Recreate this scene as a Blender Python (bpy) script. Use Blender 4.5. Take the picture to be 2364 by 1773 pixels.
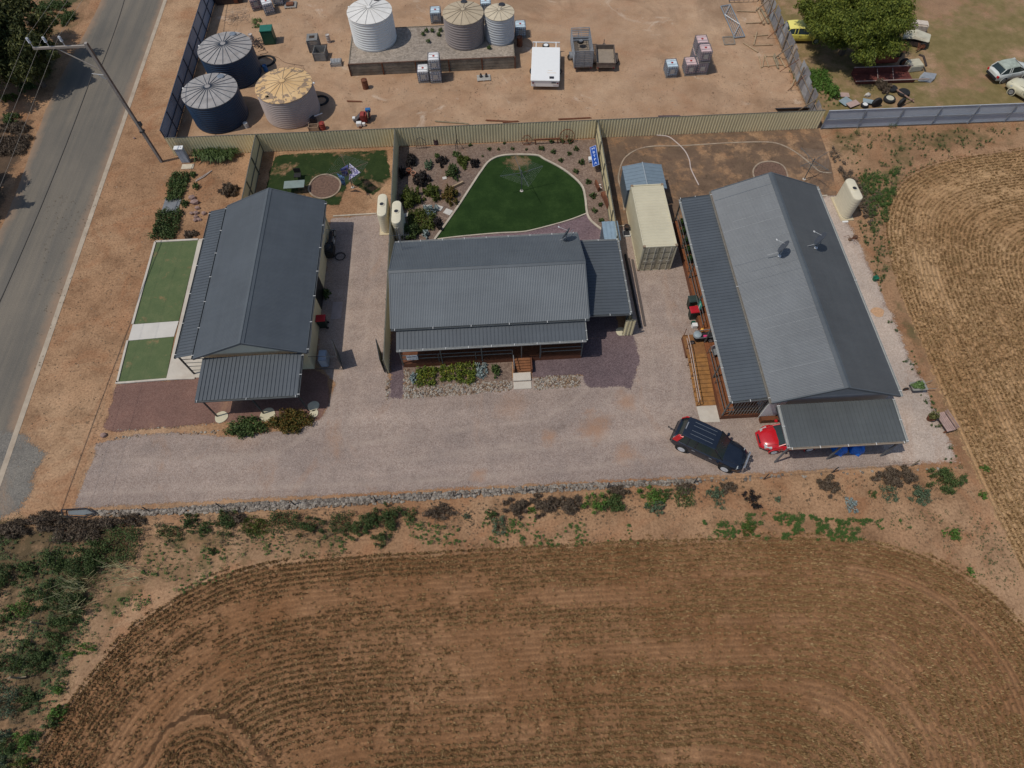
import bpy, bmesh, math, random
import numpy as np
from mathutils import Vector, Matrix
for o in list(bpy.data.objects): bpy.data.objects.remove(o)
SC=bpy.context.scene; COL=SC.collection
random.seed(7); RS=np.random.RandomState(11)
# ---------------- camera, world, sun, exposure ----------------
CAM_P=(1425.846,0.5013634,-0.0275261,-0.030451,36.3002)   # focal px (2364 wide), pitch from nadir, roll, yaw, height
def cam_rot():
    f,p,r,y,h=CAM_P
    cp,sp,cr,sr,cy,sy=math.cos(p),math.sin(p),math.cos(r),math.sin(r),math.cos(y),math.sin(y)
    fwd=Vector((0,sp,-cp)); rt=Vector((1,0,0)); up=Vector((0,cp,sp))
    r2=cr*rt+sr*up; u2=-sr*rt+cr*up
    Z=Matrix(((cy,-sy,0),(sy,cy,0),(0,0,1)))
    a,b,c=Z@r2,Z@u2,-(Z@fwd)
    return Matrix(((a.x,b.x,c.x),(a.y,b.y,c.y),(a.z,b.z,c.z)))
RM=cam_rot()
cd=bpy.data.cameras.new('camera'); cam=bpy.data.objects.new('camera',cd); COL.objects.link(cam)
cd.sensor_width=36; cd.lens=36*CAM_P[0]/2364; cd.clip_end=2000
cam.matrix_world=Matrix.Translation((0,0,CAM_P[4]))@RM.to_4x4(); SC.camera=cam
W=bpy.data.worlds.new("World"); SC.world=W; W.use_nodes=True
nt=W.node_tree; sky=nt.nodes.new('ShaderNodeTexSky'); sky.sky_type='NISHITA'; sky.sun_disc=False
SUNV=Vector((-0.50,-0.135,1)).normalized()
sky.sun_elevation=math.asin(SUNV.z); sky.sun_rotation=math.atan2(SUNV.x,SUNV.y)
nt.nodes['Background'].inputs[1].default_value=0.092
nt.links.new(sky.outputs[0],nt.nodes['Background'].inputs[0])
sl=bpy.data.lights.new('sun','SUN'); sl.energy=2.65; sl.angle=math.radians(0.55); sl.color=(1,.94,.84)
so=bpy.data.objects.new('sun',sl); COL.objects.link(so); so.rotation_euler=SUNV.to_track_quat('Z','Y').to_euler()
SC.view_settings.view_transform='Standard'; SC.view_settings.look='None'; SC.view_settings.exposure=-0.03
SC.render.resolution_x=1024; SC.render.resolution_y=768
# ---------------- survey: photogrammetric reading of positions in metres ----------------
ZS=dict(A=(0,0,3.95),B=(360,0,3.95),C=(760,0,4.424),D=(1160,0,4.424),E=(1600,0,5.53),F=(1860,0,4.389),G=(360,300,3.687),H=(880,280,3.687),I=(200,520,3.130),J=(860,520,3.456),K=(1380,280,3.687),L=(1520,640,3.606),M=(1880,380,2.155),N=(0,1050,2.295),O=(700,1050,2.765),P=(1400,1050,2.2946),Q=(0,0,.9357),S=(0,0,1))
def ray(k,x,y):
    o=ZS[k]; px=o[0]+x/o[2]; py=o[1]+y/o[2]
    return RM@Vector(((px-1182)/CAM_P[0],-(py-886.5)/CAM_P[0],-1))
def g(k,x,y,z=0.0):
    d=ray(k,x,y); t=(z-CAM_P[4])/d.z
    return Vector((d.x*t,d.y*t,z))
def gs(k,*pts,z=0.0): return [g(k,x,y,z) for x,y in pts]
def gx(k,x,y,X):      # where the sight line meets the vertical plane x=X
    d=ray(k,x,y); t=X/d.x; return Vector((X,d.y*t,CAM_P[4]+d.z*t))
def gy(k,x,y,Y):
    d=ray(k,x,y); t=Y/d.y; return Vector((d.x*t,Y,CAM_P[4]+d.z*t))
# ---------------- node helpers ----------------
class NT:
    def __init__(s,name):
        m=bpy.data.materials.new(name); m.use_nodes=True; s.m=m; s.t=m.node_tree; s.b=s.t.nodes['Principled BSDF']; s.out=s.t.nodes['Material Output']
        s._p=None
    def n(s,ty,**kw):
        nd=s.t.nodes.new(ty)
        for k,v in kw.items(): setattr(nd,k,v)
        return nd
    def put(s,sock,v):
        if isinstance(v,bpy.types.NodeSocket): s.t.links.new(v,sock)
        elif v is not None:
            if isinstance(v,(tuple,list)) and len(v)==3 and sock.type=='RGBA': v=(*v,1)
            sock.default_value=v
    def pos(s):
        if not s._p: s._p=s.n('ShaderNodeNewGeometry')
        return s._p.outputs['Position']
    def rnd(s):
        s.pos(); return s._p.outputs['Random Per Island']
    def noise(s,scale,detail=3,rough=.55,vec=None,dist=0):
        nd=s.n('ShaderNodeTexNoise'); s.put(nd.inputs['Vector'],vec or s.pos()); nd.inputs['Scale'].default_value=scale
        nd.inputs['Detail'].default_value=detail; nd.inputs['Roughness'].default_value=rough; nd.inputs['Distortion'].default_value=dist
        return nd.outputs[0]
    def ncol(s,scale):
        nd=s.n('ShaderNodeTexNoise'); s.put(nd.inputs['Vector'],s.pos()); nd.inputs['Scale'].default_value=scale; return nd.outputs[1]
    def vor(s,scale,vec=None,out=0,feature='F1'):
        nd=s.n('ShaderNodeTexVoronoi',feature=feature); s.put(nd.inputs['Vector'],vec or s.pos()); nd.inputs['Scale'].default_value=scale
        return nd.outputs[out]
    def ramp(s,f,*st,interp='LINEAR'):
        nd=s.n('ShaderNodeValToRGB'); s.put(nd.inputs[0],f); cr=nd.color_ramp; cr.interpolation=interp
        while len(cr.elements)<len(st): cr.elements.new(.5)
        for e,(p,c) in zip(cr.elements,st):
            e.position=p; e.color=(*c,1) if isinstance(c,tuple) else (c,c,c,1)
        return nd.outputs[0]
    def mix(s,f,a,b,mode='MIX'):
        nd=s.n('ShaderNodeMix',data_type='RGBA',blend_type=mode); s.put(nd.inputs[0],f); s.put(nd.inputs[6],a); s.put(nd.inputs[7],b); return nd.outputs[2]
    def ma(s,op,a,b=None,c=None):
        nd=s.n('ShaderNodeMath',operation=op); s.put(nd.inputs[0],a); s.put(nd.inputs[1],b)
        if c is not None: s.put(nd.inputs[2],c)
        return nd.outputs[0]
    def attr(s,name):
        nd=s.n('ShaderNodeAttribute',attribute_name=name); return nd.outputs['Fac']
    def bump(s,h,strength=.5,dist=.05):
        nd=s.n('ShaderNodeBump'); nd.inputs['Strength'].default_value=strength; nd.inputs['Distance'].default_value=dist
        s.put(nd.inputs['Height'],h); s.put(s.b.inputs['Normal'],nd.outputs[0])
    def fin(s,col,rough=.9,metal=0,spec=.3):
        s.put(s.b.inputs['Base Color'],col); s.put(s.b.inputs['Roughness'],rough); s.b.inputs['Metallic'].default_value=metal
        s.b.inputs['Specular IOR Level'].default_value=spec; return s.m
    def cut(s,amp=.35,fs=5.0,mode=0):     # loose material thins out at its edge: alpha from signed distance + noise
        n1=s.ma('MULTIPLY',s.ma('SUBTRACT',s.noise(1.1,4,.65),.5),amp*2.2)
        n2=s.ma('MULTIPLY',s.ma('SUBTRACT',s.noise(fs*3,2,.8),.5),amp*2.0)
        v=s.ma('ADD',s.ma('ADD',s.attr('sdf'),n1),n2)
        al=s.ma('GREATER_THAN',v,0.0)
        s.put(s.b.inputs['Alpha'],al)
MATS={}
def M(name,col,rough=.6,metal=0,var=.12,scale=3,bump=0,bs=20,spec=.4,dirt=0):
    if name in MATS: return MATS[name]
    t=NT(name); c2=tuple(max(0,x*(1-var)) for x in col); c1=tuple(min(1,x*(1+var)) for x in col)
    c=t.ramp(t.noise(scale,4,.65),(.3,c2),(.7,c1))
    if dirt: c=t.mix(t.ramp(t.noise(scale*.6,5,.7),(.5,0.0),(.75,dirt)),c,(.22,.13,.08))
    if bump: t.bump(t.noise(bs,3,.6),bump,.03)
    MATS[name]=t.fin(c,rough,metal,spec); return MATS[name]
def foliage(name,cols,rough=.65):
    if name in MATS: return MATS[name]
    t=NT(name); n=len(cols); st=[(i/(n-1),c) for i,c in enumerate(cols)]
    f=t.ma('ADD',t.ma('MULTIPLY',t.rnd(),.55),t.ma('MULTIPLY',t.noise(1.6,3,.6),.5))
    MATS[name]=t.fin(t.ramp(f,*st),rough,0,.25); return MATS[name]
# ---------------- mesh helpers ----------------
def tag(o,label=None,cat=None,group=None,kind=None):
    if label: o['label']=label
    if cat: o['category']=cat
    if group: o['group']=group
    if kind: o['kind']=kind
    return o
def thing(name,label,cat,loc=(0,0,0),rz=0,group=None):
    o=bpy.data.objects.new(name,None); COL.objects.link(o); o.location=loc; o.rotation_euler=(0,0,rz); o.empty_display_size=.2
    return tag(o,label,cat,group)
def link(name,me,mat,parent=None):
    o=bpy.data.objects.new(name,me); COL.objects.link(o); me.materials.append(mat)
    if parent is not None: o.parent=parent
    return o
class MB:
    def __init__(s,T=None): s.v=[]; s.f=[]; s.T=T
    def add(s,vs,fs):
        k=len(s.v); s.v+= [tuple(s.T@Vector(p)) if s.T is not None else tuple(p) for p in vs]; s.f+=[tuple(k+i for i in q) for q in fs]; return s
    def box(s,a,b,R=None):   # corners a,b ; optional matrix
        x0,y0,z0=a; x1,y1,z1=b
        vs=[(x0,y0,z0),(x1,y0,z0),(x1,y1,z0),(x0,y1,z0),(x0,y0,z1),(x1,y0,z1),(x1,y1,z1),(x0,y1,z1)]
        if R is not None: vs=[R@Vector(p) for p in vs]
        return s.add(vs,[(3,2,1,0),(4,5,6,7),(0,1,5,4),(1,2,6,5),(2,3,7,6),(3,0,4,7)])
    def tube(s,p,q,r,n=6,r2=None):
        p=Vector(p);q=Vector(q);d=(q-p); 
        if d.length<1e-6: return s
        d.normalize(); a=d.orthogonal().normalized(); b=d.cross(a); r2=r if r2 is None else r2; vs=[]
        for c,rr in ((p,r),(q,r2)):
            for i in range(n):
                t=2*math.pi*i/n; vs.append(c+(a*math.cos(t)+b*math.sin(t))*rr)
        return s.add(vs,[(i,(i+1)%n,n+(i+1)%n,n+i) for i in range(n)]+[tuple(range(n))[::-1],tuple(range(n,2*n))])
    def path(s,pts,r,n=6):
        for a,b in zip(pts[:-1],pts[1:]): s.tube(a,b,r,n)
        return s
    def lathe(s,prof,c=(0,0,0),n=32,sx=1,sy=1):
        vs=[];fs=[];m=len(prof)
        for i in range(n):
            t=2*math.pi*i/n
            for r,z in prof: vs.append((c[0]+r*math.cos(t)*sx,c[1]+r*math.sin(t)*sy,c[2]+z))
        for i in range(n):
            j=(i+1)%n
            for k in range(m-1): fs.append((i*m+k,j*m+k,j*m+k+1,i*m+k+1))
        if prof[0][0]>1e-4: fs.append(tuple(i*m for i in range(n))[::-1])
        if prof[-1][0]>1e-4: fs.append(tuple(i*m+m-1 for i in range(n)))
        return s.add(vs,fs)
    def prism(s,pts,z0,z1):
        n=len(pts); vs=[(p[0],p[1],z0) for p in pts]+[(p[0],p[1],z1) for p in pts]
        return s.add(vs,[tuple(range(n))[::-1],tuple(range(n,2*n))]+[(i,(i+1)%n,n+(i+1)%n,n+i) for i in range(n)])
    def loft(s,rings,close=True,cap=True):
        n=len(rings[0]); vs=[p for r in rings for p in r]; fs=[]
        for k in range(len(rings)-1):
            for i in range(n if close else n-1):
                j=(i+1)%n; fs.append((k*n+i,k*n+j,(k+1)*n+j,(k+1)*n+i))
        if cap: fs+= [tuple(range(n))[::-1],tuple(range((len(rings)-1)*n,len(rings)*n))]
        return s.add(vs,fs)
    def rib(s,o,u,v,pitch,h,prof='tray',up=None,th=.012):   # ribbed metal sheet: origin o, across u, along v
        o=Vector(o);u=Vector(u);v=Vector(v); L=u.length; ud=u/L; nn=(u.cross(v)).normalized()
        if up is not None and nn.dot(Vector(up))<0: nn=-nn
        k=max(1,int(round(L/pitch))); pt=L/k
        if prof=='sine': P=[(0,0),(.17,.55),(.33,1),(.5,1),(.67,.55),(.83,.05)]
        elif prof=='rib': P=[(0,0),(.72,0),(.78,1),(.92,1),(.98,0)]
        elif prof=='box': P=[(0,0),(.3,0),(.42,1),(.78,1),(.9,0)]
        else: P=[(0,0),(.42,0),(.5,1),(.92,1)]
        line=[(i*pt+a*pt,b*h) for i in range(k) for a,b in P]+[(L,0)]
        n=len(line); top=[o+ud*a+nn*(b+th) for a,b in line]; vs=[]
        vs=top+[p+v for p in top]+[p-nn*th for p in top]+[p-nn*th+v for p in top]
        fs=[]
        for i in range(n-1):
            fs.append((i,i+1,n+i+1,n+i)); fs.append((2*n+i+1,2*n+i,3*n+i,3*n+i+1))
            fs.append((i,2*n+i,2*n+i+1,i+1)); fs.append((n+i,n+i+1,3*n+i+1,3*n+i))
        return s.add(vs,fs)
    def build(s,name,mat,parent=None,smooth=False,bevel=0,world=True,mat2=None,from2=None):
        vs=s.v
        if parent is not None and world and parent.type=='EMPTY' and parent.parent is None:
            Mi=(Matrix.Translation(parent.location)@Matrix.Rotation(parent.rotation_euler.z,4,'Z')).inverted()
            vs=[tuple(Mi@Vector(p)) for p in vs]
        elif parent is not None and world and parent.parent is not None:
            r=parent
            while r.parent is not None: r=r.parent
            if r.type=='EMPTY':
                Mi=(Matrix.Translation(r.location)@Matrix.Rotation(r.rotation_euler.z,4,'Z')).inverted()
                vs=[tuple(Mi@Vector(p)) for p in vs]
        me=bpy.data.meshes.new(name); me.from_pydata(vs,[],s.f); me.validate(); me.update()
        bm=bmesh.new(); bm.from_mesh(me); bmesh.ops.recalc_face_normals(bm,faces=bm.faces)
        if bevel:
            bmesh.ops.remove_doubles(bm,verts=bm.verts,dist=.0005)
            bmesh.ops.bevel(bm,geom=[e for e in bm.edges if len(e.link_faces)==2 and e.calc_face_angle(0)>.5],offset=bevel,segments=2,affect='EDGES',clamp_overlap=True)
        bm.to_mesh(me); bm.free()
        o=link(name,me,mat,parent)
        if mat2 is not None:
            me.materials.append(mat2)
            for p in me.polygons:
                if min(p.vertices)>=from2: p.material_index=1
        if smooth:
            for p in me.polygons: p.use_smooth=True
            try: me.set_sharp_from_angle(angle=math.radians(40))
            except Exception: pass
        return o
def copy_tree(o,parent=None):
    c=o.copy(); COL.objects.link(c); c.parent=parent
    for ch in list(o.children): copy_tree(ch,c)
    return c
def fastmesh(name,verts,k,mat,parent=None):     # verts (n*k,3) -> n polygons of k corners
    n=len(verts)//k; me=bpy.data.meshes.new(name)
    me.vertices.add(len(verts)); me.vertices.foreach_set('co',np.asarray(verts,np.float32).ravel())
    me.loops.add(n*k); me.loops.foreach_set('vertex_index',np.arange(n*k,dtype=np.int32))
    me.polygons.add(n); me.polygons.foreach_set('loop_start',np.arange(0,n*k,k,dtype=np.int32))
    me.polygons.foreach_set('loop_total',np.full(n,k,np.int32)); me.update(calc_edges=True); me.validate()
    return link(name,me,mat,parent)
def vnoise(x,y,scale,seed=0):
    r=np.random.RandomState(seed).rand(64,64); X=x/scale;Y=y/scale; i=np.floor(X).astype(int);j=np.floor(Y).astype(int); a=X-i;b=Y-j
    a=a*a*(3-2*a); b=b*b*(3-2*b); i%=64; j%=64; i1=(i+1)%64; j1=(j+1)%64
    return (r[i,j]*(1-a)+r[i1,j]*a)*(1-b)+(r[i,j1]*(1-a)+r[i1,j1]*a)*b
def sdf(px,py,poly,closed=True):
    P=np.array([(p[0],p[1]) for p in poly]); n=len(P); d=np.full(px.shape,1e9); ins=np.zeros(px.shape,bool)
    for i in range(n if closed else n-1):
        a=P[i];b=P[(i+1)%n]; e=b-a; L=max(e@e,1e-9); t=np.clip(((px-a[0])*e[0]+(py-a[1])*e[1])/L,0,1)
        d=np.minimum(d,np.hypot(px-a[0]-t*e[0],py-a[1]-t*e[1]))
        c=((a[1]>py)!=(b[1]>py)); xx=(b[0]-a[0])*(py-a[1])/((b[1]-a[1]) if abs(b[1]-a[1])>1e-9 else 1e-9)+a[0]
        ins^= c&(px<xx)
    return np.where(ins,d,-d)
def soft(name,poly,mat,z,cell=.25,grow=.45,kind='structure',sdpoly=None,clip=None,rowf=None):
    xs=[p[0] for p in poly]; ys=[p[1] for p in poly]
    X=np.arange(min(xs)-grow,max(xs)+grow+cell,cell);Y=np.arange(min(ys)-grow,max(ys)+grow+cell,cell)
    gx_,gy_=np.meshgrid(X,Y,indexing='ij'); s=sdf(gx_,gy_,poly); s2=s if sdpoly is None else sdf(gx_,gy_,sdpoly)
    if clip is not None: s=np.minimum(s,clip(gx_,gy_)); s2=np.minimum(s2,s) if sdpoly is None else s2
    keep=s>-grow; fk=keep[:-1,:-1]|keep[1:,:-1]|keep[:-1,1:]|keep[1:,1:]
    nx,ny=gx_.shape; I,Jx=np.nonzero(fk); idx=lambda i,j:i*ny+j
    q=np.stack([idx(I,Jx),idx(I+1,Jx),idx(I+1,Jx+1),idx(I,Jx+1)],1); us,inv=np.unique(q,return_inverse=True); inv=inv.reshape(q.shape)
    co=np.stack([gx_.ravel()[us],gy_.ravel()[us],np.full(len(us),z)],1)
    me=bpy.data.meshes.new(name); me.from_pydata(co.tolist(),[],inv.tolist()); me.update()
    a=me.attributes.new('sdf','FLOAT','POINT'); a.data.foreach_set('value',s2.ravel()[us].astype(np.float32))
    if rowf is not None:
        a=me.attributes.new('row','FLOAT','POINT'); a.data.foreach_set('value',rowf(gx_.ravel()[us],gy_.ravel()[us]).astype(np.float32))
    o=link(name,me,mat); tag(o,kind=kind); return o
def flat(name,poly,mat,z,kind='structure',ragged=0,th=0,parent=None):
    pts=[(p[0],p[1]) for p in poly]
    if ragged:
        out=[]
        for a,b in zip(pts,pts[1:]+pts[:1]):
            L=math.dist(a,b); k=max(1,int(L/.3))
            for i in range(k):
                t=i/k; x=a[0]+(b[0]-a[0])*t; y=a[1]+(b[1]-a[1])*t
                n=(float(vnoise(np.array(x),np.array(y),1.3,5))-.5)*2+(random.random()-.5)*.5
                dx,dy=(b[1]-a[1])/L,-(b[0]-a[0])/L; out.append((x+dx*n*ragged,y+dy*n*ragged))
        pts=out
    mb=MB()
    if th: mb.prism(pts,z-th,z)
    else: mb.add([(x,y,z) for x,y in pts],[tuple(range(len(pts)))])
    o=mb.build(name,mat,parent)
    if kind: tag(o,kind=kind)
    if not th:
        me=o.data
        if me.polygons[0].normal.z<0: me.flip_normals()
    return o
def strip(pts,w,h,z0=0,mb=None,closed=False):     # low concrete edging following a line
    mb=mb or MB(); P=[Vector((p[0],p[1],0)) for p in pts]; n=len(P); L=[];R=[]
    for i in range(n):
        a=P[i-1] if (i or closed) else P[i]; b=P[(i+1)%n] if (i<n-1 or closed) else P[i]
        d=(b-a).normalized(); nn=Vector((-d.y,d.x,0)); L.append(P[i]+nn*w/2); R.append(P[i]-nn*w/2)
    rings=[[(l.x,l.y,z0),(l.x,l.y,z0+h),(r.x,r.y,z0+h),(r.x,r.y,z0)] for l,r in zip(L,R)]
    if closed: rings.append(rings[0])
    return mb.loft(rings,cap=not closed)
def smoothline(pts,k=6,closed=False):
    P=[Vector((p[0],p[1],p[2] if len(p)>2 else 0)) for p in pts]; n=len(P); out=[]
    for i in range(n if closed else n-1):
        p0=P[(i-1)%n] if (i or closed) else P[0]; p1=P[i]; p2=P[(i+1)%n]; p3=P[(i+2)%n] if (i+2<n or closed) else P[-1]
        for j in range(k):
            t=j/k; out.append(.5*((2*p1)+(p2-p0)*t+(2*p0-5*p1+4*p2-p3)*t*t+(3*p1-p0-3*p2+p3)*t**3))
    if not closed: out.append(P[-1])
    return out
def leaves(blobs,n,size,elong=1.6,droop=0,seed=1,fill=.45):
    r=np.random.RandomState(seed); B=np.array(blobs,float); w=(B[:,3]*B[:,4]*B[:,5])**(2/3); w/=w.sum()
    k=r.choice(len(B),n,p=w); d=r.normal(size=(n,3)); d/=np.linalg.norm(d,axis=1)[:,None]
    rad=(fill+(1-fill)*r.rand(n)**.6)*(1+.22*np.sin(d[:,0]*5+k)+.18*np.sin(d[:,1]*7+2*k)*np.cos(d[:,2]*6))
    c=B[k,:3]+d*B[k,3:6]*rad[:,None]; c[:,2]=np.maximum(c[:,2],.02)
    u=r.normal(size=(n,3))+d*.3; u[:,2]-=droop; u/=np.linalg.norm(u,axis=1)[:,None]
    v=np.cross(u,d+r.normal(size=(n,3))*.6); v/=np.linalg.norm(v,axis=1)[:,None]+1e-9
    s=size*(.6+.8*r.rand(n))[:,None]; u=u*s*elong*.5; v=v*s*.5
    q=np.stack([c-u,c-v*.9+u*.1,c+u,c+v*.9+u*.1],1).reshape(-1,3); return q
# ---------------- ground materials ----------------
def dirtcol(t,red=0.0):
    big=t.ramp(t.noise(.055,4,.6,dist=.6),(.32,(.255,.138,.072)),(.5,(.34,.20,.110)),(.68,(.42,.272,.162)))
    mid=t.ramp(t.noise(.5,5,.68),(.3,(.62,.58,.55)),(.52,(1,1,1)),(.75,(1.22,1.2,1.2)))
    c=t.mix(1.0,big,mid,'MULTIPLY')
    rp=t.ramp(t.noise(.23,4,.65,dist=1.5),(.5,0.0),(.66,.55))
    c=t.mix(rp,c,(.30,.135,.062))
    fine=t.ramp(t.noise(7,4,.75),(.33,(.62,.6,.58)),(.5,(1,1,1)),(.7,(1.25,1.25,1.25)))
    c=t.mix(1.0,c,fine,'MULTIPLY')
    sp=t.ramp(t.noise(2.3,4,.8),(.68,0.0),(.74,.75))      # dark litter specks
    c=t.mix(sp,c,(.085,.06,.04))
    pb=t.ramp(t.vor(3.2),(.03,.8),(.05,0.0)); pk=t.ramp(t.noise(.7,2),(.5,0.0),(.56,1.0))
    c=t.mix(t.ma('MULTIPLY',pb,pk),c,(.6,.5,.4))      # pale pebbles
    if red: c=t.mix(red,c,(.235,.115,.06))
    return c
def m_dirt():
    t=NT('red_dirt'); c=dirtcol(t); t.bump(t.ma('ADD',t.noise(4,6,.75),t.ma('MULTIPLY',t.noise(.9,3),1.5)),.75,.07); return t.fin(c,.95)
def gravelmat(name,cols,wash=(.33,.2,.13),washamt=.5,scale=16,amp=.3,cut=True,bmp=.8):
    t=NT(name); v=t.vor(scale,out=1); sep=t.n('ShaderNodeSeparateColor'); t.put(sep.inputs[0],v)
    st=[(i/(len(cols)-1),c) for i,c in enumerate(cols)]
    c=t.ramp(sep.outputs[0],*st)
    c=t.mix(.35,c,t.ramp(t.noise(9,4,.8),(.35,cols[0]),(.65,cols[-1])))
    big=t.ramp(t.noise(.14,4,.6),(.35,(.86,.86,.87)),(.65,(1.1,1.08,1.05))); c=t.mix(1,c,big,'MULTIPLY')
    med=t.ramp(t.noise(.8,5,.7),(.35,(.9,.9,.9)),(.65,(1.08,1.07,1.06))); c=t.mix(1,c,med,'MULTIPLY')
    if washamt:
        wv=t.n('ShaderNodeMapping'); wv.inputs['Scale'].default_value=(1.3,.6,1); t.put(wv.inputs[0],t.pos())
        f=t.ma('MULTIPLY',t.ramp(t.noise(.17,5,.7,vec=wv.outputs[0],dist=.8),(.56,0.0),(.68,washamt)),t.ramp(t.noise(6,3,.8),(.35,.4),(.6,1.0)))
        c=t.mix(f,c,wash)
    if name=='pink_grey_gravel':      # red soil tracked through the stones in a few places
        for (cx,cy,rr_,am) in ((1372,985,1.5,.75),(1445,925,1.1,.6),(1270,1010,.8,.7),(1440,1050,1.0,.6),(740,905,1.3,.55),(1105,1095,.7,.7),(1640,935,1.2,.5),(560,1010,1.4,.3),(1180,935,1.5,.35),(2130,1020,2.2,.6),(1100,880,1.2,.3),(2180,1075,2.0,.7)):
            p_=g('S',cx,cy); d_=t.n('ShaderNodeVectorMath',operation='DISTANCE'); t.put(d_.inputs[0],t.pos()); d_.inputs[1].default_value=(p_.x,p_.y,0)
            f=t.ma('ADD',t.ma('MULTIPLY',d_.outputs['Value'],.5/rr_),t.ma('MULTIPLY',t.noise(1.1,5,.75),1.1)); c=t.mix(t.ramp(f,(.62,am),(.98,0.0)),c,(.34,.195,.12))
        mp=t.n('ShaderNodeMapping'); mp.inputs['Scale'].default_value=(.05,1.1,1); t.put(mp.inputs[0],t.pos()); c=t.mix(1,c,t.ramp(t.noise(.8,4,.6,vec=mp.outputs[0]),(.35,(.92,.91,.9)),(.65,(1.08,1.08,1.07))),'MULTIPLY')
    if name=='pink_grey_gravel':
        ln=t.ma('SUBTRACT',1.0,t.ma('MULTIPLY',t.ma('ABSOLUTE',t.ma('SUBTRACT',t.ma('ABSOLUTE',t.attr('row')),.78)),3.6)); ln=t.ma('MULTIPLY',t.ma('MAXIMUM',ln,0.0),t.ramp(t.noise(.5,4,.7),(.35,.05),(.65,.5)))
        c=t.mix(ln,c,(.42,.335,.275))      # wheel lanes pressed paler
    t.bump(t.vor(scale),bmp,.03)
    if cut: t.cut(amp)
    return t.fin(c,.9)
def m_asphalt():
    t=NT('worn_asphalt'); c=t.ramp(t.noise(.12,4,.6,dist=.4),(.3,(.125,.115,.10)),(.7,(.175,.155,.128)))
    mp=t.n('ShaderNodeMapping'); mp.inputs['Scale'].default_value=(1.6,.05,1); t.put(mp.inputs[0],t.pos())
    tr=t.ramp(t.noise(.9,3,.6,vec=mp.outputs[0]),(.35,(.84,.85,.86)),(.65,(1.12,1.08,1.02))); c=t.mix(1,c,tr,'MULTIPLY')
    fi=t.ramp(t.noise(14,4,.8),(.35,(.8,.8,.8)),(.65,(1.2,1.2,1.2))); c=t.mix(1,c,fi,'MULTIPLY')
    dv=t.ma('SUBTRACT',1.3,t.attr('sdf')); e=t.ramp(t.ma('ADD',dv,t.ma('MULTIPLY',t.noise(.35,5,.7),1.6)),(.75,0.0),(1.6/2,.0),(1.0,.75))
    e=t.ramp(t.ma('MULTIPLY',t.ma('ADD',dv,t.ma('MULTIPLY',t.noise(.35,5,.7),1.6)),.4),(.55,0.0),(.85,.8))
    c=t.mix(e,c,(.30,.2,.13))      # sand washed over the edges
    t.bump(t.noise(30,3,.7),.4,.01); t.cut(.12,3); return t.fin(c,.88)
def grassmat(name,cols,bare=(.30,.19,.11),bareamt=.0,bscale=.5,cut=False,amp=.3,stripe=0):
    t=NT(name); f=t.ma('ADD',t.ma('MULTIPLY',t.noise(18,4,.8),.55),t.ma('MULTIPLY',t.noise(1.1,4,.65),.45))
    c=t.ramp(f,*[(.3+.4*i/(len(cols)-1),cc) for i,cc in enumerate(cols)])
    if bareamt:
        c=t.mix(t.ramp(t.noise(bscale,6,.72),(.62-.3*bareamt,0.0),(.72-.25*bareamt,1.0)),c,t.mix(.7,bare,dirtcol(t)))
    t.bump(t.noise(25,4,.8),.9,.04)
    if cut: t.cut(amp)
    return t.fin(c,.9,spec=.15)
def m_field(name,c1,c2,straw,rowsp):
    t=NT(name); s=t.attr('sdf'); rw=t.attr('row')
    w=t.ma('ADD',t.ma('MULTIPLY',rw,2*math.pi/rowsp),t.ma('MULTIPLY',t.noise(.5,3),1.6))
    row=t.ma('ADD',t.ma('MULTIPLY',t.ma('SINE',w),.5),.5)
    sz=t.ma('MULTIPLY',t.ma('ADD',t.ma('SINE',t.ma('MULTIPLY',s,2.55)),1.0),.5)
    c=t.ramp(t.noise(.18,4,.6),(.35,c1),(.65,c2))
    c=t.mix(t.ma('MULTIPLY',row,t.ramp(t.noise(.45,4,.7),(.35,.15),(.65,.5))),c,tuple(x*.5 for x in c1))
    fi=t.ramp(t.noise(9,5,.8),(.32,(.55,.52,.5)),(.5,(1,1,1)),(.7,(1.3,1.28,1.25))); c=t.mix(1,c,fi,'MULTIPLY')
    md=t.ramp(t.noise(1.3,5,.75),(.35,(.8,.78,.76)),(.65,(1.15,1.13,1.1))); c=t.mix(1,c,md,'MULTIPLY')
    st=t.ramp(t.noise(12,4,.85),(.55,0.0),(.66,.7)); c=t.mix(st,c,straw)
    t.bump(t.ma('ADD',t.ma('MULTIPLY',row,.8),t.ma('MULTIPLY',t.noise(6,5,.8),1.4)),.9,.07)
    fade=t.ma('GREATER_THAN',t.ma('ADD',s,t.ma('MULTIPLY',t.ma('SUBTRACT',t.noise(3,4,.8),.5),1.2)),0.0)
    t.put(t.b.inputs['Alpha'],fade)
    return t.fin(c,.95,spec=.15)
DIRT=m_dirt()
CONC=M('pale_concrete',(.52,.47,.40),.85,var=.1,scale=.9,bump=.3,dirt=.3)
CONC2=M('kerb_concrete',(.40,.33,.25),.9,var=.15,scale=1.2,bump=.3,dirt=.5)
EDG=M('edging_concrete',(.45,.39,.31),.9,var=.15,scale=2,dirt=.4)
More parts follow.
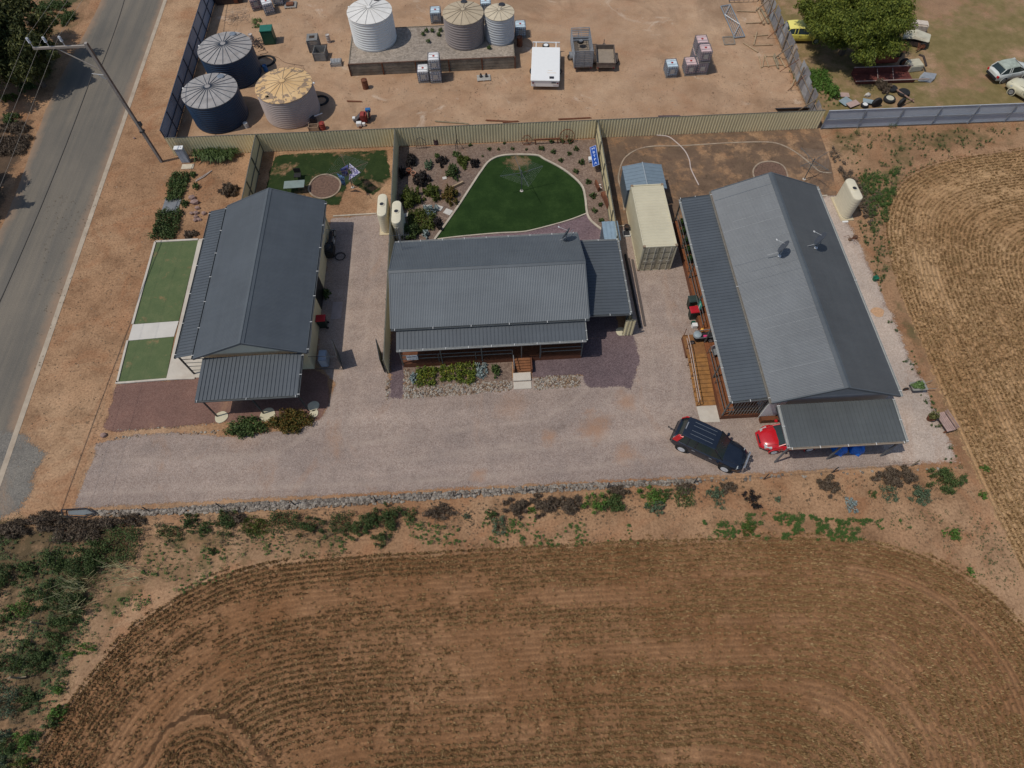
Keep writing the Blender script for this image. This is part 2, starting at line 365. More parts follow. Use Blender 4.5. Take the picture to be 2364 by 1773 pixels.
# ---------------- ground sheets ----------------
gr=MB().add([(-500,-500,0),(500,-500,0),(500,700,0),(-500,700,0)],[(0,1,2,3)]).build('ground',DIRT); tag(gr,kind='structure')
kx=lambda y:-31.62-.0165*y
def lx(y): return -39.25+.35*math.sin(y*.21)-.012*(y-40)
ys=[y for y in range(-40,141,3)]
soft('road',[(kx(y),y) for y in ys]+[(lx(y),y) for y in reversed(ys)],m_asphalt(),.005,cell=.3,grow=.3)
kb=strip([(kx(y)+.17,y) for y in ys],.36,.03,-.05+.04); o=kb.build('kerb',CONC2); tag(o,kind='structure')
APR=gravelmat('grey_apron_gravel',[(.12,.113,.10),(.17,.16,.143),(.23,.212,.185)],wash=(.3,.2,.13),washamt=.8,scale=14,amp=.6)
ap=gs('N',(-200,-160),(120,-110),(160,-60),(240,0),(175,90),(170,160),(130,260),(40,330),(-250,420))
soft('driveway_apron',ap,APR,.009,clip=lambda x,y:-(y*0)+1e3)
YG=gravelmat('pink_grey_gravel',[(.24,.182,.152),(.335,.263,.225),(.43,.352,.308),(.29,.23,.2)],washamt=.6)
yard=[(-26.55,12.95),(28.0,12.62),(27.7,20),(27.6,28),(27.35,32.9),(27.35,35.4),(23,35.4),(23,33.4),(14.2,33.3),(9.35,33.2),(9.1,23.2),(9,20.3),
  (-7.7,20.3),(-7.75,35.9),(-12.9,35.65),(-12.7,22.3),(-11.2,20.6),(-11.6,19.2)]+gs('I',(1690,1400),(1500,1480),(1040,1530),(650,1500),(350,1520),(60,1580))+[(-26.2,16.3)]
LANES=[smoothline(q_,5) for q_ in ([(-27,15.2),(-15,15.0),(0,16.2),(9,17.0),(11,21),(11.3,27)],[(-27,14.6),(-8,14.2),(4,14.4),(11,15.0),(17,14.9)],[(-14,15.2),(-10.8,18),(-10.2,24),(-10.1,33)],[(2,16),(6,18.5),(7.3,21),(7.4,24)])]
def lanes(x,y): return np.min([np.abs(sdf(x,y,L_,False)) for L_ in LANES],axis=0)
soft('gravel_yard',yard,YG,.013,rowf=lanes)
soft('side_gravel',[(23.7,12.9),(27.9,12.75),(27.6,20),(27.5,28),(27.3,32.9),(27.3,35.2),(23.7,35.2)],gravelmat('sunlit_pale_gravel',[(.36,.285,.235),(.48,.39,.33),(.60,.51,.44),(.42,.345,.29)],washamt=.45,amp=.7),.0155)  # side strip with the sun's brightness put into a paler gravel colour
PG=gravelmat('purple_gravel',[(.085,.058,.062),(.13,.092,.10),(.2,.15,.155)],washamt=0,scale=18)
PG2=gravelmat('maroon_gravel',[(.15,.078,.062),(.20,.112,.088),(.25,.15,.12)],wash=(.33,.19,.12),washamt=.9,scale=18)
pg=gs('J',(1270,1060),(1270,1215),(1670,1200),(1720,1290),(1900,1285),(2060,1300),(2130,1100),(2110,960),(2070,870),(1960,840),(1940,700),(1640,700),(1650,900))
soft('purple_gravel_patch',pg,PG,.019)
soft('purple_gravel_strip',gs('J',(150,830),(150,1215),(130,1370),(245,1385),(250,1150),(200,830)),PG,.019)
soft('maroon_gravel_bay',gs('I',(215,1148),(785,1108),(800,1000),(1640,1040),(1740,1090),(1755,1290),(1690,1400),(1400,1420),(1000,1420),(700,1450),(180,1490),(120,1480)),PG2,.018)
# house plots
BED=gravelmat('brown_bed_gravel',[(.115,.075,.058),(.185,.13,.10),(.28,.21,.165)],wash=(.22,.13,.08),washamt=.85,scale=11,cut=False)
PURP2=gravelmat('purple_path_gravel',[(.11,.07,.08),(.17,.115,.125),(.26,.19,.2)],washamt=0,scale=18,cut=False)
flat('garden_bed',[(-7.7,43.4),(9.0,43.25),(9.0,29.5),(-7.7,29.5)],BED,.022)
LG=grassmat('dark_lawn',[(.012,.034,.009),(.022,.055,.013),(.036,.078,.018)],bareamt=0)
lawnpts=smoothline(gs('H',(460,1010),(640,750),(780,535),(850,430),(930,340),(1060,297),(1310,297),(1390,330),(1560,425),(1700,545),(1735,650),(1752,785),(1580,850),(1300,925),(1180,945),(980,955),(640,985)),4,True)
t=NT('worn_dark_lawn')
f=t.ma('ADD',t.ma('MULTIPLY',t.noise(16,4,.8),.5),t.ma('MULTIPLY',t.noise(.7,4,.65),.5))
c=t.ramp(f,(.32,(.013,.028,.009)),(.5,(.022,.046,.013)),(.68,(.042,.075,.022)))
lp=g('H',1170,350); 
dv=t.n('ShaderNodeVectorMath',operation='DISTANCE'); t.put(dv.inputs[0],t.pos()); dv.inputs[1].default_value=(lp.x,lp.y,0)
wr=t.ramp(t.ma('ADD',t.ma('MULTIPLY',dv.outputs['Value'],.25),t.ma('MULTIPLY',t.noise(1.4,5,.75),.9)),(.55,1.0),(.72,0.0))
c=t.mix(wr,c,(.19,.125,.07)); t.bump(t.noise(25,4,.8),.9,.04); LG2=t.fin(c,.95,spec=.05)
flat('front_bed',gs('J',(250,1130),(1110,1085),(1115,1240),(600,1275),(380,1295),(285,1245),(255,1160)),BED,.021,ragged=.03)
flat('lawn',lawnpts,LG2,.035)
pth=gs('H',(500,1008),(640,990),(980,960),(1180,950),(1300,930),(1580,855),(1752,790),(1785,850),(1880,930),(1900,1010),(1700,1130),(460,1130))
flat('gravel_path',pth,PURP2,.029)
o=strip(smoothline(gs('H',(455,1010),(640,750),(780,535),(850,430),(930,335),(1060,292),(1310,292),(1390,327),(1560,420),(1700,543),(1735,650),(1752,785),(1790,855),(1895,940)),4),.16,.09,.02).build('lawn_edging',EDG); tag(o,kind='structure')
o=strip(smoothline(gs('H',(480,1008),(640,988),(980,957),(1180,947),(1300,927),(1580,852),(1750,788)),4),.1,.08,.02).build('path_edging',EDG); tag(o,kind='structure')
YD=grassmat('dry_brown_yard',[(.10,.065,.045),(.16,.105,.07),(.24,.16,.10)],bareamt=.45,bscale=.6)
flat('dry_yard',[(9.4,43.3),(28.2,43.3),(28.0,39),(27.4,35.4),(23.5,35.4),(20,34),(14.2,33.3),(9.4,33.2)],YD,.021)
for nm,pp,w in (('yard_edging',gs('K',(225,760),(205,600),(180,520),(180,440),(225,320),(330,245),(470,215),(690,212),(890,200),(1080,188),(1400,178),(1550,198),(1690,270),(1810,365),(1890,430),(1990,442)),.12),):
    o=strip(smoothline(pp,4),w,.05,.0).build(nm,M('dusty_edging',(.33,.26,.19),.95,var=.3,scale=1.5,dirt=.8)); tag(o,kind='structure')
ring=gs('K',(1330,480),(1325,410),(1380,358),(1470,345),(1560,370),(1605,430),(1610,500),(1560,560),(1470,580),(1380,550))
o=strip(smoothline(ring,4,True),.12,.06,0,closed=True).build('round_bed_edging',M('dusty_edging',(.33,.26,.19),.95)); tag(o,kind='structure')
flat('round_bed',smoothline(ring,4,True),M('dark_mulch',(.15,.09,.065),.95,var=.4,scale=7,bump=.8),.03)
o=strip([(9.35,33.3),(14.3,33.35)],.12,.07).build('yard_border',EDG); tag(o,kind='structure')
o=strip([(23.0,35.45),(26.6,35.4)],.12,.07).build('yard_border',EDG); tag(o,kind='structure')
SANDY=NT('pale_sunlit_sand'); cc=SANDY.mix(.5,dirtcol(SANDY),SANDY.ramp(SANDY.noise(.35,5,.65),(.3,(.37,.235,.145)),(.7,(.55,.395,.27)))); cc=SANDY.mix(SANDY.ramp(SANDY.noise(.13,6,.68,dist=.7),(.52,0.0),(.66,.6)),cc,(.20,.125,.075)); cc=SANDY.mix(SANDY.ramp(SANDY.noise(.21,6,.72,dist=1.2),(.60,0.0),(.70,.5)),cc,(.62,.52,.42)); SANDY.bump(SANDY.noise(5,6,.75),.6,.05); SANDY.cut(.8); SANDY=SANDY.fin(cc,.95)  # paler yard sand, with brighter sun also put into its colour
soft('tank_yard',[(-27,44),(-27.4,95),(27.8,95),(27.8,43.4)],SANDY,.003,cell=.6,grow=.2)
# first house: back lawn, ring, front garden, synthetic lawns, path
BL=grassmat('patchy_back_lawn',[(.013,.026,.008),(.024,.042,.012),(.045,.065,.02)],bare=(.17,.10,.06),bareamt=.25,bscale=.45,cut=True,amp=.25)
soft('back_lawn',gs('G',(1020,215),(1960,170),(2000,400),(1850,560),(1640,430),(1560,640),(1300,640),(930,560),(960,380)),BL,.02)
r1=smoothline(gs('G',(1300,505),(1335,430),(1400,390),(1475,385),(1550,420),(1573,470),(1545,535),(1480,575),(1400,585),(1335,560)),4,True)
o=strip(r1,.12,.08,0,closed=True).build('round_bed_edging',M('dusty_edging',(.33,.26,.19),.95)); tag(o,kind='structure')
flat('round_bed',r1,MATS['dark_mulch'],.028)
o=strip([(-12.7,35.85),(-9.3,35.9)],.12,.07).build('yard_border',EDG); tag(o,kind='structure')
SG=grassmat('clipped_green_turf',[(.075,.11,.05),(.105,.14,.062),(.16,.175,.085)],bare=(.19,.19,.095),bareamt=.16,bscale=.6)
la=gs('I',(500,125),(808,110),(667,692),(336,717)); lb=gs('I',(300,838),(633,808),(577,1112),(240,1136),(228,1125)) 
flat('front_lawn',la,SG,.035); flat('front_lawn',lb,SG,.035)
pa=g('I',808,108);pb=g('I',667,692);pc=g('I',577,1112)
flat('path',[(pa.x,pa.y+.1),(-19.3,pa.y+.1),(-19.3,pc.y),(-18.9,pc.y-.05),(pc.x,pc.y)],CONC,.04,th=.06)
q=gs('I',(336,719),(667,694),(633,806),(302,836)); flat('path',q,M('paler_concrete',(.56,.53,.48),.85,var=.08,scale=.8,bump=.2),.046,th=.05)
for pp in ([(500,122),(336,717)],[(500,122),(808,106)]): o=strip(gs('I',*pp),.16,.1).build('lawn_edging',CONC); tag(o,kind='structure')
o=strip(smoothline(gs('I',(300,836),(232,1110),(228,1132),(245,1142),(575,1116),(785,1108)),3),.14,.1).build('lawn_edging',CONC); tag(o,kind='structure')
# verge across the road and paddock to the right
VG=grassmat('weedy_verge',[(.045,.045,.02),(.07,.07,.028),(.12,.09,.05)],bare=(.2,.13,.08),bareamt=.75,bscale=.22,cut=True,amp=.9)
soft('verge',gs('A',(-60,-100),(880,-100),(720,200),(560,420),(440,760),(380,850),(60,930),(-300,900)),VG,.003,cell=.5,grow=1.2)
VG3=grassmat('dark_leaf_litter',[(.05,.035,.025),(.09,.06,.04),(.14,.09,.055)],bareamt=.35,bscale=.3,cut=True,amp=.9)
soft('verge_soil',gs('A',(-300,1050),(300,1100),(260,1260),(60,1659),(-80,2300),(-500,2600)),VG3,.002,cell=.5,grow=1.2)
PD=grassmat('dry_paddock',[(.115,.10,.035),(.20,.155,.065),(.32,.235,.12)],bare=(.40,.285,.19),bareamt=.48,bscale=.16,cut=True,amp=.9)
soft('paddock',[(29,43.5),(28.6,90),(110,90),(110,43.2)],PD,.004,cell=.7,grow=.5)
SC2=grassmat('scrubby_strip',[(.085,.07,.028),(.14,.105,.048),(.22,.145,.075)],bareamt=.85,bscale=.3,cut=True,amp=1.0)
soft('weedy_strip',[(28.6,42.6),(60,42.2),(60,40),(36,40.2),(32.5,36),(31,30),(30.6,22),(30.2,14),(28.3,11),(28.4,20),(28.2,34)],SC2,.0045,cell=.5,grow=.8)
SC3=grassmat('scrub_litter',[(.075,.055,.03),(.12,.085,.045),(.17,.115,.065)],bareamt=.45,bscale=.3,cut=True,amp=1.0)
soft('scrub_floor',gs('N',(-400,330),(300,330),(720,400),(640,560),(480,760),(400,1000),(250,1250),(180,1500),(-500,2000)),SC3,.0035,cell=.5,grow=1.0)
soft('weedy_corner',gs('N',(-400,330),(300,330),(800,420),(1836,350),(1836,480),(1100,620),(700,760),(420,1150),(250,1400),(150,1900),(-500,2000)),SC2,.003,cell=.5,grow=1.0)
# stubble fields
FA=gs('N',(60,1900),(120,1800),(210,1659),(290,1450),(350,1350),(430,1270),(560,1090),(680,950),(850,830),(1050,700),(1250,625),(1500,582),(1836,560))+gs('P',(0,478),(600,460),(1000,448),(1250,452),(1550,510),(1800,605),(2000,725),(2150,865),(2300,1080),(2420,1400),(2500,2000))
FA=smoothline(FA,3); FA2=[p for p in FA]+[Vector((FA[-1].x+1,-22,0)),Vector((FA[0].x-5,-22,0))]
FB=gs('Q',(2420,322),(2212,328),(2120,338),(2040,352),(1975,378),(1930,425),(1918,480),(1925,550),(1948,640),(1985,730),(2025,830),(2060,910),(2090,985),(2130,1070),(2175,1160),(2260,1330),(2400,1560))
FB=smoothline(FB,3); FB2=FB+[Vector((75,FB[-1].y,0)),Vector((75,FB[0].y,0))]
ROW=.285
DOME=smoothline(gs('N',(640,1900),(700,1740),(780,1600),(880,1450),(1000,1385),(1110,1362),(1220,1400),(1330,1500),(1440,1640),(1540,1800),(1640,1990)),3); DOME=DOME+[Vector((DOME[-1].x,-22,0)),Vector((DOME[0].x,-22,0))]
def blur(x,y,poly,R):      # the tractor cannot turn sharply: rows round their corners
    a=sdf(x,y,poly)
    for R_ in (R,R*.55):
        for i in range(7): q=i*2*math.pi/7+R_; a=a+sdf(x+R_*math.cos(q),y+R_*math.sin(q),poly)
    return a/15
def rowA(x,y):
    a=blur(x,y,FA2,5.0); d=sdf(x,y,DOME); return np.where(d>0,d+ROW*40,a)
def rowB(x,y): return blur(x,y,FB2,3.0)
fa=soft('stubble_field',FA2,m_field('tilled_red_soil',(.262,.130,.060),(.365,.205,.108),(.30,.20,.11),ROW),.006,cell=.25,grow=1.0,rowf=rowA)
fb=soft('stubble_field',FB2,m_field('golden_soil',(.40,.235,.115),(.52,.335,.18),(.60,.43,.23),ROW),.0075,cell=.3,grow=1.0,rowf=rowB)
def tufts(name,poly,rowf,area,dens,cols,seed,hgt=.16,bare=.45,lean=(.3,-.2)):
    r=np.random.RandomState(seed); x0,x1,y0,y1=area; n=int((x1-x0)*(y1-y0)*dens); x=r.uniform(x0,x1,n); y=r.uniform(y0,y1,n)
    s=sdf(x,y,poly); e=.05; k=s>-.3; x,y,s=x[k],y[k],s[k]
    s0=s; s=rowf(x,y); gx_=(rowf(x+e,y)-s)/e; gy_=(rowf(x,y+e)-s)/e; gm=np.hypot(gx_,gy_); gx_=np.where(gm>1.5,0,gx_); gy_=np.where(gm>1.5,0,gy_)
    tgt=(np.floor(s/ROW)+.5)*ROW+ROW*.35*(vnoise(x,y,2.5,3)-.5)+r.normal(size=len(x))*.028; d=tgt-s; x=x+gx_*d; y=y+gy_*d
    band=vnoise(s*1.0,x*.07+y*.05,.62,seed+5)          # strips of thin and thick stubble follow the rows
    pn=vnoise(x,y,2.2,seed+1)*.5+vnoise(x,y,.6,seed+2)*.5
    edge=np.clip(1.2-s0*.6,0,1)*.5
    pr=np.clip((band*.75+pn*.55+edge-bare)*2.4,.04,1)
    k=r.rand(len(x))<pr; x,y=x[k],y[k]; n=len(x); B=5
    x=np.repeat(x,B)+r.normal(size=n*B)*.03; y=np.repeat(y,B)+r.normal(size=n*B)*.03; m=n*B
    a=r.uniform(0,2*np.pi,m); h=hgt*(.5+r.rand(m)); w=.014+.018*r.rand(m); ln=.02+.10*r.rand(m)
    dx=np.cos(a)*ln+lean[0]*h; dy=np.sin(a)*ln+lean[1]*h; px=-np.sin(a)*w; py=np.cos(a)*w; z=np.zeros(m)+.004
    q=np.stack([np.stack([x-px,y-py,z],1),np.stack([x+px,y+py,z],1),np.stack([x+dx+px*.4,y+dy+py*.4,h],1),np.stack([x+dx-px*.4,y+dy-py*.4,h*.95],1)],1).reshape(-1,3)
    o=fastmesh(name,q,4,foliage(name+'_straw',cols,.8)); return tag(o,kind='stuff')
o=tufts('crop_stubble',FA2,rowA,(-29,34,-5,13),92,[(.062,.031,.012),(.115,.062,.024),(.20,.115,.046),(.36,.235,.11),(.58,.43,.24)],21,hgt=.11,bare=.38); tag(o,'short brown stubble standing in curved rows on the lower field','crop stubble')
o=tufts('crop_stubble',FB2,rowB,(29,60,-2,42),56,[(.27,.165,.07),(.45,.30,.135),(.66,.48,.24),(.85,.68,.40)],22,hgt=.075,bare=.22); tag(o,'golden straw stubble in curved rows on the right hand field','crop stubble')
# ---------------- house materials ----------------
def roofmat(name,col,rough=.42,spec=.5):
    t=NT(name); c=t.ramp(t.noise(.35,4,.6),(.3,tuple(x*.9 for x in col)),(.7,tuple(x*1.1 for x in col)))
    for sc_ in ((.12,2.2,1),(2.2,.12,1)):      # streaks of dust washed along the sheets and across the laps
        mp=t.n('ShaderNodeMapping'); mp.inputs['Scale'].default_value=sc_; t.put(mp.inputs[0],t.pos()); c=t.mix(1,c,t.ramp(t.noise(1.3,4,.65,vec=mp.outputs[0]),(.33,(.955,.955,.96)),(.67,(1.045,1.045,1.04))),'MULTIPLY')
    c=t.mix(t.ramp(t.noise(.5,5,.75),(.52,0.0),(.75,.12)),c,tuple(x*1.5+.02 for x in col)); c=t.mix(t.ramp(t.noise(3,5,.8),(.6,0.0),(.8,.25)),c,(.2,.17,.14))
    return t.fin(c,rough,0.0,spec)
RB=roofmat('slate_blue_steel',(.072,.084,.097),.5,.35); RG=roofmat('sunlit_grey_steel',(.138,.148,.157),.45,.4); RD=roofmat('shaded_grey_steel',(.085,.09,.094),.55,.3)
RV=roofmat('ribbed_blue_steel',(.078,.09,.103),.5,.35); RCAP=roofmat('cap_steel',(.085,.098,.11),.5,.4); GUT=M('gutter_steel',(.10,.11,.115),.5); GUTL=M('pale_gutter',(.34,.35,.34),.5)
CREAM=M('cream_cladding',(.62,.56,.38),.7,var=.06,dirt=.2); TIMB=M('oiled_timber',(.13,.045,.018),.6,var=.3,scale=5); TIMD=M('dark_deck_timber',(.14,.052,.026),.65,var=.3,scale=6)
RAMPW=M('honey_timber',(.27,.125,.035),.6,var=.35,scale=2.5,dirt=.2); RAIL=M('grey_rail',(.10,.105,.10),.5); DARK=M('dark_opening',(.012,.013,.015),.35); GLASS=M('window_glass',(.018,.032,.032),.22,var=.05,spec=.6)
POSTM=M('charcoal_post',(.04,.045,.05),.5); WHITE=M('white_paint',(.72,.72,.70),.5,var=.04); GREYW=M('grey_cladding',(.26,.27,.27),.7,var=.06)
BLK=M('black_rubber',(.018,.018,.019),.75,var=.3); STEEL=M('galvanised_steel',(.36,.37,.38),.45,.5,var=.15); RUST=M('rusty_iron',(.16,.06,.03),.85,var=.4,scale=9,bump=.3)
def gable_roof(h,x0,x1,y0,y1,ze,zr,axis,matL,matR,cap=RCAP,pitch=.1,ov=.02):
    if axis=='y':   # ridge runs along y
        xm=(x0+x1)/2
        MB().rib((x0,y0,ze),(0,y1-y0,0),(xm-x0,0,zr-ze),pitch,.015,'sine',(0,0,1)).build('roof',matL,h)
        MB().rib((x1,y0,ze),(0,y1-y0,0),(xm-x1,0,zr-ze),pitch,.015,'sine',(0,0,1)).build('roof',matR,h)
        s=(zr-ze)/(xm-x0); w=.2
        c=MB(); 
        for sg in (-1,1): c.add([(xm,y0-.03,zr+.055),(xm,y1+.03,zr+.055),(xm+sg*w,y1+.03,zr+.055-s*w),(xm+sg*w,y0-.03,zr+.055-s*w)],[(0,1,2,3)])
        c.tube((xm,y0-.03,zr+.055),(xm,y1+.03,zr+.055),.028); c.build('ridge_cap',cap,h)
        g_=MB()
        for y in (y0,y1):
          for xx in (x0,x1):
            g_=MB(); g_.add([(xx,y-.035,ze+.05),(xm,y-.035,zr+.05),(xm,y-.035,zr-.12),(xx,y-.035,ze-.12),(xx,y+.035,ze+.05),(xm,y+.035,zr+.05),(xm,y+.035,zr-.12),(xx,y+.035,ze-.12)],[(0,1,2,3),(7,6,5,4),(0,4,5,1),(3,2,6,7)])
            g_.build('barge_board',cap,h)
    else:
        ym=(y0+y1)/2
        MB().rib((x0,y0,ze),(x1-x0,0,0),(0,ym-y0,zr-ze),pitch,.015,'sine',(0,0,1)).build('roof',matL,h)
        MB().rib((x0,y1,ze),(x1-x0,0,0),(0,ym-y1,zr-ze),pitch,.015,'sine',(0,0,1)).build('roof',matR,h)
        s=(zr-ze)/(ym-y0); w=.2; c=MB()
        for sg in (-1,1): c.add([(x0-.03,ym,zr+.055),(x1+.03,ym,zr+.055),(x1+.03,ym+sg*w,zr+.055-s*w),(x0-.03,ym+sg*w,zr+.055-s*w)],[(0,1,2,3)])
        c.tube((x0-.03,ym,zr+.055),(x1+.03,ym,zr+.055),.028); c.build('ridge_cap',cap,h)
        g_=MB()
        for x in (x0,x1):
          for yy in (y0,y1):
            g_=MB(); g_.add([(x-.035,yy,ze+.05),(x-.035,ym,zr+.05),(x-.035,ym,zr-.12),(x-.035,yy,ze-.12),(x+.035,yy,ze+.05),(x+.035,ym,zr+.05),(x+.035,ym,zr-.12),(x+.035,yy,ze-.12)],[(0,1,2,3),(7,6,5,4),(0,4,5,1),(3,2,6,7)])
            g_.build('barge_board',cap,h)
def gutter(h,p,q,mat=GUT,w=.11,brk=2.2,name='gutter'):
    p=Vector(p);q=Vector(q); d=(q-p); L=d.length; d.normalize(); n=Vector((-d.y,d.x,0)); m=MB()
    A=lambda t,a,b: tuple(p+d*t+n*a+Vector((0,0,b)))
    pr=[(-w/2,.05),(-w/2,-.06),(w/2,-.06),(w/2,.05),(w/2-.02,.05),(w/2-.02,-.04),(-w/2+.02,-.04),(-w/2+.02,.05)]
    m.loft([[A(0,a,b) for a,b in pr],[A(L,a,b) for a,b in pr]])
    k=max(2,int(L/brk)); n0=len(m.v)
    for i in range(k+1):
        t=L*(.02+.96*i/k); m.tube(A(t,-w*.7,.05),A(t,w*.7,.05),.018,5)
    return m.build(name,mat,h,mat2=WHITE,from2=n0)
def window(h,c,w,ht,axis,frame=WHITE,name='window'):     # c centre on the wall face; axis = outward normal
    n=Vector(axis); u=Vector((-n.y,n.x,0)); c=Vector(c)
    R=Matrix((( u.x,n.x,0),(u.y,n.y,0),(0,0,1))).to_4x4(); T=Matrix.Translation(c)@R
    m=MB(T)
    for a,b in (((-w/2-.04,0,-ht/2-.04),(w/2+.04,.04,-ht/2)),((-w/2-.04,0,ht/2),(w/2+.04,.04,ht/2+.04)),((-w/2-.04,0,-ht/2),(-w/2,.04,ht/2)),((w/2,0,-ht/2),(w/2+.04,.04,ht/2)),((-.02,0,-ht/2),(.02,.035,ht/2))): m.box(a,b)
    f=m.build(name,frame,h); MB(T).box((-w/2,-.01,-ht/2),(w/2,.015,ht/2)).build('pane',GLASS,f); return f
def posts(h,pts,z0,z1,r=.045,mat=POSTM):
    for p in pts: MB().box((p[0]-r,p[1]-r,z0 if not isinstance(z0,list) else z0),(p[0]+r,p[1]+r,z1)).build('post',mat,h)
def rails(h,pts,hs,r=.022,mat=RAIL,name='railing',vert=0,z=0):
    m=MB()
    for a,b in zip(pts[:-1],pts[1:]):
        a=Vector((a[0],a[1],z));b=Vector((b[0],b[1],z))
        for q in hs: m.tube(a+Vector((0,0,q)),b+Vector((0,0,q)),r,6)
        L=(b-a).length; k=max(1,int(L/(vert or 2.2)))
        for i in range(k+1): p=a.lerp(b,i/k); m.tube(p,p+Vector((0,0,max(hs))),r*.9,5)
    return m.build(name,mat,h)
# ---------------- house 1 ----------------
h1=thing('house','long cream house with dark slate gable roof beside the green front lawns and road','house',(-16.1,28.2,0))
MB().box((-19.35,21.9,0),(-12.78,34.5,2.66)).build('wall',CREAM,h1)
MB().add([(-19.4,21.84,2.6),(-12.75,21.84,2.6),(-16.1,21.84,3.95),(-19.4,21.9,2.6),(-12.75,21.9,2.6),(-16.1,21.9,3.95)],[(0,1,2),(5,4,3),(0,2,5,3),(1,4,5,2)]).build('gable',M('cream_gable',(.6,.58,.47),.7,var=.05),h1)
gable_roof(h1,-19.72,-12.47,21.5,34.75,2.7,4.2,'y',RB,RB)
gutter(h1,(-12.41,34.75,2.68),(-12.41,21.5,2.68)); gutter(h1,(-19.78,21.5,2.66),(-19.78,34.75,2.66))
MB().rib((-21.1,21.9,2.26),(0,12.85,0),(1.45,0,.3),.25,.035,'rib',(0,0,1)).build('veranda_roof',RV,h1); gutter(h1,(-21.17,21.9,2.24),(-21.17,34.75,2.24))
posts(h1,[(-20.95,22.0+i*3.15) for i in range(5)],.04,2.22)
rails(h1,[(-20.95,22),(-19.4,22)],[.5,1.0,1.45,1.9]); rails(h1,[(-20.95,34.6),(-19.4,34.6)],[.5,1.0])
MB().rib((-19.2,18.62,2.36),(6.38,0,0),(0,3.0,.16),.245,.04,'rib',(0,0,1)).build('carport_roof',RV,h1)
gutter(h1,(-19.2,18.56,2.33),(-12.82,18.56,2.33),brk=3); gutter(h1,(-12.76,18.6,2.38),(-12.76,21.5,2.5),brk=2)
posts(h1,[(-18.8,18.64),(-15.78,18.67),(-12.87,18.72)],0,2.34,.04)
m=MB()
for y in (18.75,20.2,21.5): m.box((-19.1,y-.04,2.2+.02*(y-18.7)),(-12.9,y+.04,2.31+.02*(y-18.7)))
m.build('beam',POSTM,h1)
for (k,px,py,w,ht) in (('G',1431,800,1.9,.9),('G',1411,945,1.0,.7),('G',1390,1130,1.2,.7),('I',1611,820,1.4,.8)):
    p=gx(k,px,py,-12.78); window(h1,(-12.775,p.y,1.95),w,ht,(1,0,0))
p=gx('G',1385,1370,-12.78); MB().box((-12.79,p.y-.9,.05),(-12.73,p.y+.9,2.15)).build('door',DARK,h1)
MB().box((-12.77,34.2,0),(-12.68,34.3,2.6)).build('downpipe',CREAM,h1)
window(h1,(-16.5,21.895,1.3),1.5,1.0,(0,-1,0)); MB().box((-14.6,21.84,0),(-13.7,21.89,2.05)).build('door',WHITE,h1)
for i,y in enumerate((24,28,32)): window(h1,(-19.355,y,1.4),1.5,1.1,(-1,0,0))
# ---------------- house 2 ----------------
h2=thing('house','wide middle house with slate roof, timber front deck and side carport','house',(-.6,26.4,0))
MB().box((-6.75,23.1,0),(5.5,29.8,2.95)).build('wall',GREYW,h2)
for xx in (-6.77,5.45): MB().add([(xx,23.1,2.9),(xx,29.8,2.9),(xx,26.42,4.2),(xx+.06,23.1,2.9),(xx+.06,29.8,2.9),(xx+.06,26.42,4.2)],[(0,1,2),(5,4,3),(0,2,5,3),(1,4,5,2)]).build('gable',GREYW,h2)
gable_roof(h2,-7.07,5.84,22.77,30.08,3.0,4.42,'x',roofmat('mid_slate_steel',(.11,.125,.138),.48,.35),roofmat('mid_slate_steel_shaded',(.095,.108,.12),.5,.3),pitch=.11)  # rear slope uses a darker copy, its shade put into the colour
gutter(h2,(-7.07,22.7,2.97),(5.84,22.7,2.97),GUT,brk=2.5); gutter(h2,(5.84,30.15,2.97),(-7.07,30.15,2.97),GUTL,brk=1.6)
MB().rib((-6.75,21.45,2.52),(12.3,0,0),(0,1.3,.3),.245,.035,'rib',(0,0,1)).build('veranda_roof',RV,h2); gutter(h2,(-6.75,21.38,2.5),(5.55,21.38,2.5),GUTL,brk=1.4)
gutter(h2,(5.6,21.42,2.52),(5.6,22.75,2.75),GUTL,brk=1.2,w=.06); 
MB().box((-6.7,21.6,.0),(5.45,23.1,.52)).build('deck',TIMD,h2,bevel=.01)
m=MB()
for i in range(10): y=21.62+i*.148; m.box((-6.68,y,.522),(5.43,y+.14,.54))
m.build('decking_boards',TIMB,h2)
P2=[-6.66,-4.0,-1.3,1.35,2.6,5.4]
posts(h2,[(x,21.62) for x in P2],.3,2.5,.035,RAIL); 
rails(h2,[(-6.66,21.62),(.75,21.62)],[.55,.98],.03,z=.54); rails(h2,[(2.65,21.62),(5.4,21.62)],[.55,.98],.03,z=.54); rails(h2,[(5.4,21.65),(5.4,23.1)],[.55,.98],z=.54)
MB().box((-3.2,23.04,.55),(-2.3,23.09,2.6)).build('door',DARK,h2)
for x in (-5.2,-.5,3.8): window(h2,(x,23.095,1.75),1.7,1.1,(0,-1,0))
# steps: deck run with timber treads then a concrete pad
sA=g('J',1130,1165); sB=g('J',1265,1160); sC=g('J',1128,1312); sD=g('J',1270,1308)
m=MB(); x0,x1=sA.x+.05,sB.x-.02; n=5; y1=21.58; y0=sA.y-.1
for i in range(n): 
    a=y1-(y1-y0)*(i+1)/n; b=y1-(y1-y0)*i/n; m.box((x0,a,.42-.085*i),(x1,b+.05,.47-.085*i))
m.build('step',M('step_timber',(.21,.085,.035),.6,var=.3,scale=4),h2)
st=MB(); st.box((x0-.1,y0-.1,0),(x0-.02,y1,.5)); st.box((x1+.02,y0-.1,0),(x1+.1,y1,.5)); st.build('stringer',TIMD,h2)
MB().box((sC.x,g('J',1128,1250).y,0),(sD.x,y0-.12,.16)).box((sC.x,sC.y,0),(sD.x,g('J',1128,1255).y,.07)).build('concrete_step',CONC,h2,bevel=.01)
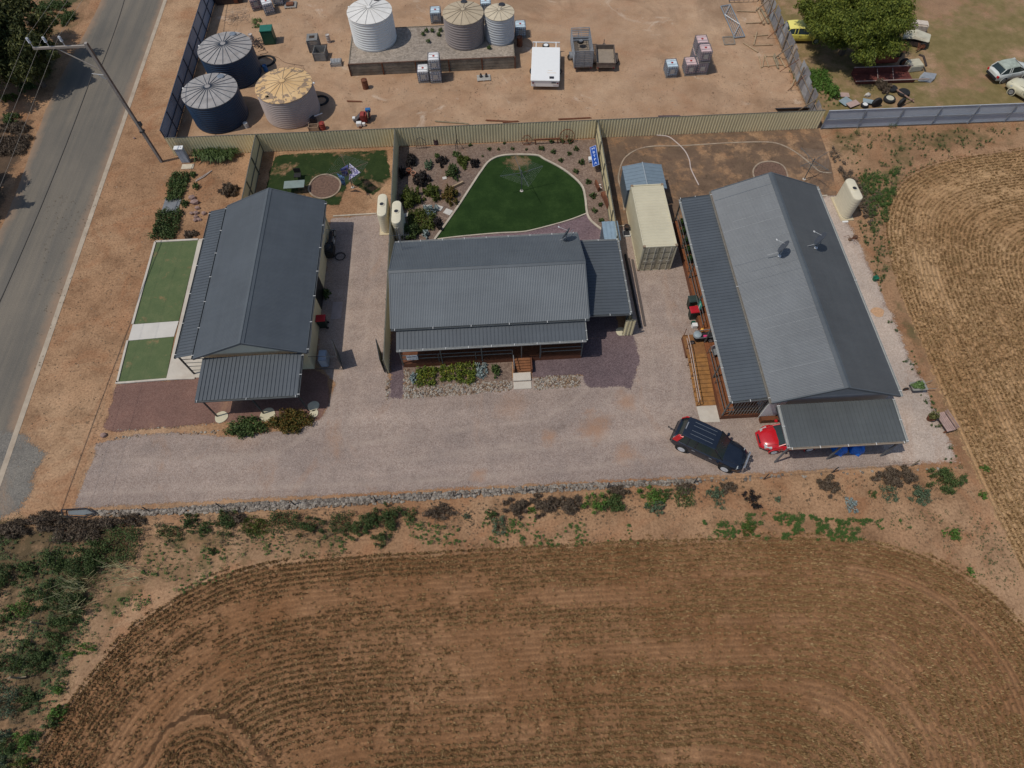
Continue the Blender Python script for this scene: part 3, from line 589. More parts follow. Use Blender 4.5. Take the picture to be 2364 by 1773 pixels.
rails(h2,[(x0-.05,y0),(x0-.05,21.55)],[.9],.028,WHITE if 0 else STEEL,vert=.9,name='handrail',z=.1)
# carport at its right hand side
MB().rib((5.95,23.42,2.5),(0,6.35,0),(2.75,0,-.08),.25,.035,'rib',(0,0,1)).build('carport_roof',RV,h2); gutter(h2,(8.78,23.4,2.4),(8.78,29.8,2.4),GUTL,brk=.9,w=.09); gutter(h2,(5.95,23.36,2.45),(8.75,23.36,2.4),GUT,brk=1.4); gutter(h2,(5.95,29.85,2.45),(8.75,29.85,2.4),GUTL,brk=1.4)
posts(h2,[(8.6,23.5),(8.6,26.6),(8.6,29.7)],0,2.42,.04)
# ---------------- house 3 ----------------
h3=thing('house','large right hand house with grey roof, long ramped timber veranda and front carport','house',(20,24.7,0))
MB().box((16.35,16.4,0),(23.7,33.1,2.95)).build('wall',M('light_grey_cladding',(.42,.41,.39),.7,var=.06),h3)
for yy in (16.33,33.1): MB().add([(16.3,yy,2.9),(23.75,yy,2.9),(20,yy,4.3),(16.3,yy+.06,2.9),(23.75,yy+.06,2.9),(20,yy+.06,4.3)],[(0,1,2),(5,4,3),(0,2,5,3),(1,4,5,2)]).build('gable',M('light_grey_gable',(.3,.3,.3),.7),h3)
gable_roof(h3,16.08,23.9,15.97,33.5,3.0,4.52,'y',RG,RD,pitch=.1)  # one roof steel in two tones: sun and shade put into the colours
# lapped sheet joints in a pale colour that stands for their glint, long thin lines down the left slope
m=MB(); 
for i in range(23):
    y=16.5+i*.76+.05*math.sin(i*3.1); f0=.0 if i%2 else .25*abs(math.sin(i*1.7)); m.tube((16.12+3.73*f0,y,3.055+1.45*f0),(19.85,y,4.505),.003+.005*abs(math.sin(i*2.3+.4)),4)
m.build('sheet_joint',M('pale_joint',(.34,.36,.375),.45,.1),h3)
gutter(h3,(23.98,33.5,2.97),(23.98,15.97,2.97),GUTL,brk=50,w=.14); gutter(h3,(16.0,15.97,2.97),(16.0,33.5,2.97),M('sandy_gutter',(.22,.20,.17),.7),brk=50,w=.1)
MB().rib((13.88,16.45,2.55),(0,16.85,0),(2.15,0,.3),.25,.035,'rib',(0,0,1)).build('veranda_roof',RV,h3); gutter(h3,(13.81,16.45,2.53),(13.81,33.3,2.53),GUTL,brk=1.9); gutter(h3,(13.85,16.38,2.53),(16.1,16.38,2.75),GUT,brk=.9); gutter(h3,(13.85,33.36,2.53),(16.1,33.36,2.75),GUT,brk=.9)
MB().box((13.85,16.45,0),(16.35,33.2,.5)).build('deck',TIMD,h3,bevel=.01)
m=MB()
for i in range(16): x=13.87+i*.152; m.box((x,16.47,.503),(x+.144,33.18,.52))
m.build('decking_boards',M('red_decking',(.20,.07,.026),.6,var=.3,scale=4),h3)
MB().box((16.36,16.0,.0),(17.6,16.32,.45)).build('step',TIMB,h3)
posts(h3,[(13.9,16.5+i*2.77) for i in range(7)]+[(13.9,33.15),(16.2,16.5)],.3,2.6,.04,RAIL)
ra=g('L',330,1070); 
yl=g('L',250,560,.5).y; ylo=g('L',335,1075,0).y; xw=13.84; xe=xw-1.3; yt=g('L',415,470,.5).y
m=MB(); yr=g('L',320,640,.5).y
k=12
for i in range(k):
    a=yr+(ylo-yr)*i/k; b=yr+(ylo-yr)*(i+1)/k-.0; za=.5*(1-i/k)+.02; zb=.5*(1-(i+1)/k)+.02
    m.add([(xe,a,za),(xw,a,za),(xw,b+.03,zb),(xe,b+.03,zb),(xe,a,za-.04),(xw,a,za-.04),(xw,b+.03,zb-.04),(xe,b+.03,zb-.04)],[(0,3,2,1),(4,5,6,7),(0,1,5,4),(2,3,7,6),(1,2,6,5),(3,0,4,7)])
rp=m.build('ramp',RAMPW,h3)
MB().box((xe,yr+.01,.3),(xw,yt,.5)).build('ramp_landing',M('landing_timber',(.22,.10,.035),.6,var=.25,scale=5),h3)
MB().box((xe,yr,0),(xe+.08,yt,.29)).box((xe,yt-.08,0),(xw,yt,.29)).build('ramp_frame',TIMD,h3)
flat('ramp_pad',[(xe,ylo-.02),(xw+.0,ylo-.02),(xw,16.35-.1),(xe+.05,16.3)],CONC,.05,kind=None,th=.06,parent=h3)
PINK=M('weathered_pink_rail',(.42,.33,.28),.6)
for hgt,r_ in ((.95,.028),(.55,.024)):
    MB().path([Vector((xe+.03,yt-.6,.5+hgt)),Vector((xe+.03,yr,.5+hgt)),Vector((xe+.03,ylo,hgt+.02))],r_).build('ramp_handrail',PINK,h3)
m=MB()
for i in range(6):
    t=i/5; y=yt-.1+(ylo-yt+.1)*t; z=.5 if y>yr else .5*(y-ylo)/(yr-ylo); m.tube((xe+.03,y,0),(xe+.03,y,z+.95),.024)
m.build('ramp_post',TIMD,h3)
rails(h3,[(13.9,33.1),(13.9,yt+.4)],[.5,.95],.025,z=.52); rails(h3,[(13.9,yr),(13.9,16.5)],[.5,.95],.025,z=.52); rails(h3,[(13.9,16.5),(16.2,16.5)],[.5,.95],.025,z=.52)
m=MB()       # screen of slanting battens closing the front end of the veranda
for i in range(11): x=14.25+i*.19; m.box((x,16.46,.6),(x+.05,16.49,2.5))
for z in (1.0,1.6,2.2): m.box((14.1,16.5,z),(16.2,16.52,z+.04))
m.build('batten_screen',M('grey_batten',(.22,.19,.16),.7),h3)
MB().box((16.25,16.28,.5),(17.3,16.32,2.5)).build('door',WHITE,h3)
for y in (20,24,28,31): window(h3,(16.345,y,1.7),1.4,1.1,(-1,0,0))
for y in (19,24,29): window(h3,(23.705,y,1.6),1.4,1.1,(1,0,0))
MB().rib((16.66,13.3,2.36),(6.93,0,0),(0,2.7,.25),.25,.045,'rib',(0,0,1)).build('carport_roof',roofmat('carport_grey_steel',(.088,.097,.10),.5,.35),h3)
gutter(h3,(16.66,13.24,2.34),(23.6,13.24,2.34),M('sandy_gutter2',(.3,.25,.2),.6),brk=1.6); gutter(h3,(16.6,13.25,2.36),(16.6,16.0,2.6),GUTL,brk=50,w=.13); gutter(h3,(23.66,13.25,2.36),(23.66,16.0,2.6),GUTL,brk=50,w=.13)
posts(h3,[(16.63,13.32),(19.92,13.34),(23.3,13.34)],0,2.35,.045,M('grey_post',(.13,.135,.14),.5))
MB().box((16.7,15.9,2.3),(23.6,16.0,2.42)).build('beam',POSTM,h3)
for xx in (16.63,19.92,23.3): MB().box((xx-.05,13.35,2.22),(xx+.05,16,2.34)).build('beam',POSTM,h3)
# ---------------- dishes and antennas ----------------
def dish(loc,label,rz=0,flip=1,r=.5):
    d=thing('satellite_dish',label,'satellite dish',loc,rz,'satellite dishes on the house roofs')
    T=Matrix.Translation((0,0,.62))@Matrix.Rotation(math.radians(66),4,'Y')
    MB(T).lathe([(r,.10),(r*.8,.055),(r*.5,.02),(.001,0),(.001,-.012),(r*.5,.008),(r*.8,.043),(r,.09)],n=20,sy=.86).build('reflector',M('dish_grey',(.07,.08,.10),.4),d,smooth=True,world=False)
    MB().tube((0,0,-.25),(0,0,.6),.03).build('mast',STEEL,d,world=False)
    MB().tube((0,0,.2),(.0,-1.15,-.05),.018).tube((0,0,.2),(.75,.35,-.2),.018).build('brace',STEEL,d,world=False)
    MB().tube(T@Vector((0,-.3,0)),(.62,0,1.0),.014).tube((.60,0,.97),(.68,0,1.03),.045).build('receiver_arm',WHITE,d,world=False)
    MB().box((-.1,-.1,-.27),(.1,.1,-.24)).build('foot',WHITE,d,world=False)
    return d
def onroof3(k,x,y,zz=4.0):
    p=g(k,x,y,zz); 
    for _ in range(6):
        z=4.52-abs(p.x-19.99)*.389; p=g(k,x,y,z+.05)
    return p
p=onroof3('K',1545,1150); dish((p.x,p.y,p.z+.3),'dark dish on the lighter left slope of the largest house roof',math.radians(150))
p=onroof3('K',1855,1080); dish((p.x,p.y,p.z+.3),'dark dish just right of the ridge of the largest house',math.radians(150))
p=g('J',1545,130,3.2); dish((p.x,p.y,3.35),'dark dish at the rear right end of the middle house roof',math.radians(150))
an=thing('tv_antenna','thin roof antenna at the rear left end of the middle house','antenna',tuple(g('J',240,200,3.3)))
MB().tube((0,0,-.2),(0,0,1.6),.022).build('mast',STEEL,an,world=False); m=MB().tube((-.7,0,1.5),(.7,0,1.5),.015)
for i in range(9): x=-.65+i*.16; m.tube((x,-.3+abs(i-4)*.02,1.5),(x,.3-abs(i-4)*.02,1.5),.009,4)
m.build('aerial',POSTM,an,world=False)
# ---------------- fences ----------------
TAN=M('tan_fence_steel',(.74,.645,.40),.6,var=.07,scale=.6,dirt=.12); TAND=M('fence_rail_dark',(.12,.115,.09),.6); GRB=M('blue_grey_steel',(.34,.38,.45),.5,var=.1,scale=.7); GRF=M('grey_fence_steel',(.47,.50,.55),.5,var=.08,scale=.8)
def fence(name,label,p,q,h,mat,railm,group=None,pan=2.4,flip=1,pitch=.24,prof='box',railside=1,posts_=True,capm=None):
    p=Vector((p[0],p[1],0));q=Vector((q[0],q[1],0)); f=thing(name,label,'fence',tuple(p),0,group); d=(q-p); L=d.length; d.normalize(); n=Vector((-d.y,d.x,0))*flip
    MB().rib(p+Vector((0,0,.03)),d*L,(0,0,h-.05),pitch,.05,prof,n).build('panel',mat,f)
    B=lambda t0,t1,a0,a1,z0,z1:[tuple(p+d*t+n*a+Vector((0,0,z))) for t,a,z in ((t0,a0,z0),(t1,a0,z0),(t1,a1,z0),(t0,a1,z0),(t0,a0,z1),(t1,a0,z1),(t1,a1,z1),(t0,a1,z1))]
    F=[(3,2,1,0),(4,5,6,7),(0,1,5,4),(1,2,6,5),(2,3,7,6),(3,0,4,7)]
    MB().add(B(0,L,-.025,.045,h-.03,h+.015),F).build('top_rail',capm or railm,f)
    sd=-railside
    for z in (.12,h*.5) : MB().add(B(0,L,sd*.012-(.05 if sd<0 else 0),sd*.012+(.05 if sd>0 else 0)+(0),z,z+.06),F).build('rail',railm,f)
    k=max(1,int(round(L/pan)))
    for i in range(k+1): t=L*i/k; a=sd*.04; MB().add(B(max(0,t-.035),min(L,t+.035),a-.035,a+.035,0,h-.03),F).build('post',railm,f)
    return f
fence('steel_fence','long tan ribbed steel fence along the back of the three yards',(-26.75,43.75),(28.1,43.25),1.8,TAN,TAND,flip=-1,railside=1)
fence('steel_fence','tan dividing fence between the rocky front garden and the patchy back lawn',(-19.25,43.65),(-19.25,35.6),1.8,TAN,TAND,flip=-1,group='tan dividing fences')
fence('steel_fence','tan dividing fence between the cream house and the middle house',(-7.8,43.6),(-7.72,21.2),1.8,TAN,TAND,flip=1,group='tan dividing fences')
fence('steel_fence','tan dividing fence between the dark lawn and the shipping container',(9.05,43.35),(8.95,23.25),1.8,TAN,TAND,flip=1,group='tan dividing fences',railside=1)
fence('steel_fence','short tan fence return at the mouth of the middle carport',(8.5,23.28),(9.2,23.28),1.8,TAN,TAND,flip=-1,pan=.7)
fence('steel_fence','blue grey steel fence between the water tanks and the roadside',(-27.15,44.4),(-27.5,95),2.0,GRB,M('navy_rail',(.04,.055,.085),.5),flip=1,railside=-1 if 0 else 1)
f=fence('steel_fence','grey panelled fence in front of the dry paddock and old cars',(28.35,43.15),(60,42.7),1.8,GRF,M('grey_rail2',(.24,.26,.29),.5),flip=1,pan=3.1,pitch=.11,prof='sine',railside=1,capm=M('pale_cap',(.42,.44,.47),.5))
# tumbledown sheet fence
rf=thing('sheet_fence','patched corrugated sheet fence leaning beside the tree and yard','fence',(28,44,0)); r=random.Random(4); y=43.4; i=0
SHM=[M('pale_zinc',(.36,.38,.40),.5,.3,var=.2,dirt=.4),M('dull_zinc',(.24,.24,.25),.6,.2,var=.2,dirt=.6),M('tan_zinc',(.36,.31,.27),.7,var=.2,dirt=.5)]
while y<92:
    w=r.uniform(.75,1.1); t=r.uniform(-.12,.1); hh=r.uniform(1.45,1.95); MB().rib((28.05+r.uniform(-.04,.04),y,.02),(0,w,0),(t,r.uniform(-.06,.06),hh),.11,.02,'sine',(-1,0,0)).build('sheet',SHM[r.choice([0,1,1,2,0])],rf)
    if i%3==0: MB().tube((27.93,y,0),(27.93+r.uniform(-.1,.1),y,1.8),.07).build('post',M('old_grey_timber',(.22,.17,.12),.9,var=.3,scale=8),rf)
    y+=w-.04; i+=1
for z in (.15,1.1): MB().tube((27.96,43.4,z),(27.96,92,z),.035).build('rail',MATS['old_grey_timber'],rf)
for i in range(9): yy=46+i*2.4+r.uniform(-.5,.5); MB().tube((27.1-r.random()*.3,yy,0.02),(27.95,yy+r.uniform(-.6,.3),1.55),.03+.03*(i%3==0)).build('brace',MATS['old_grey_timber'] if i%3==0 else RUST,rf)
# ---------------- round water tanks ----------------
def tank(label,x,y,r,h,z0,wall,roof,ribm,nr=18,lid=(0,.5),lidm=None,ringp=.19,inlet=None,group='round corrugated water tanks'):
    t=thing('water_tank',label,'water tank',(x,y,z0),0,group); n=int(h/ringp); prof=[(r,0)]
    for i in range(n):
        z=.06+i*(h-.12)/n; dz=(h-.12)/n; prof+= [(r,z),(r+.018,z+dz*.2),(r+.045,z+dz*.5),(r+.018,z+dz*.8)]
    prof.append((r,h)); MB().lathe(prof,n=56).build('wall',wall,t,smooth=True,world=False)
    hr=r*.17; MB().lathe([(r+.06,h-.04),(r+.06,h+.01),(r*.5,h+hr*.55),(.0005,h+hr)],n=56).build('roof',roof,t,world=False)
    m=MB()
    for i in range(nr):
        a=2*math.pi*i/nr+.1; c_,s_=math.cos(a),math.sin(a); w=.03; px,py=-s_*w,c_*w
        P=[(r*.1,h+hr*.93+.035),(r*.5,h+hr*.55+.035),(r+.05,h+.045)]
        m.loft([[(c_*q+px,s_*q+py,z-.06),(c_*q+px*.6,s_*q+py*.6,z),(c_*q-px*.6,s_*q-py*.6,z),(c_*q-px,s_*q-py,z-.06)] for q,z in P])
    m.build('roof_rib',ribm,t,world=False); MB().lathe([(r*.10,h+hr*.86),(r*.10,h+hr+.03),(.001,h+hr+.05)],n=14).build('cap',roof,t,world=False)
    if lid:
        a,q=lid; lx_,ly_=math.cos(a)*r*q,math.sin(a)*r*q; lz=h+hr*(1-q)
        MB().lathe([(.30,-.05),(.30,.09),(.24,.12),(.001,.13)],c=(lx_,ly_,lz),n=18).build('lid',lidm or ribm,t,world=False)
    for a in (inlet or []):
        MB().tube((math.cos(a)*(r-.1),math.sin(a)*(r-.1),h-.12),(math.cos(a)*(r+.22),math.sin(a)*(r+.22),h-.12),.09,8).build('inlet',WHITE,t,world=False)
    return t
NAVY=M('navy_tank',(.017,.036,.072),.4,var=.1,spec=.4); TGREY=M('bleached_navy_roof',(.31,.295,.285),.75,var=.22,scale=1.6,dirt=.2); NAVR=M('navy_rib',(.05,.065,.09),.5); LIDM=M('faded_lid',(.17,.20,.24),.6)
tank('rear one of the two navy tanks with faded grey roofs by the blue grey fence',-23.25,54.35,2.33,2.6,0,NAVY,TGREY,NAVR,20,(1.3,.78),LIDM,.2,[2.9])
tank('dark navy tank with faded grey roof nearest the fence corner',-23.55,48.45,2.28,2.6,0,NAVY,TGREY,NAVR,20,(1.15,.78),LIDM,.2,[2.9])
t=NT('peeling_tan_roof'); c=t.ramp(t.noise(.8,4,.6),(.3,(.58,.37,.17)),(.7,(.70,.49,.26)))
cp_=(-17.3,48.7); dv=t.n('ShaderNodeVectorMath',operation='DISTANCE'); t.put(dv.inputs[0],t.pos()); dv.inputs[1].default_value=(cp_[0],cp_[1],2.7)
ed=t.ramp(t.ma('MULTIPLY',t.ramp(dv.outputs['Value'],(.0,0.0),(1,1.0)),1),(.0,0.0),(1,1.0))
mk=t.ma('MULTIPLY',t.ma('GREATER_THAN',dv.outputs['Value'],1.5),t.ma('GREATER_THAN',t.noise(1.9,3,.5),.51))
c=t.mix(t.ma('MULTIPLY',mk,.85),c,(.22,.16,.12)); PEEL=t.fin(c,.75)
MAUVE=M('mauve_grey_tank',(.38,.32,.295),.5,var=.08,spec=.4)
pt=tank('mauve grey tank with peeling orange tan roof and open manhole',-17.3,48.7,2.36,2.6,0,MAUVE,PEEL,M('tan_rib',(.45,.33,.2),.7),16,None,None,.2,[.1])
MB().lathe([(.2,0),(.2,.06),(.17,.06),(.17,-.02)],c=(-1.15,-1.55,2.66),n=18).build('manhole_rim',MATS['tan_rib'],pt,world=False); MB().lathe([(.17,.05),(.001,.05)],c=(-1.15,-1.55,2.66),n=18).build('manhole',DARK,pt,world=False)
# raised stand of timber sleepers
PZ=1.15
sa=g('C',195,632,PZ); sb=g('C',1903,608,PZ); sd=g('C',232,290,PZ); sc=g('C',1903,330,PZ); yf=53.3; yb=58.7; xa=-12.5; xb=2.72
WTH=M('grey_sleeper',(.19,.165,.13),.9,var=.35,scale=1.3,bump=.6,bs=8,dirt=.3)
pf=thing('tank_stand','raised earth filled stand of weathered sleepers under three tanks','tank stand',((xa+xb)/2,yf,0))
SAND=gravelmat('crusty_grey_fill',[(.20,.17,.14),(.32,.27,.22),(.42,.36,.30)],wash=(.15,.11,.08),washamt=.6,scale=6,cut=False)
MB().add([(xa+.05,yf+.05,PZ-.06),(xb-.05,yf+.05,PZ-.06),(xb-.05,yb-.05,PZ-.06),(xa+.05,yb-.05,PZ-.06)],[(0,1,2,3)]).build('fill',SAND,pf)
m=MB()
for i in range(5):
    a=xa+(xb-xa)*i/5; b=xa+(xb-xa)*(i+1)/5
    for k in range(4): m.box((a+.05,yf,.02+k*.285),(b-.05,yf+.09,.29+k*.285))
for k in range(4): m.box((xa,yf+.1,.02+k*.285),(xa+.09,yb-.1,.29+k*.285)); m.box((xb-.09,yf+.1,.02+k*.285),(xb,yb-.1,.29+k*.285)); m.box((xa,yb-.09,.02+k*.285),(xb,yb,.29+k*.285))
m.build('sleeper_wall',WTH,pf,bevel=.012)
for i in range(6): x=xa+(xb-xa)*i/5; MB().box((x-.04,yf-.05,0),(x+.04,yf+.06,PZ+.03)).build('post',RUST,pf)
MB().box((xa,yf-.03,PZ-.02),(xb,yf+.08,PZ+.035)).build('cap_rail',M('rusty_cap',(.12,.07,.05),.9,var=.3),pf)
WTK=M('white_tank',(.66,.67,.66),.45,var=.05); GTK=M('pale_grey_tank',(.42,.44,.46),.45,var=.06); BRT=M('taupe_tank',(.25,.215,.205),.5,var=.08); TANR=M('sandy_roof',(.44,.36,.25),.7,var=.12,scale=2); TANR2=M('cream_roof',(.55,.47,.34),.7,var=.1,scale=2)
BLKL=M('black_lid',(.03,.03,.035),.5)
tank('large white tank at the left end of the sleeper stand',-10.22,57.0,1.98,2.65,PZ-.05,WTK,M('white_roof',(.70,.68,.64),.6,var=.08,scale=2),M('white_roof_rib',(.45,.44,.42),.6),14,(1.2,.85),BLKL,.23,[2.7])
tank('taupe tank with sandy roof standing in the right half of the sleeper stand',-1.78,56.4,1.8,2.45,PZ-.05,BRT,TANR,M('sandy_rib',(.27,.22,.16),.7),14,(1.5,.85),BLKL,.23)
tank('smaller pale grey tank with cream roof at the right end of the stand',1.5,56.35,1.3,2.4,PZ-.05,GTK,TANR2,M('cream_rib',(.36,.31,.24),.7),12,(1.3,.75),BLKL,.22)
# ---------------- slim line tanks ----------------
CRT=M('cream_poly',(.66,.60,.45),.5,var=.05)
def slim(label,x,y,w,l,h,double=False,pad=True,rz=0,group=None):
    t=thing('slimline_tank',label,'slim water tank',(x,y,0),rz,'cream slimline tanks')
    for sx in ((-1,1) if double else (0,)):
        ox=sx*(w/2+.04)
        def ring(s,z):
            a=w/2*s; b=l/2-w/2; P=[]
            for i in range(9): q=math.pi*i/8; P.append((ox+a*math.cos(q),b+a*math.sin(q),z))
            for i in range(9): q=math.pi+math.pi*i/8; P.append((ox+a*math.cos(q),-b+a*math.sin(q),z))
            return P
        zs=[(1,.06)]
        for i in range(8): z=.1+i*(h-.3)/8; dz=(h-.3)/8; zs+=[(.95,z),(1.0,z+dz*.25),(1.0,z+dz*.75)]
        zs+=[(.96,h-.16),(.99,h-.1),(.9,h-.02),(.6,h+.01)]
        MB().loft([ring(s,z) for s,z in zs]).build('shell',CRT,t,smooth=True,world=False)
        ly=0 if not double else -.1
        MB().lathe([(.21,h-.02),(.21,h+.05),(.16,h+.07),(.16,h+.05)],c=(ox,ly,0),n=20).build('rim',CRT,t,world=False)
        MB().lathe([(.165,h+.055),(.001,h+.05)],c=(ox,ly,0),n=20).build('lid',BLKL,t,world=False)
        m=MB()
        for i in range(5): yy=-l/2+.3+i*(l-.6)/4; m.box((ox-w*.36,yy-.02,h-.005),(ox+w*.36,yy+.02,h+.014))
        if not double: m.build('top_rib',CRT,t,world=False)
    if pad: MB().box((-w*(1.15 if double else .65),-l/2-.12,0),(w*(1.15 if double else .65),l/2+.12,.07)).build('pad',M('sandy_pad',(.5,.42,.28),.9,var=.1),t,world=False)
    return t
slim('single cream slimline tank on a pad, on the cream house side of the fence',-8.42,34.9,.75,2.35,1.95)
s2=slim('single cream slimline tank standing on the garden side of the dividing fence',-7.3,34.1,.75,2.35,1.95,pad=False)
MB().tube((-.1,-1.3,.1),(-.1,-1.22,1.5),.05).tube((.08,-1.3,.1),(.08,-1.22,1.5),.05).build('downpipe',STEEL,s2,world=False)
slim('cream slimline tank on a wide pad beside the golden field',27.33,33.95,.78,2.3,2.1,rz=.03)
# ---------------- intermediate bulk containers ----------------
def ibc_proto(name,bottle,full=True):
    t=thing('liquid_tote','x','tote',(0,0,0))
    MB().box((-.5,-.6,.02),(.5,-.5,.14)).box((-.5,-.05,.02),(.5,.05,.14)).box((-.5,.5,.02),(.5,.6,.14)).box((-.5,-.6,.1),(.5,.6,.16)).build('pallet',M('pallet_grey',(.33,.31,.28),.8),t,world=False)
    MB().box((-.47,-.57,.17),(.47,.57,1.1)).build('bottle',bottle,t,bevel=.07,world=False)
    m=MB(); r=.021
    for z in (.3,.5,.7,.9,1.08): m.path([(-.5,-.6,z),(.5,-.6,z),(.5,.6,z),(-.5,.6,z),(-.5,-.6,z)],r,5)
    for i in range(6):
        x=-.5+i*.2
        for y in (-.6,.6): m.tube((x,y,.16),(x,y,1.08),r,5)
    for i in range(1,6):
        y=-.6+i*.2
        for x in (-.5,.5): m.tube((x,y,.16),(x,y,1.08),r,5)
    for y in (-.25,.25): m.tube((-.5,y,1.13),(.5,y,1.13),.012,5)
    m.build('cage',M('cage_steel',(.15,.155,.18),.5,.1),t,world=False)
    MB().box((-.2,-.625,.45),(.2,-.615,.85)).build('label_plate',M('plate_grey',(.38,.37,.35),.5),t,world=False)
    MB().lathe([(.1,1.09),(.1,1.14),(.001,1.15)],n=14).build('cap',M('red_cap',(.35,.04,.03),.5),t,world=False)
    return t
IB=ibc_proto('a',M('pale_blue_poly',(.55,.66,.72),.4)); IP=ibc_proto('b',M('pinkish_poly',(.62,.46,.45),.45)); IW=ibc_proto('c',M('milky_poly',(.74,.73,.72),.45))
used=set()
def put(proto,label,p,rz=0,z=0,s=1):
    o=proto if proto.name not in used else copy_tree(proto); used.add(proto.name if o is proto else o.name)
    o.location=(p[0],p[1],z); o.rotation_euler=(0,0,rz); o['label']=label; o['group']='caged liquid totes in the yard'; o['category']='tote'; return o
put(IB,'pale blue caged tote standing alone left of the pink ones',(16.85,51.45),.02)
put(IP,'pinkish caged tote on the ground at the left of the tall stack',(18.6,51.6),.02)
q=(19.65,51.65)
put(IP,'pinkish caged tote at the bottom of the front stack',q); put(IP,'pinkish caged tote on top of the front stack',q,0,1.16)
put(IP,'caged tote at the bottom of the rear stack of the pink totes',(19.6,52.95)); put(IP,'pinkish caged tote on top of the rear stack',(19.6,52.95),0,1.16)
a=g('C',970,850); b=g('C',1095,852)
put(IW,'milky caged tote on the ground left of the two high stack by the stand',(a.x,a.y+.6)); put(IW,'lower milky tote of the two high stack before the sleeper wall',(b.x,b.y+.6)); put(IW,'upper milky tote of the two high stack before the sleeper wall',(b.x,b.y+.6),0,1.16)
b=g('C',1955,395); put(IB,'blue caged tote just right of the smaller pale tank',(b.x,b.y+.6))
b=g('C',1105,285,.0); put(IB,'blue caged tote behind the sleeper stand left of the taupe tank',(b.x-.1,b.y+1.2))
b=g('C',1600,290,.0); put(IB,'bottom blue tote of the pair behind the two right hand tanks',(b.x+.1,b.y+.8)); put(IB,'top blue tote of the pair behind the two right hand tanks',(b.x+.1,b.y+.8),0,1.16)
for k,(x,y,lb,rz,pr) in enumerate(((1030,140,'milky tote turned askew in the top left corner of the yard',.35,IW),(915,100,'dirty brownish tote left of the askew milky tote',.35,IP),(1120,60,'milky tote behind the askew one at the top edge',.1,IW))):
    b=g('B',x,y); put(pr,lb,(b.x,b.y+.6),rz)
p=g('B',1230,55); o=thing('pallet','grey pallet with red timber scraps at the top of the yard','pallet',(p.x,p.y,0),.05)
m=MB(); 
for i in range(6): m.box((-.6,-.5+i*.19,.12),(.6,-.37+i*.19,.15))
for x in (-.55,0,.5): m.box((x,-.5,0),(x+.08,.58,.12))
m.build('deck',M('pallet_grey',(.3,.28,.25),.8),o,world=False); MB().box((-.4,-.3,.15),(.35,.3,.3)).build('scrap',RUST,o,bevel=.03,world=False)
# ---------------- wheels and trailers ----------------
def wheel(par,x,y,z,r,w,rim=STEEL,axis='y',name='wheel',tm=BLK):
    T=Matrix.Translation((x,y,z))@(Matrix.Rotation(math.pi/2,4,'X') if axis=='y' else Matrix.Rotation(math.pi/2,4,'Y') if axis=='x' else Matrix.Identity(4))
    pr=[(r*.6,-w/2),(r*.93,-w/2),(r,-w*.32),(r,w*.32),(r*.93,w/2),(r*.6,w/2)]
    o=MB(T).lathe(pr,n=22).build(name,tm,par,smooth=True,world=False)
    m=MB(T)
    for s in (-1,1): m.lathe([(r*.66,s*w*.45),(r*.66,s*w*.54),(r*.56,s*w*.56),(r*.5,s*w*.515),(r*.2,s*w*.53),(.001,s*w*.55)],n=16)
    for i in range(5): a=2*math.pi*i/5; m.box((-.03,.05,-w*.55),(.03,r*.56,w*.55),Matrix.Rotation(a,4,'Z'))
    m.build('rim',rim,o,world=False); return o
def P(o,*a): return o
p=g('D',445,860); ct=thing('camper_trailer','flat white lidded camper trailer with a spare wheel on its drawbar','trailer',(5.5,52.5,0),-.1,'trailers parked in the yard')
WP=M('bright_white_panel',(.80,.80,.78),.4,var=.02)
MB().box((-1.27,-2.55,.35),(1.22,2.2,.92)).build('body',WP,ct,bevel=.04,world=False); MB().box((-1.32,-2.6,.93),(1.27,2.25,1.02)).build('lid',WP,ct,bevel=.03,world=False)
MB().box((.35,-2.35,1.02),(.75,-2.05,1.05)).build('vent',BLKL,ct,world=False)
MB().box((.15,-1.55,1.021),(.95,-1.5,1.026)).box((.2,-1.2,1.021),(.6,-1.16,1.026)).build('faded_stripe',M('faded_stripe',(.7,.55,.4),.6),ct,world=False)
m=MB(); m.box((-1.0,2.2,.93),(-.93,3.0,1.0)).box((.85,2.2,.93),(.92,3.0,1.0)).box((-1.3,3.0,.93),(1.25,3.08,1.0)).box((-1.25,3.01,.4),(-1.19,3.07,.93)).box((1.14,3.01,.4),(1.2,3.07,.93)).box((-1.25,3.0,.4),(1.2,3.06,.46)).box((-.25,2.2,.4),(-.18,3.6,.47)).box((.05,2.2,.4),(.12,3.6,.47)); m.build('drawbar',WP,ct,world=False)
wheel(ct,-.05,2.6,.9,.33,.2,WP,'z','spare_wheel'); 
for s in (-1,1): wheel(ct,s*1.15,-.3,.33,.33,.2)
MB().box((.55,-2.62,.75),(.95,-2.6,.85)).build('plate',BLKL,ct,world=False)
for s in (-1,1): MB().box((s*1.1-.08,-2.62,.7),(s*1.1+.08,-2.58,.8)).build('tail_lamp',M('dark_red_lamp',(.15,.02,.02),.4),ct,world=False)
GS=M('grey_trailer_steel',(.21,.22,.235),.55,var=.2); BRS=M('brown_trailer_steel',(.14,.11,.09),.7,var=.25)
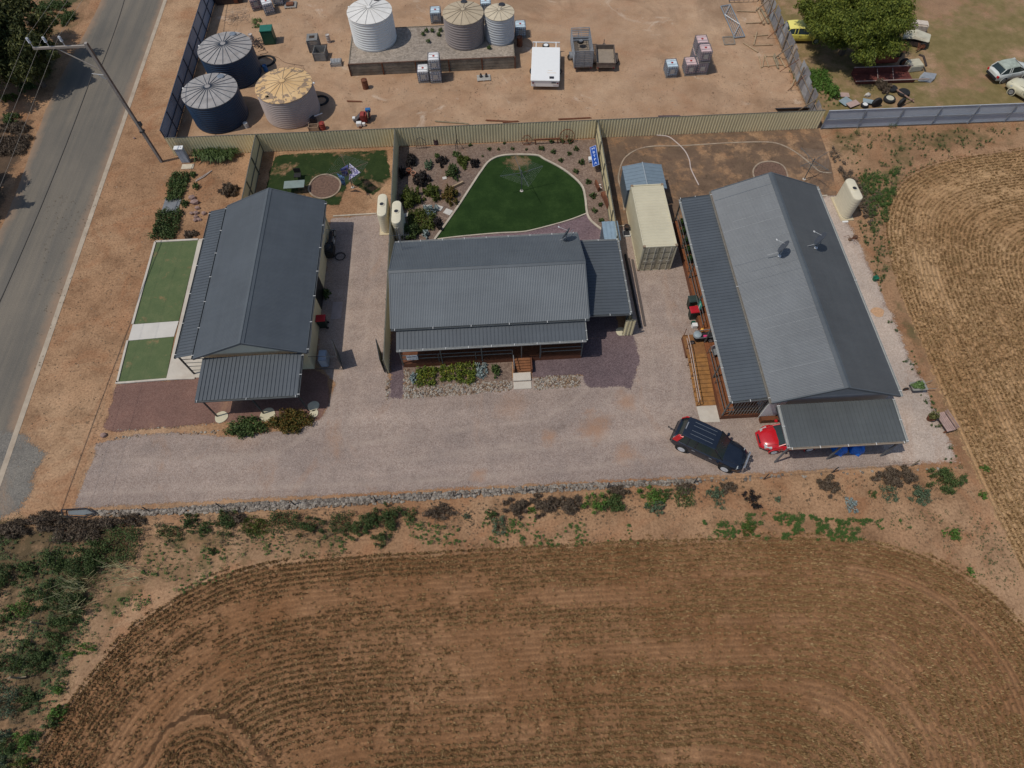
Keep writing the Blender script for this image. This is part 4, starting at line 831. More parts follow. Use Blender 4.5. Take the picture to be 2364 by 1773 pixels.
def boxtrailer(name,label,c,rz,w,l,hs,mat,floor,cage=0,ramp=False):
    t=thing(name,label,'trailer',(c[0],c[1],0),rz,'trailers parked in the yard'); z=.5
    MB().box((-w/2,-l/2,z-.05),(w/2,l/2,z)).build('floor',floor,t,world=False)
    m=MB(); th=.04
    m.box((-w/2,-l/2,z),(-w/2+th,l/2,z+hs)).box((w/2-th,-l/2,z),(w/2,l/2,z+hs)).box((-w/2+th,l/2-th,z),(w/2-th,l/2,z+hs)).box((-w/2+th,-l/2,z),(w/2-th,-l/2+th,z+hs)); m.build('side',mat,t,world=False)
    m=MB(); 
    for a,b in (((-w/2,-l/2),(-w/2,l/2)),((w/2,-l/2),(w/2,l/2)),((-w/2,l/2),(w/2,l/2)),((-w/2,-l/2),(w/2,-l/2))): m.tube((*a,z+hs),(*b,z+hs),.035)
    m.build('top_rail',mat,t,world=False)
    for s in (-1,1):
        wheel(t,s*(w/2+.14),-.1,.3,.3,.18)
        MB().loft([[(s*(w/2),yy,zz),(s*(w/2+.27),yy,zz),(s*(w/2+.27),yy,zz+.02),(s*(w/2),yy,zz+.02)] for yy,zz in ((-.5,.45),(-.4,.62),(.2,.62),(.3,.45))]).build('mudguard',mat,t,world=False)
        MB().box((s*w*.42-.07,-l/2-.05,z-.12),(s*w*.42+.07,-l/2,z-.02)).build('tail_lamp',MATS['dark_red_lamp'],t,world=False)
    MB().tube((-w*.3,l/2,z-.05),(0,l/2+1.0,z-.05),.04).tube((w*.3,l/2,z-.05),(0,l/2+1.0,z-.05),.04).tube((0,l/2+1,.05),(0,l/2+1,z+.3),.035).build('drawbar',mat,t,world=False)
    if cage:
        m=MB()
        for zz in [z+hs+i*(cage-hs)/5 for i in range(1,6)]: m.path([(-w/2,-l/2,zz),(-w/2,l/2,zz),(w/2,l/2,zz),(w/2,-l/2,zz)],.022,5)
        for xx,yy in ((-w/2,-l/2),(-w/2,0),(-w/2,l/2),(w/2,-l/2),(w/2,0),(w/2,l/2)): m.tube((xx,yy,z),(xx,yy,z+cage),.03,5)
        for i in range(6): yy=l/2-.05-i*.36; m.tube((-w/2,yy,z+cage),(w/2,yy,z+cage),.035,5)
        m.tube((0,l/2,z+cage),(0,l/2-1.4,z+cage),.02); m.build('cage',GS,t,world=False)
        wheel(t,0,l/2-.9,z+hs+.1,.3,.2,STEEL,'z','spare_wheel')
    if ramp:
        m=MB()
        for i in range(9): zz=z+.1+i*.17; m.box((-w/2+.05,-l/2-.05,zz),(w/2-.05,-l/2-.01,zz+.12))
        m.box((-w/2+.02,-l/2-.07,z),(-w/2+.08,-l/2-.02,z+1.6)).box((w/2-.08,-l/2-.07,z),(w/2-.02,-l/2-.02,z+1.6)).box((-.03,-l/2-.07,z),(.03,-l/2-.02,z+1.6)); m.build('tail_ramp',GS,t,world=False)
    return t
boxtrailer('cage_trailer','tall grey cage trailer with a slatted tail ramp',(8.95,54.25),-.02,1.7,3.9,.45,GS,M('dusty_dark_floor',(.22,.18,.14),.8),1.3,True)
boxtrailer('box_trailer','low brown open box trailer right of the cage trailer',(11.1,53.5),-.08,1.7,2.7,.4,BRS,M('dusty_floor',(.27,.22,.17),.9,var=.15))
# ---------------- shipping container and sheds ----------------
CC=M('cream_container',(.55,.50,.36),.55,var=.06,scale=.8,dirt=.12); CD=M('tan_container_door',(.36,.32,.22),.6,var=.08)
c0=thing('shipping_container','cream twenty foot shipping container with ribbed roof and tan double doors','container',(11.65,31.9,0),.0)
x0,x1,y0,y1,hh=10.42,12.86,28.85,34.95,2.62
MB().rib((x0+.06,y0+.1,hh-.08),(0,y1-y0-.2,0),(x1-x0-.12,0,0),.28,.03,'box',(0,0,1)).build('roof',CC,c0)
for nm,xx,up in (('side',x0+.06,(-1,0,0)),('side',x1-.06,(1,0,0))): MB().rib((xx,y0+.1,.15),(0,y1-y0-.2,0),(0,0,hh-.22),.28,.036,'box',up).build(nm,CC,c0)
MB().rib((x0+.1,y1-.05,.15),(x1-x0-.2,0,0),(0,0,hh-.22),.28,.036,'box',(0,1,0)).build('rear_wall',CC,c0)
m=MB()
for xx in (x0,x1-.1):
    for yy in (y0,y1-.12): m.box((xx,yy,0),(xx+.1,yy+.12,hh))
    m.box((xx,y0+.12,0),(xx+.1,y1-.12,.14)).box((xx,y0+.12,hh-.08),(xx+.08,y1-.12,hh-.01))
for yy in (y0,y1-.1):
    for z in (0,hh-.12): m.box((x0+.1,yy,z),(x1-.1,yy+.1,z+.11))
m.build('frame',CC,c0)
m=MB()
for xx in (x0-.01,x1-.16):
    for yy in (y0-.01,y1-.17):
        for z in (-.0,hh-.1): m.box((xx,yy,z),(xx+.17,yy+.18,z+.12))
m.build('corner_casting',M('casting_brown',(.25,.18,.12),.8),c0)
for s in (0,1):
    a=x0+.11+s*1.12; MB().box((a,y0+.02,.13),(a+1.1,y0+.06,hh-.14)).build('door',CD,c0); d=MB()
    for z in (.2,.8,1.4,2.0): d.box((a+.07,y0+.0,z),(a+1.03,y0+.02,z+.45))
    o=d.build('door_panel',M('door_panel_tan',(.44,.39,.28),.6),c0,bevel=.01)
    for bx in (.3,.8): MB().tube((a+bx,y0-.02,.12),(a+bx,y0-.02,hh-.12),.022).box((a+bx-.15,y0-.04,1.05),(a+bx+.1,y0-.02,1.12)).build('lock_bar',M('bar_grey',(.5,.48,.4),.5),c0)
SH=M('shed_blue_grey',(.17,.22,.26),.5,var=.08); sh=thing('garden_shed','blue grey gabled garden shed tucked behind the shipping container','shed',(11.8,36.4,0))
MB().rib((10.35,35.2,.02),(0,2.5,0),(0,0,1.85),.2,.02,'tray',(-1,0,0)).rib((13.25,35.2,.02),(0,2.5,0),(0,0,1.85),.2,.02,'tray',(1,0,0)).rib((10.35,37.7,.02),(2.9,0,0),(0,0,1.85),.2,.02,'tray',(0,1,0)).rib((10.35,35.2,.02),(2.9,0,0),(0,0,1.85),.2,.02,'tray',(0,-1,0)).build('wall',M('shed_wall',(.10,.125,.15),.5),sh)
MB().rib((10.25,35.15,1.88),(0,2.6,0),(1.55,0,.3),.36,.03,'rib',(0,0,1)).rib((13.35,35.15,1.88),(0,2.6,0),(-1.55,0,.3),.36,.03,'rib',(0,0,1)).build('roof',SH,sh)
MB().tube((11.8,35.15,2.23),(11.8,37.75,2.23),.04).build('ridge_cap',M('shed_cap',(.3,.34,.37),.5),sh)
p=g('H',1965,940,1.6); sb_=thing('tool_shed','small flat roofed blue steel cabinet at the rear corner of the side carport','shed',(p.x-.05,p.y+.1,0)); 
MB().rib((-.55,-.85,0),(1.1,0,0),(0,0,1.5),.2,.015,'tray',(0,-1,0)).rib((-.55,.8,0),(1.1,0,0),(0,0,1.6),.2,.015,'tray',(0,1,0)).rib((-.55,-.85,0),(0,1.65,0),(0,0,1.55),.2,.015,'tray',(-1,0,0)).rib((.55,-.85,0),(0,1.65,0),(0,0,1.55),.2,.015,'tray',(1,0,0)).build('wall',MATS['shed_wall'],sb_,world=False)
MB().rib((-.6,-.9,1.52),(1.2,0,0),(0,1.8,.1),.3,.015,'tray',(0,0,1)).build('roof',M('pale_blue_roof',(.22,.30,.36),.5),sb_,world=False)
# ---------------- cars ----------------
def car(name,label,loc,rz,L,Wd,H,body,kind='suv',glass=GLASS,rim=STEEL,group=None,roof=None,bull=False,tail=None,cat='car',hood=None,wh=None):
    """local x forward"""
    t=thing(name,label,cat,loc,rz,group); hl=L/2; w=Wd/2
    if kind=='suv': st=[(-hl,.80,.42,.86),(-hl+.1,.93,.36,1.0),(-hl+.6,1,.34,1.06),(-.3,1,.32,1.04),(hl-1.5,1,.32,1.02),(hl-1.2,.985,.34,.99),(hl-.5,.95,.36,.92),(hl-.15,.86,.38,.84),(hl,.72,.42,.74)]; gh=(-hl+.22,-hl+.55,hl-1.95,hl-1.22)
    elif kind=='hatch': st=[(-hl,.78,.40,.80),(-hl+.12,.92,.32,.93),(-hl+.6,1,.28,.97),(-.2,1,.26,.93),(hl-1.3,1,.26,.90),(hl-.9,.97,.28,.86),(hl-.4,.86,.30,.74),(hl-.12,.68,.32,.62),(hl,.5,.34,.5)]; gh=(-hl+.15,-hl+.55,hl-1.95,hl-1.0)
    else: st=[(-hl,.72,.38,.72),(-hl+.15,.88,.32,.84),(-hl+.8,.97,.28,.92),(-.2,1,.28,.92),(hl-1.2,.98,.28,.92),(hl-.6,.9,.30,.88),(hl-.2,.76,.32,.78),(hl,.55,.38,.6)]; gh=(-hl+.6,-hl+1.1,hl-2.1,hl-1.55)
    rings=[]
    for x,f,zb,zt in st:
        a=w*f; rings.append([(x,-a*.9,zb),(x,-a*.985,zb+.08),(x,-a,(zb+zt)/2),(x,-a*.96,zt-.10),(x,-a*.84,zt-.015),(x,-a*.4,zt+.03),(x,a*.4,zt+.03),(x,a*.84,zt-.015),(x,a*.96,zt-.10),(x,a,(zb+zt)/2),(x,a*.985,zb+.08),(x,a*.9,zb)])
    MB().loft(rings).build('body',body,t,smooth=True,world=False)
    def belt(x):
        for (xa,_,_,za),(xb,_,_,zb) in zip(st[:-1],st[1:]):
            if xa<=x<=xb: return za+(zb-za)*(x-xa)/(xb-xa)
        return st[0][3]
    xa,xb,xc,xd=gh; n=[(xa,.80,belt(xa)-.03,None),(xb,.86,belt(xb)-.03,H-.05),(xb+.3,.88,belt(xb)-.03,H-.01),((xb+xc)/2,.88,belt(0)-.03,H),(xc,.86,belt(xc)-.03,H-.03),(xd,.80,belt(xd)-.03,None)]
    rg=[]
    for x,f,zb,zr in n:
        a=w*.90; rw=w*.72; zr2=zr if zr else zb+.03
        k=1 if zr else 0; top=(rw if zr else w*.80)
        rg.append([(x,-w*.91 if zr else -w*.82,zb),(x,-top-.02,zr2-.05 if zr else zb+.02),(x,-top+.06,zr2-.01),(x,0,zr2+.0),(x,top-.06,zr2-.01),(x,top+.02,zr2-.05 if zr else zb+.02),(x,w*.91 if zr else w*.82,zb)])
    MB().loft(rg,close=True).build('glasshouse',glass,t,smooth=False,world=False)
    rr=[]; 
    for x,zz,f in ((xb-.08,H-.055,.9),(xb,H-.03,1),(xb+.3,H+.012,1.03),((xb+xc)/2,H+.03,1.03),(xc-.15,H+.008,1.0),(xc+.03,H-.025,.93)):
        a=w*.75*f; rr.append([(x,-a,zz-.05),(x,-a*.93,zz),(x,-a*.4,zz+.02),(x,a*.4,zz+.02),(x,a*.93,zz),(x,a,zz-.05)])
    MB().loft(rr).build('roof',roof or body,t,smooth=True,world=False)
    m=MB()
    for s in (-1,1):
        for x0_,x1_,z1_ in ((xd,xc,H-.05),(xa,xb,H-.06)): m.tube((x0_,s*w*.83,belt(x0_)),(x1_,s*w*.745,z1_),.035)
        for xm in (((xb+xc)/2-.05),((xb+.45) if kind!='sedan' else xb+.9)): m.tube((xm,s*w*.925,belt(xm)-.02),(xm,s*w*.755,H-.05),.035)
    m.build('pillar',body,t,world=False)
    r=.36 if kind=='suv' else .30
    for s in (-1,1):
        for x in (-hl+.85,hl-.85): 
            wheel(t,x,s*(w-.09),r,r,.24,rim)
            MB(Matrix.Translation((x,s*(w-.02),r+.01))@Matrix.Rotation(math.pi/2,4,'X')).lathe([(r*1.18,-.03),(r*1.18,.03),(r*1.02,.035),(r*1.02,-.035)],n=20).build('wheel_arch',body if kind!='suv' else BLK,t,world=False)
        hx=hl-.17
        if kind=='suv': HL=[[(hx-.12,s*w*.66,.72),(hx-.12,s*w*.90,.72),(hx-.12,s*w*.86,.86),(hx-.12,s*w*.66,.885)],[(hx+.10,s*w*.50,.62),(hx+.04,s*w*.80,.62),(hx+.02,s*w*.76,.77),(hx+.08,s*w*.50,.80)]]
        else: HL=[[(hx-.45,s*w*.74,.66),(hx-.45,s*w*.92,.62),(hx-.45,s*w*.89,.745),(hx-.45,s*w*.76,.775)],[(hx+.0,s*w*.50,.55),(hx-.06,s*w*.76,.52),(hx-.08,s*w*.74,.66),(hx-.03,s*w*.50,.70)]]
        MB().loft(HL).build('headlight',M('headlamp_clear',(.45,.48,.48),.15,var=.05,spec=.8),t,bevel=.01,world=False)
        tl=M('red_lamp',(.5,.015,.02),.25,spec=.7)
        if kind=='suv': MB().loft([[(-hl+.08,s*w*.80,.95),(-hl+.08,s*w*.93,.95),(-hl+.4,s*w*.98,1.0),(-hl+.4,s*w*.90,1.05)],[(-hl+.30,s*w*.70,H-.22),(-hl+.30,s*w*.80,H-.22),(-hl+.62,s*w*.82,H-.18),(-hl+.62,s*w*.74,H-.14)]]).build('tail_light',tl,t,bevel=.01,world=False)
        else: MB().box((-hl-.01,s*w*.80-.12,.62),(-hl+.12,s*w*.80+.10,.80)).build('tail_light',tl,t,bevel=.015,world=False)
        mx=xd-.25; MB().box((mx-.08,s*(w+.0)-.02,belt(mx)+.0),(mx+.08,s*(w+.2),belt(mx)+.14)).build('wing_mirror',body,t,bevel=.03,world=False)
        for x in (-.75 if kind=='suv' else -.5,.35): MB().tube((x-.1,s*(w+.015),.86),(x+.1,s*(w+.015),.86),.016,5).build('door_handle',STEEL,t,world=False)
    sm_=MB()
    for s in (-1,1):
        for x in ((-.95,.1,.95) if kind=='suv' else (-.55,.5)): sm_.tube((x,s*(w+.002),.45),(x,s*(w*.975),belt(x)-.1),.009,4)
        sm_.tube((xd+.05,s*w*.70,belt(xd)+.035),(hl-.25,s*w*.62,belt(hl-.25)+.02),.009,4)
    sm_.build('panel_seam',BLKL,t,world=False)
    MB().box((-hl-.05,-w*.8,.38),(-hl+.05,w*.8,.60)).build('rear_bumper',BLK if kind!='sedan' else STEEL,t,bevel=.03,world=False)
    MB().box((hl-.06,-w*.6,.36),(hl+.04,w*.6,.56)).build('front_bumper',body if kind=='hatch' else BLK,t,bevel=.03,world=False)
    MB().box((hl-.04,-w*.36,.57),(hl+.02,w*.36,.68)).build('grille',BLKL,t,bevel=.01,world=False)
    if bull:
        m=MB(); X=hl+.12
        for z in (.5,.72,.95): m.tube((X,-w*.62,z),(X,w*.62,z),.035)
        for s in (-1,1): m.tube((X,s*w*.62,.42),(X-.06,s*w*.62,.98),.035).tube((X,s*w*.25,.42),(X-.03,s*w*.25,.97),.03)
        m.build('bull_bar',M('polished_alloy',(.55,.56,.58),.3,.7),t,world=False)
        for s in (-1,1): MB(Matrix.Translation((X+.1,s*.3,.83))@Matrix.Rotation(math.pi/2,4,'Y')).lathe([(.11,-.06),(.11,.06),(.001,.07)],n=14).build('driving_lamp',BLKL,t,world=False)
        m=MB()
        for s in (-.34,-.14,.14,.34): m.box((-hl+.9,s*w*1.4-.012,H+.032),(.05,s*w*1.4+.012,H+.05))
        m.build('roof_rib',M('roof_line',(.13,.15,.17),.4),t,world=False)
        MB().tube((.55,-.12,H),(.55,-.12,H+.1),.03).build('antenna',BLKL,t,world=False)
        MB().tube((-hl-.05,.05,.5),(-hl-.42,.05,.5),.03).tube((-hl-.42,.05,.48),(-hl-.42,.05,.62),.04).build('tow_ball',BLKL,t,world=False)
        MB().box((-hl+.5,-.25,H+.03),(-hl+.56,.25,H+.05)).build('brake_lamp',STEEL,t,world=False)
    return t
def carpaint(name,col,metal=.2,r=.25): 
    t=NT(name); c=t.ramp(t.noise(2.5,5,.7),(.3,tuple(x*.93 for x in col)),(.75,tuple(min(1,x*1.05+.006) for x in col))); t.b.inputs['Coat Weight'].default_value=.5; t.b.inputs['Coat Roughness'].default_value=.12; return t.fin(c,r,metal,.5)
ALLOY=M('alloy_rim',(.55,.56,.58),.35,0)
a=g('S',1560,1035,.5); A_=g('S',1548,1000,1.0); Bf=g('S',1718,1075,.6); 
c_=g('S',1636,1022,.9)
# derive the heading from the two near side wheels
wr=g('S',1520+510/9.217,940+930/9.217); wf=g('S',1520+1370/9.217,940+1330/9.217); ang=math.atan2(wf.y-wr.y,wf.x-wr.x); mid=(wr+wf)/2; nrm=Vector((-math.sin(ang),math.cos(ang),0))
ctr=mid+nrm*.85
print('SUV',math.degrees(ang),(wf-wr).length,ctr)
car('parked_car','dark navy four wheel drive wagon with bull bar parked at an angle on gravel',(ctr.x-.05,ctr.y,0),ang,4.5,1.84,1.78,carpaint('navy_paint',(.012,.018,.032)),'suv',bull=True,rim=ALLOY)
wf=g('L',925,1465); wr=g('L',1258,1440); print('RED',wf,wr)
ang=math.atan2(wf.y-wr.y,wf.x-wr.x); mid=(wr+wf)/2; nrm=Vector((math.sin(ang),-math.cos(ang),0)); ctr=mid+nrm*.78
car('parked_car','red hatchback with its nose poking out from under the front carport',(ctr.x,ctr.y,0),ang,3.95,1.7,1.48,carpaint('red_paint',(.50,.010,.018),.0),'hatch',rim=ALLOY)
p1=g('F',1905,800); p2=g('F',2190,760); p0=g('F',1985,700,.8)
car('parked_car','weathered white hatchback with rear window facing left in the dry paddock',(47.1,48.9,0),math.radians(12),3.9,1.62,1.38,carpaint('chalky_white',(.60,.62,.58),0,.5),'hatch',roof=M('lichen_roof',(.34,.38,.32),.8,var=.25,scale=3),hood=None,group='old cars in the paddock')
p=g('F',2200,930,.6)
car('parked_car','old cream rounded car at the right edge of the photo by the grey fence',(p.x+.75,p.y-.15,0),math.radians(123),4.2,1.65,1.42,carpaint('old_cream',(.62,.58,.42),0,.5),'sedan',group='old cars in the paddock')
p=g('E',1270,350,1.2)
car('parked_car','yellow car half hidden under the big green tree behind the sheet fence',(30.2,55.8,0),math.radians(-5),4.1,1.75,1.4,carpaint('chalky_yellow',(.75,.66,.12),0,.5),'hatch',roof=M('pale_yellow_roof',(.80,.72,.2),.6,var=.05),group='old cars in the paddock')
# ---------------- power pole and wires ----------------
b=g('A',1475,1475); pp=thing('power_pole','tall rusty grey power pole at the road edge with a one sided crossarm','power pole',tuple(b))
PST=M('pole_grey',(.16,.14,.125),.75,var=.25,scale=2,dirt=.4)
MB().box((-.09,-.12,0),(.09,.12,10.4)).build('pole',M('pole_concrete',(.30,.275,.25),.85,var=.2,scale=1.5),pp,world=False)
MB().box((-.13,-.07,0),(-.09,.07,10.4)).box((.09,-.07,0),(.13,.07,10.4)).build('flange',M('pole_rust',(.17,.12,.095),.8,var=.3),pp,world=False)
MB().box((-.16,-.16,3.0),(.16,.16,3.15)).box((.1,-.12,3.6),(.3,.12,3.9)).build('clamp',POSTM,pp,world=False)
MB().box((-3.75,-.06,10.1),(.1,.06,10.25)).build('crossarm',M('arm_grey',(.34,.30,.26),.7),pp,world=False)
MB().tube((-2.2,0,10.1),(-.05,0,8.3),.045).build('brace',M('arm_grey',(.34,.30,.26),.7),pp,world=False)
MB().tube((-.05,0,7.95),(-1.0,.1,8.05),.03).tube((-.05,0,7.5),(-.55,.05,7.95),.03).build('service_bracket',STEEL,pp,world=False)
for x in (-3.7,-2.6,-1.5):
    ins=MB(Matrix.Translation((x,0,10.25))).tube((0,0,0),(0,0,.35),.025).lathe([(.001,.3),(.08,.32),(.10,.36),(.05,.4),(.10,.45),(.05,.5),(.10,.55),(.05,.6),(.10,.65),(.001,.74)],n=12).build('insulator',M('porcelain',(.55,.57,.6),.25,spec=.7),pp,world=False)
WIRE=M('wire_dark',(.05,.045,.04),.6)
def wire(label,p,q,sag,r=.013,mat=WIRE,name='overhead_wire',grp='overhead wires along the road'):
    p=Vector(p);q=Vector(q); pts=[]
    for i in range(25): t=i/24; v=p.lerp(q,t); v.z-=sag*4*t*(1-t); pts.append(v)
    o=MB().path(pts,r,4).build(name,mat); tag(o,label,'wire',grp); return o
for lb,x in (('outermost thin overhead wire above the dark tree',-3.7),('middle thin overhead wire beyond the road',-2.6),('inner thin overhead wire nearest the pole',-1.5)):
    o=wire(lb,(b.x+x,b.y-70,10.6),(b.x+x,b.y,10.95),1.2,.007,M('wire_pale',(.30,.27,.23),.5)); o2=wire(lb,(b.x+x,b.y,10.95),(b.x+x+.9,b.y+70,10.6),1.2,.007,M('wire_pale',(.30,.27,.23),.5))
    o2['label']=lb+', span running away up the road'; o['label']=lb+', span running towards the near field'
q=g('A',485,1659,7.0); wire('thick dark service wire crossing the road toward the lower left',(b.x-1.0,b.y+.1,8.0),(b.x-1.0+(q.x-b.x+1)*4.2,b.y+(q.y-b.y)*4.2,6.8),.8,.03)
q=g('A',1130,0,8.0); wire('dark service wire running from the pole up the road',(b.x,b.y,8.6),(b.x+(q.x-b.x)*2.6,b.y+(q.y-b.y)*2.6,8.4),.6,.028)
# meter cabinet
p=g('B',275,1490); mc=thing('meter_cabinet','white steel meter cabinet at the corner of the tan fence','cabinet',(p.x,p.y+.2,0))
MB().box((-.36,-.2,0),(.36,.2,.08)).build('plinth',M('brownish_plinth',(.38,.30,.24),.8),mc,world=False); MB().box((-.33,-.18,.08),(.33,.18,1.42)).build('body',M('pale_blue_steel',(.36,.40,.46),.5),mc,bevel=.01,world=False); MB().box((-.37,-.22,1.42),(.37,.22,1.48)).build('top',WHITE,mc,bevel=.01,world=False)
MB().box((-.3,-.19,.15),(-.02,-.18,1.36)).box((.02,-.19,.15),(.3,-.18,1.36)).build('door',M('pale_blue_door',(.33,.37,.43),.5),mc,world=False); MB().lathe([(.04,1.48),(.04,1.5),(.001,1.5)],c=(.2,.0,0),n=10).build('vent',BLKL,mc,world=False)
p=g('B',292,1522); o=flat('pit_cover',[(p.x-.5,p.y-.28),(p.x+.5,p.y-.28),(p.x+.5,p.y+.28),(p.x-.5,p.y+.28)],M('cream_slab',(.55,.48,.36),.8),.06,kind=None,th=.06); tag(o,'cream rectangular pit cover on the sand before the meter cabinet','pit cover')
p=g('G',140,648); o=flat('slab',[(p.x-.75,p.y-.85),(p.x+.55,p.y-.8),(p.x+.6,p.y+.85),(p.x-.7,p.y+.85)],M('blue_grey_slab',(.17,.18,.19),.7),.05,kind=None,th=.05); tag(o,'flat blue grey slab between two low green shrubs by the verge','slab')
# ---------------- clothes hoists ----------------
def hoist(label,p,R=1.5,rz=0,h=1.9,cloth=False,rings=7):
    t=thing('clothes_hoist',label,'clothes hoist',(p.x,p.y,0),rz,'rotary clothes hoists'); GP=M('galv_tube',(.085,.10,.105),.6,.0) if not cloth else M('brown_tube',(.12,.08,.06),.6)
    MB().tube((0,0,0),(0,0,h+.25),.035).build('mast',GP,t,world=False); MB().lathe([(.14,0),(.14,.05),(.001,.06)],n=12).build('foot',CONC,t,world=False)
    for k in range(4): a=math.pi/2*k; MB().tube((0,0,h),(math.cos(a)*R,math.sin(a)*R,h+.18),.02).tube((0,0,h-.5),(math.cos(a)*R*.45,math.sin(a)*R*.45,h+.07),.014).build('arm',GP,t,world=False)
    m=MB()
    for i in range(rings):
        r=R*(1-i*.1); m.path([(math.cos(math.pi/2*k)*r,math.sin(math.pi/2*k)*r,h+.18*r/R) for k in range(5)],.0035,3)
    m.build('line',M('line_grey',(.25,.27,.26),.5),t,world=False); return t
hoist('clothes hoist with bare lines standing in the dark green lawn',g('H',1195,595),1.75,.25)
hoist('tilted looking clothes hoist in the dry brown yard behind the largest house',g('K',1755,495),1.5,.5)
p=g('S',760+750/13.8,360+1010/13.8); hoist('clothes hoist hung with blue and white washing by the round bed',p,1.75,.35,1.8,True)
def clothm(name,a,b_): 
    t=NT(name); return t.fin(t.mix(t.ramp(t.vor(5),(.42,0.0),(.48,1.0)),a,b_),.85)
BW=clothm('floral_blue',(.03,.035,.14),(.12,.13,.30)); WT=clothm('white_lilac_cloth',(.62,.60,.66),(.16,.15,.3)); B2=clothm('blue_white_print',(.015,.05,.15),(.10,.20,.36))
def cloth(label,c,k,mat,z=1.95,drop=1.1):
    P=[g('S',760+x/13.8,360+y/13.8,z if i<2 else z-drop) for i,(x,y) in enumerate(c)]; n=9; vs=[];fs=[]
    for i in range(n):
        for j in range(5):
            a=P[0].lerp(P[1],i/(n-1)); b_=P[3].lerp(P[2],i/(n-1)); v=a.lerp(b_,j/4); v+=Vector((.05*math.sin(i*1.7+j),.06*math.sin(i*2.1),0))*(j/4); vs.append(v)
    for i in range(n-1):
        for j in range(4): fs.append((i*5+j,i*5+j+1,i*5+j+6,i*5+j+5))
    m=MB(); m.add(vs,fs); o=m.build('towel',mat,smooth=True); so_=o.modifiers.new('t','SOLIDIFY'); so_.thickness=.012; tag(o,label,'washing','washing on the clothes hoist'); return o
cloth('violet blue patterned sheet hanging at the left of the hoist',[(345,420),(610,270),(600,640),(420,640)],0,BW,1.95,.75)
cloth('white and lilac towel hanging on the far side of the hoist',[(650,235),(990,520),(800,620),(620,420)],0,WT,1.95,.7)
cloth('white edged towel across the near side of the hoist',[(620,770),(1000,520),(900,450),(640,600)],0,WT,1.95,.35)
cloth('blue printed towel hanging lowest at the left corner of the hoist',[(250,560),(480,660),(530,930),(420,930)],0,B2,1.95,1.15)
p=g('G',1175,460,.75); tb=thing('table','pale green rectangular garden table on the patchy lawn','table',(p.x,p.y,0),.03)
MB().box((-.82,-.42,.70),(.82,.42,.74)).build('tabletop',M('pale_green_top',(.20,.25,.23),.5,dirt=.15),tb,bevel=.01,world=False)
for a in (-1,1):
    for c in (-1,1): MB().tube((a*.7,c*.33,0),(a*.7,c*.33,.7),.025).build('leg',POSTM,tb,world=False)
p=g('G',1205,385,.4); ch=thing('patio_chair','dark seat pushed behind the pale green table','seat',(p.x,p.y,0)); MB().box((-.28,-.25,.38),(.28,.25,.43)).build('seat',BLK,ch,bevel=.01,world=False); MB().box((-.28,.24,.45),(.28,.28,.9)).build('backrest',BLK,ch,bevel=.01,world=False)
for a in (-1,1):
    for c in (-1,1): MB().tube((a*.23,c*.2,0),(a*.23,c*.2,.38),.02).build('leg',POSTM,ch,world=False)
# ---------------- bins, cabinet, drums ----------------
GRN=M('bin_green',(.018,.03,.024),.5); REDL=M('red_lid',(.42,.015,.025),.4); GRL=M('dark_green_lid',(.03,.05,.045),.5)
def bin_(label,p,rz,lid,s=1):
    t=thing('wheelie_bin',label,'bin',(p[0],p[1],0),rz,'wheelie bins')
    def rc(w,d,z,oy=0): return [(-w,-d+oy,z),(w,-d+oy,z),(w,d+oy,z),(-w,d+oy,z)]
    MB().loft([rc(.22,.24,.06),rc(.27,.31,.95)]).build('body',GRN,t,bevel=.02,world=False); MB().loft([rc(.29,.34,.94),rc(.29,.34,.99),rc(.25,.29,1.03)]).build('lid',lid,t,bevel=.015,world=False)
    for s_ in (-1,1): MB(Matrix.Translation((s_*.24,.27,.1))@Matrix.Rotation(math.pi/2,4,'Y')).lathe([(.1,-.03),(.1,.03),(.001,.03)],n=14).build('wheel',BLK,t,world=False)
    MB().tube((-.22,.37,.95),(.22,.37,.95),.018).build('handle',GRN,t,world=False); return t
a=g('L',262,262); bin_('dark green wheelie bin with dark lid beside the right hand house ramp',(a.x+.05,a.y+.15),-1.5,GRL); a=g('L',275,355); bin_('wheelie bin with red lid next to the dark lidded one',(a.x+.05,a.y+.2),-1.5,REDL)
a=g('I',1720,745); bin_('red lidded wheelie bin against the cream house wall',(a.x-.05,a.y+.2),-1.55,REDL)
p=g('B',1040,410); o=thing('steel_cabinet','dark green steel box cabinet standing in the yard right of the rear navy tank','cabinet',(p.x,p.y+.5,0),.06)
GC=M('deep_green',(.010,.075,.05),.45); MB().box((-.55,-.5,0),(.55,.5,1.3)).build('body',GC,o,bevel=.03,world=False); MB().box((-.58,-.53,1.3),(.58,.53,1.38)).build('lid',M('green_lid',(.02,.14,.10),.45),o,bevel=.02,world=False); MB().box((-.5,-.52,.1),(.5,-.5,1.2)).build('door',GC,o,bevel=.01,world=False)
def drum(label,p,r,h,mat,top,name='drum',rz=0):
    o=thing(name,label,'drum',(p.x,p.y,0),rz,'drums in the yard'); MB().lathe([(r,0),(r,.02),(r*.97,.04),(r*.97,h*.33),(r*1.02,h*.345),(r*.97,h*.36),(r*.97,h*.65),(r*1.02,h*.665),(r*.97,h*.68),(r*.97,h-.03),(r,h-.01),(r,h),(r*.92,h),(r*.9,h-.03),(.001,h-.03)],n=24).build('body',mat,o,smooth=True,world=False)
    MB().lathe([(.05,h-.03),(.05,h+.01),(.001,h+.01)],c=(r*.5,0,0),n=10).build('bung',top,o,world=False); return o
drum('rusty brown drum standing alone before the left end of the sleeper stand',g('C',375,900),.28,.85,RUST,BLKL)
drum('white capped pale drum standing alone left of the large white tank',g('B',1580,385),.19,.75,M('pale_drum',(.46,.40,.36),.5),WHITE)
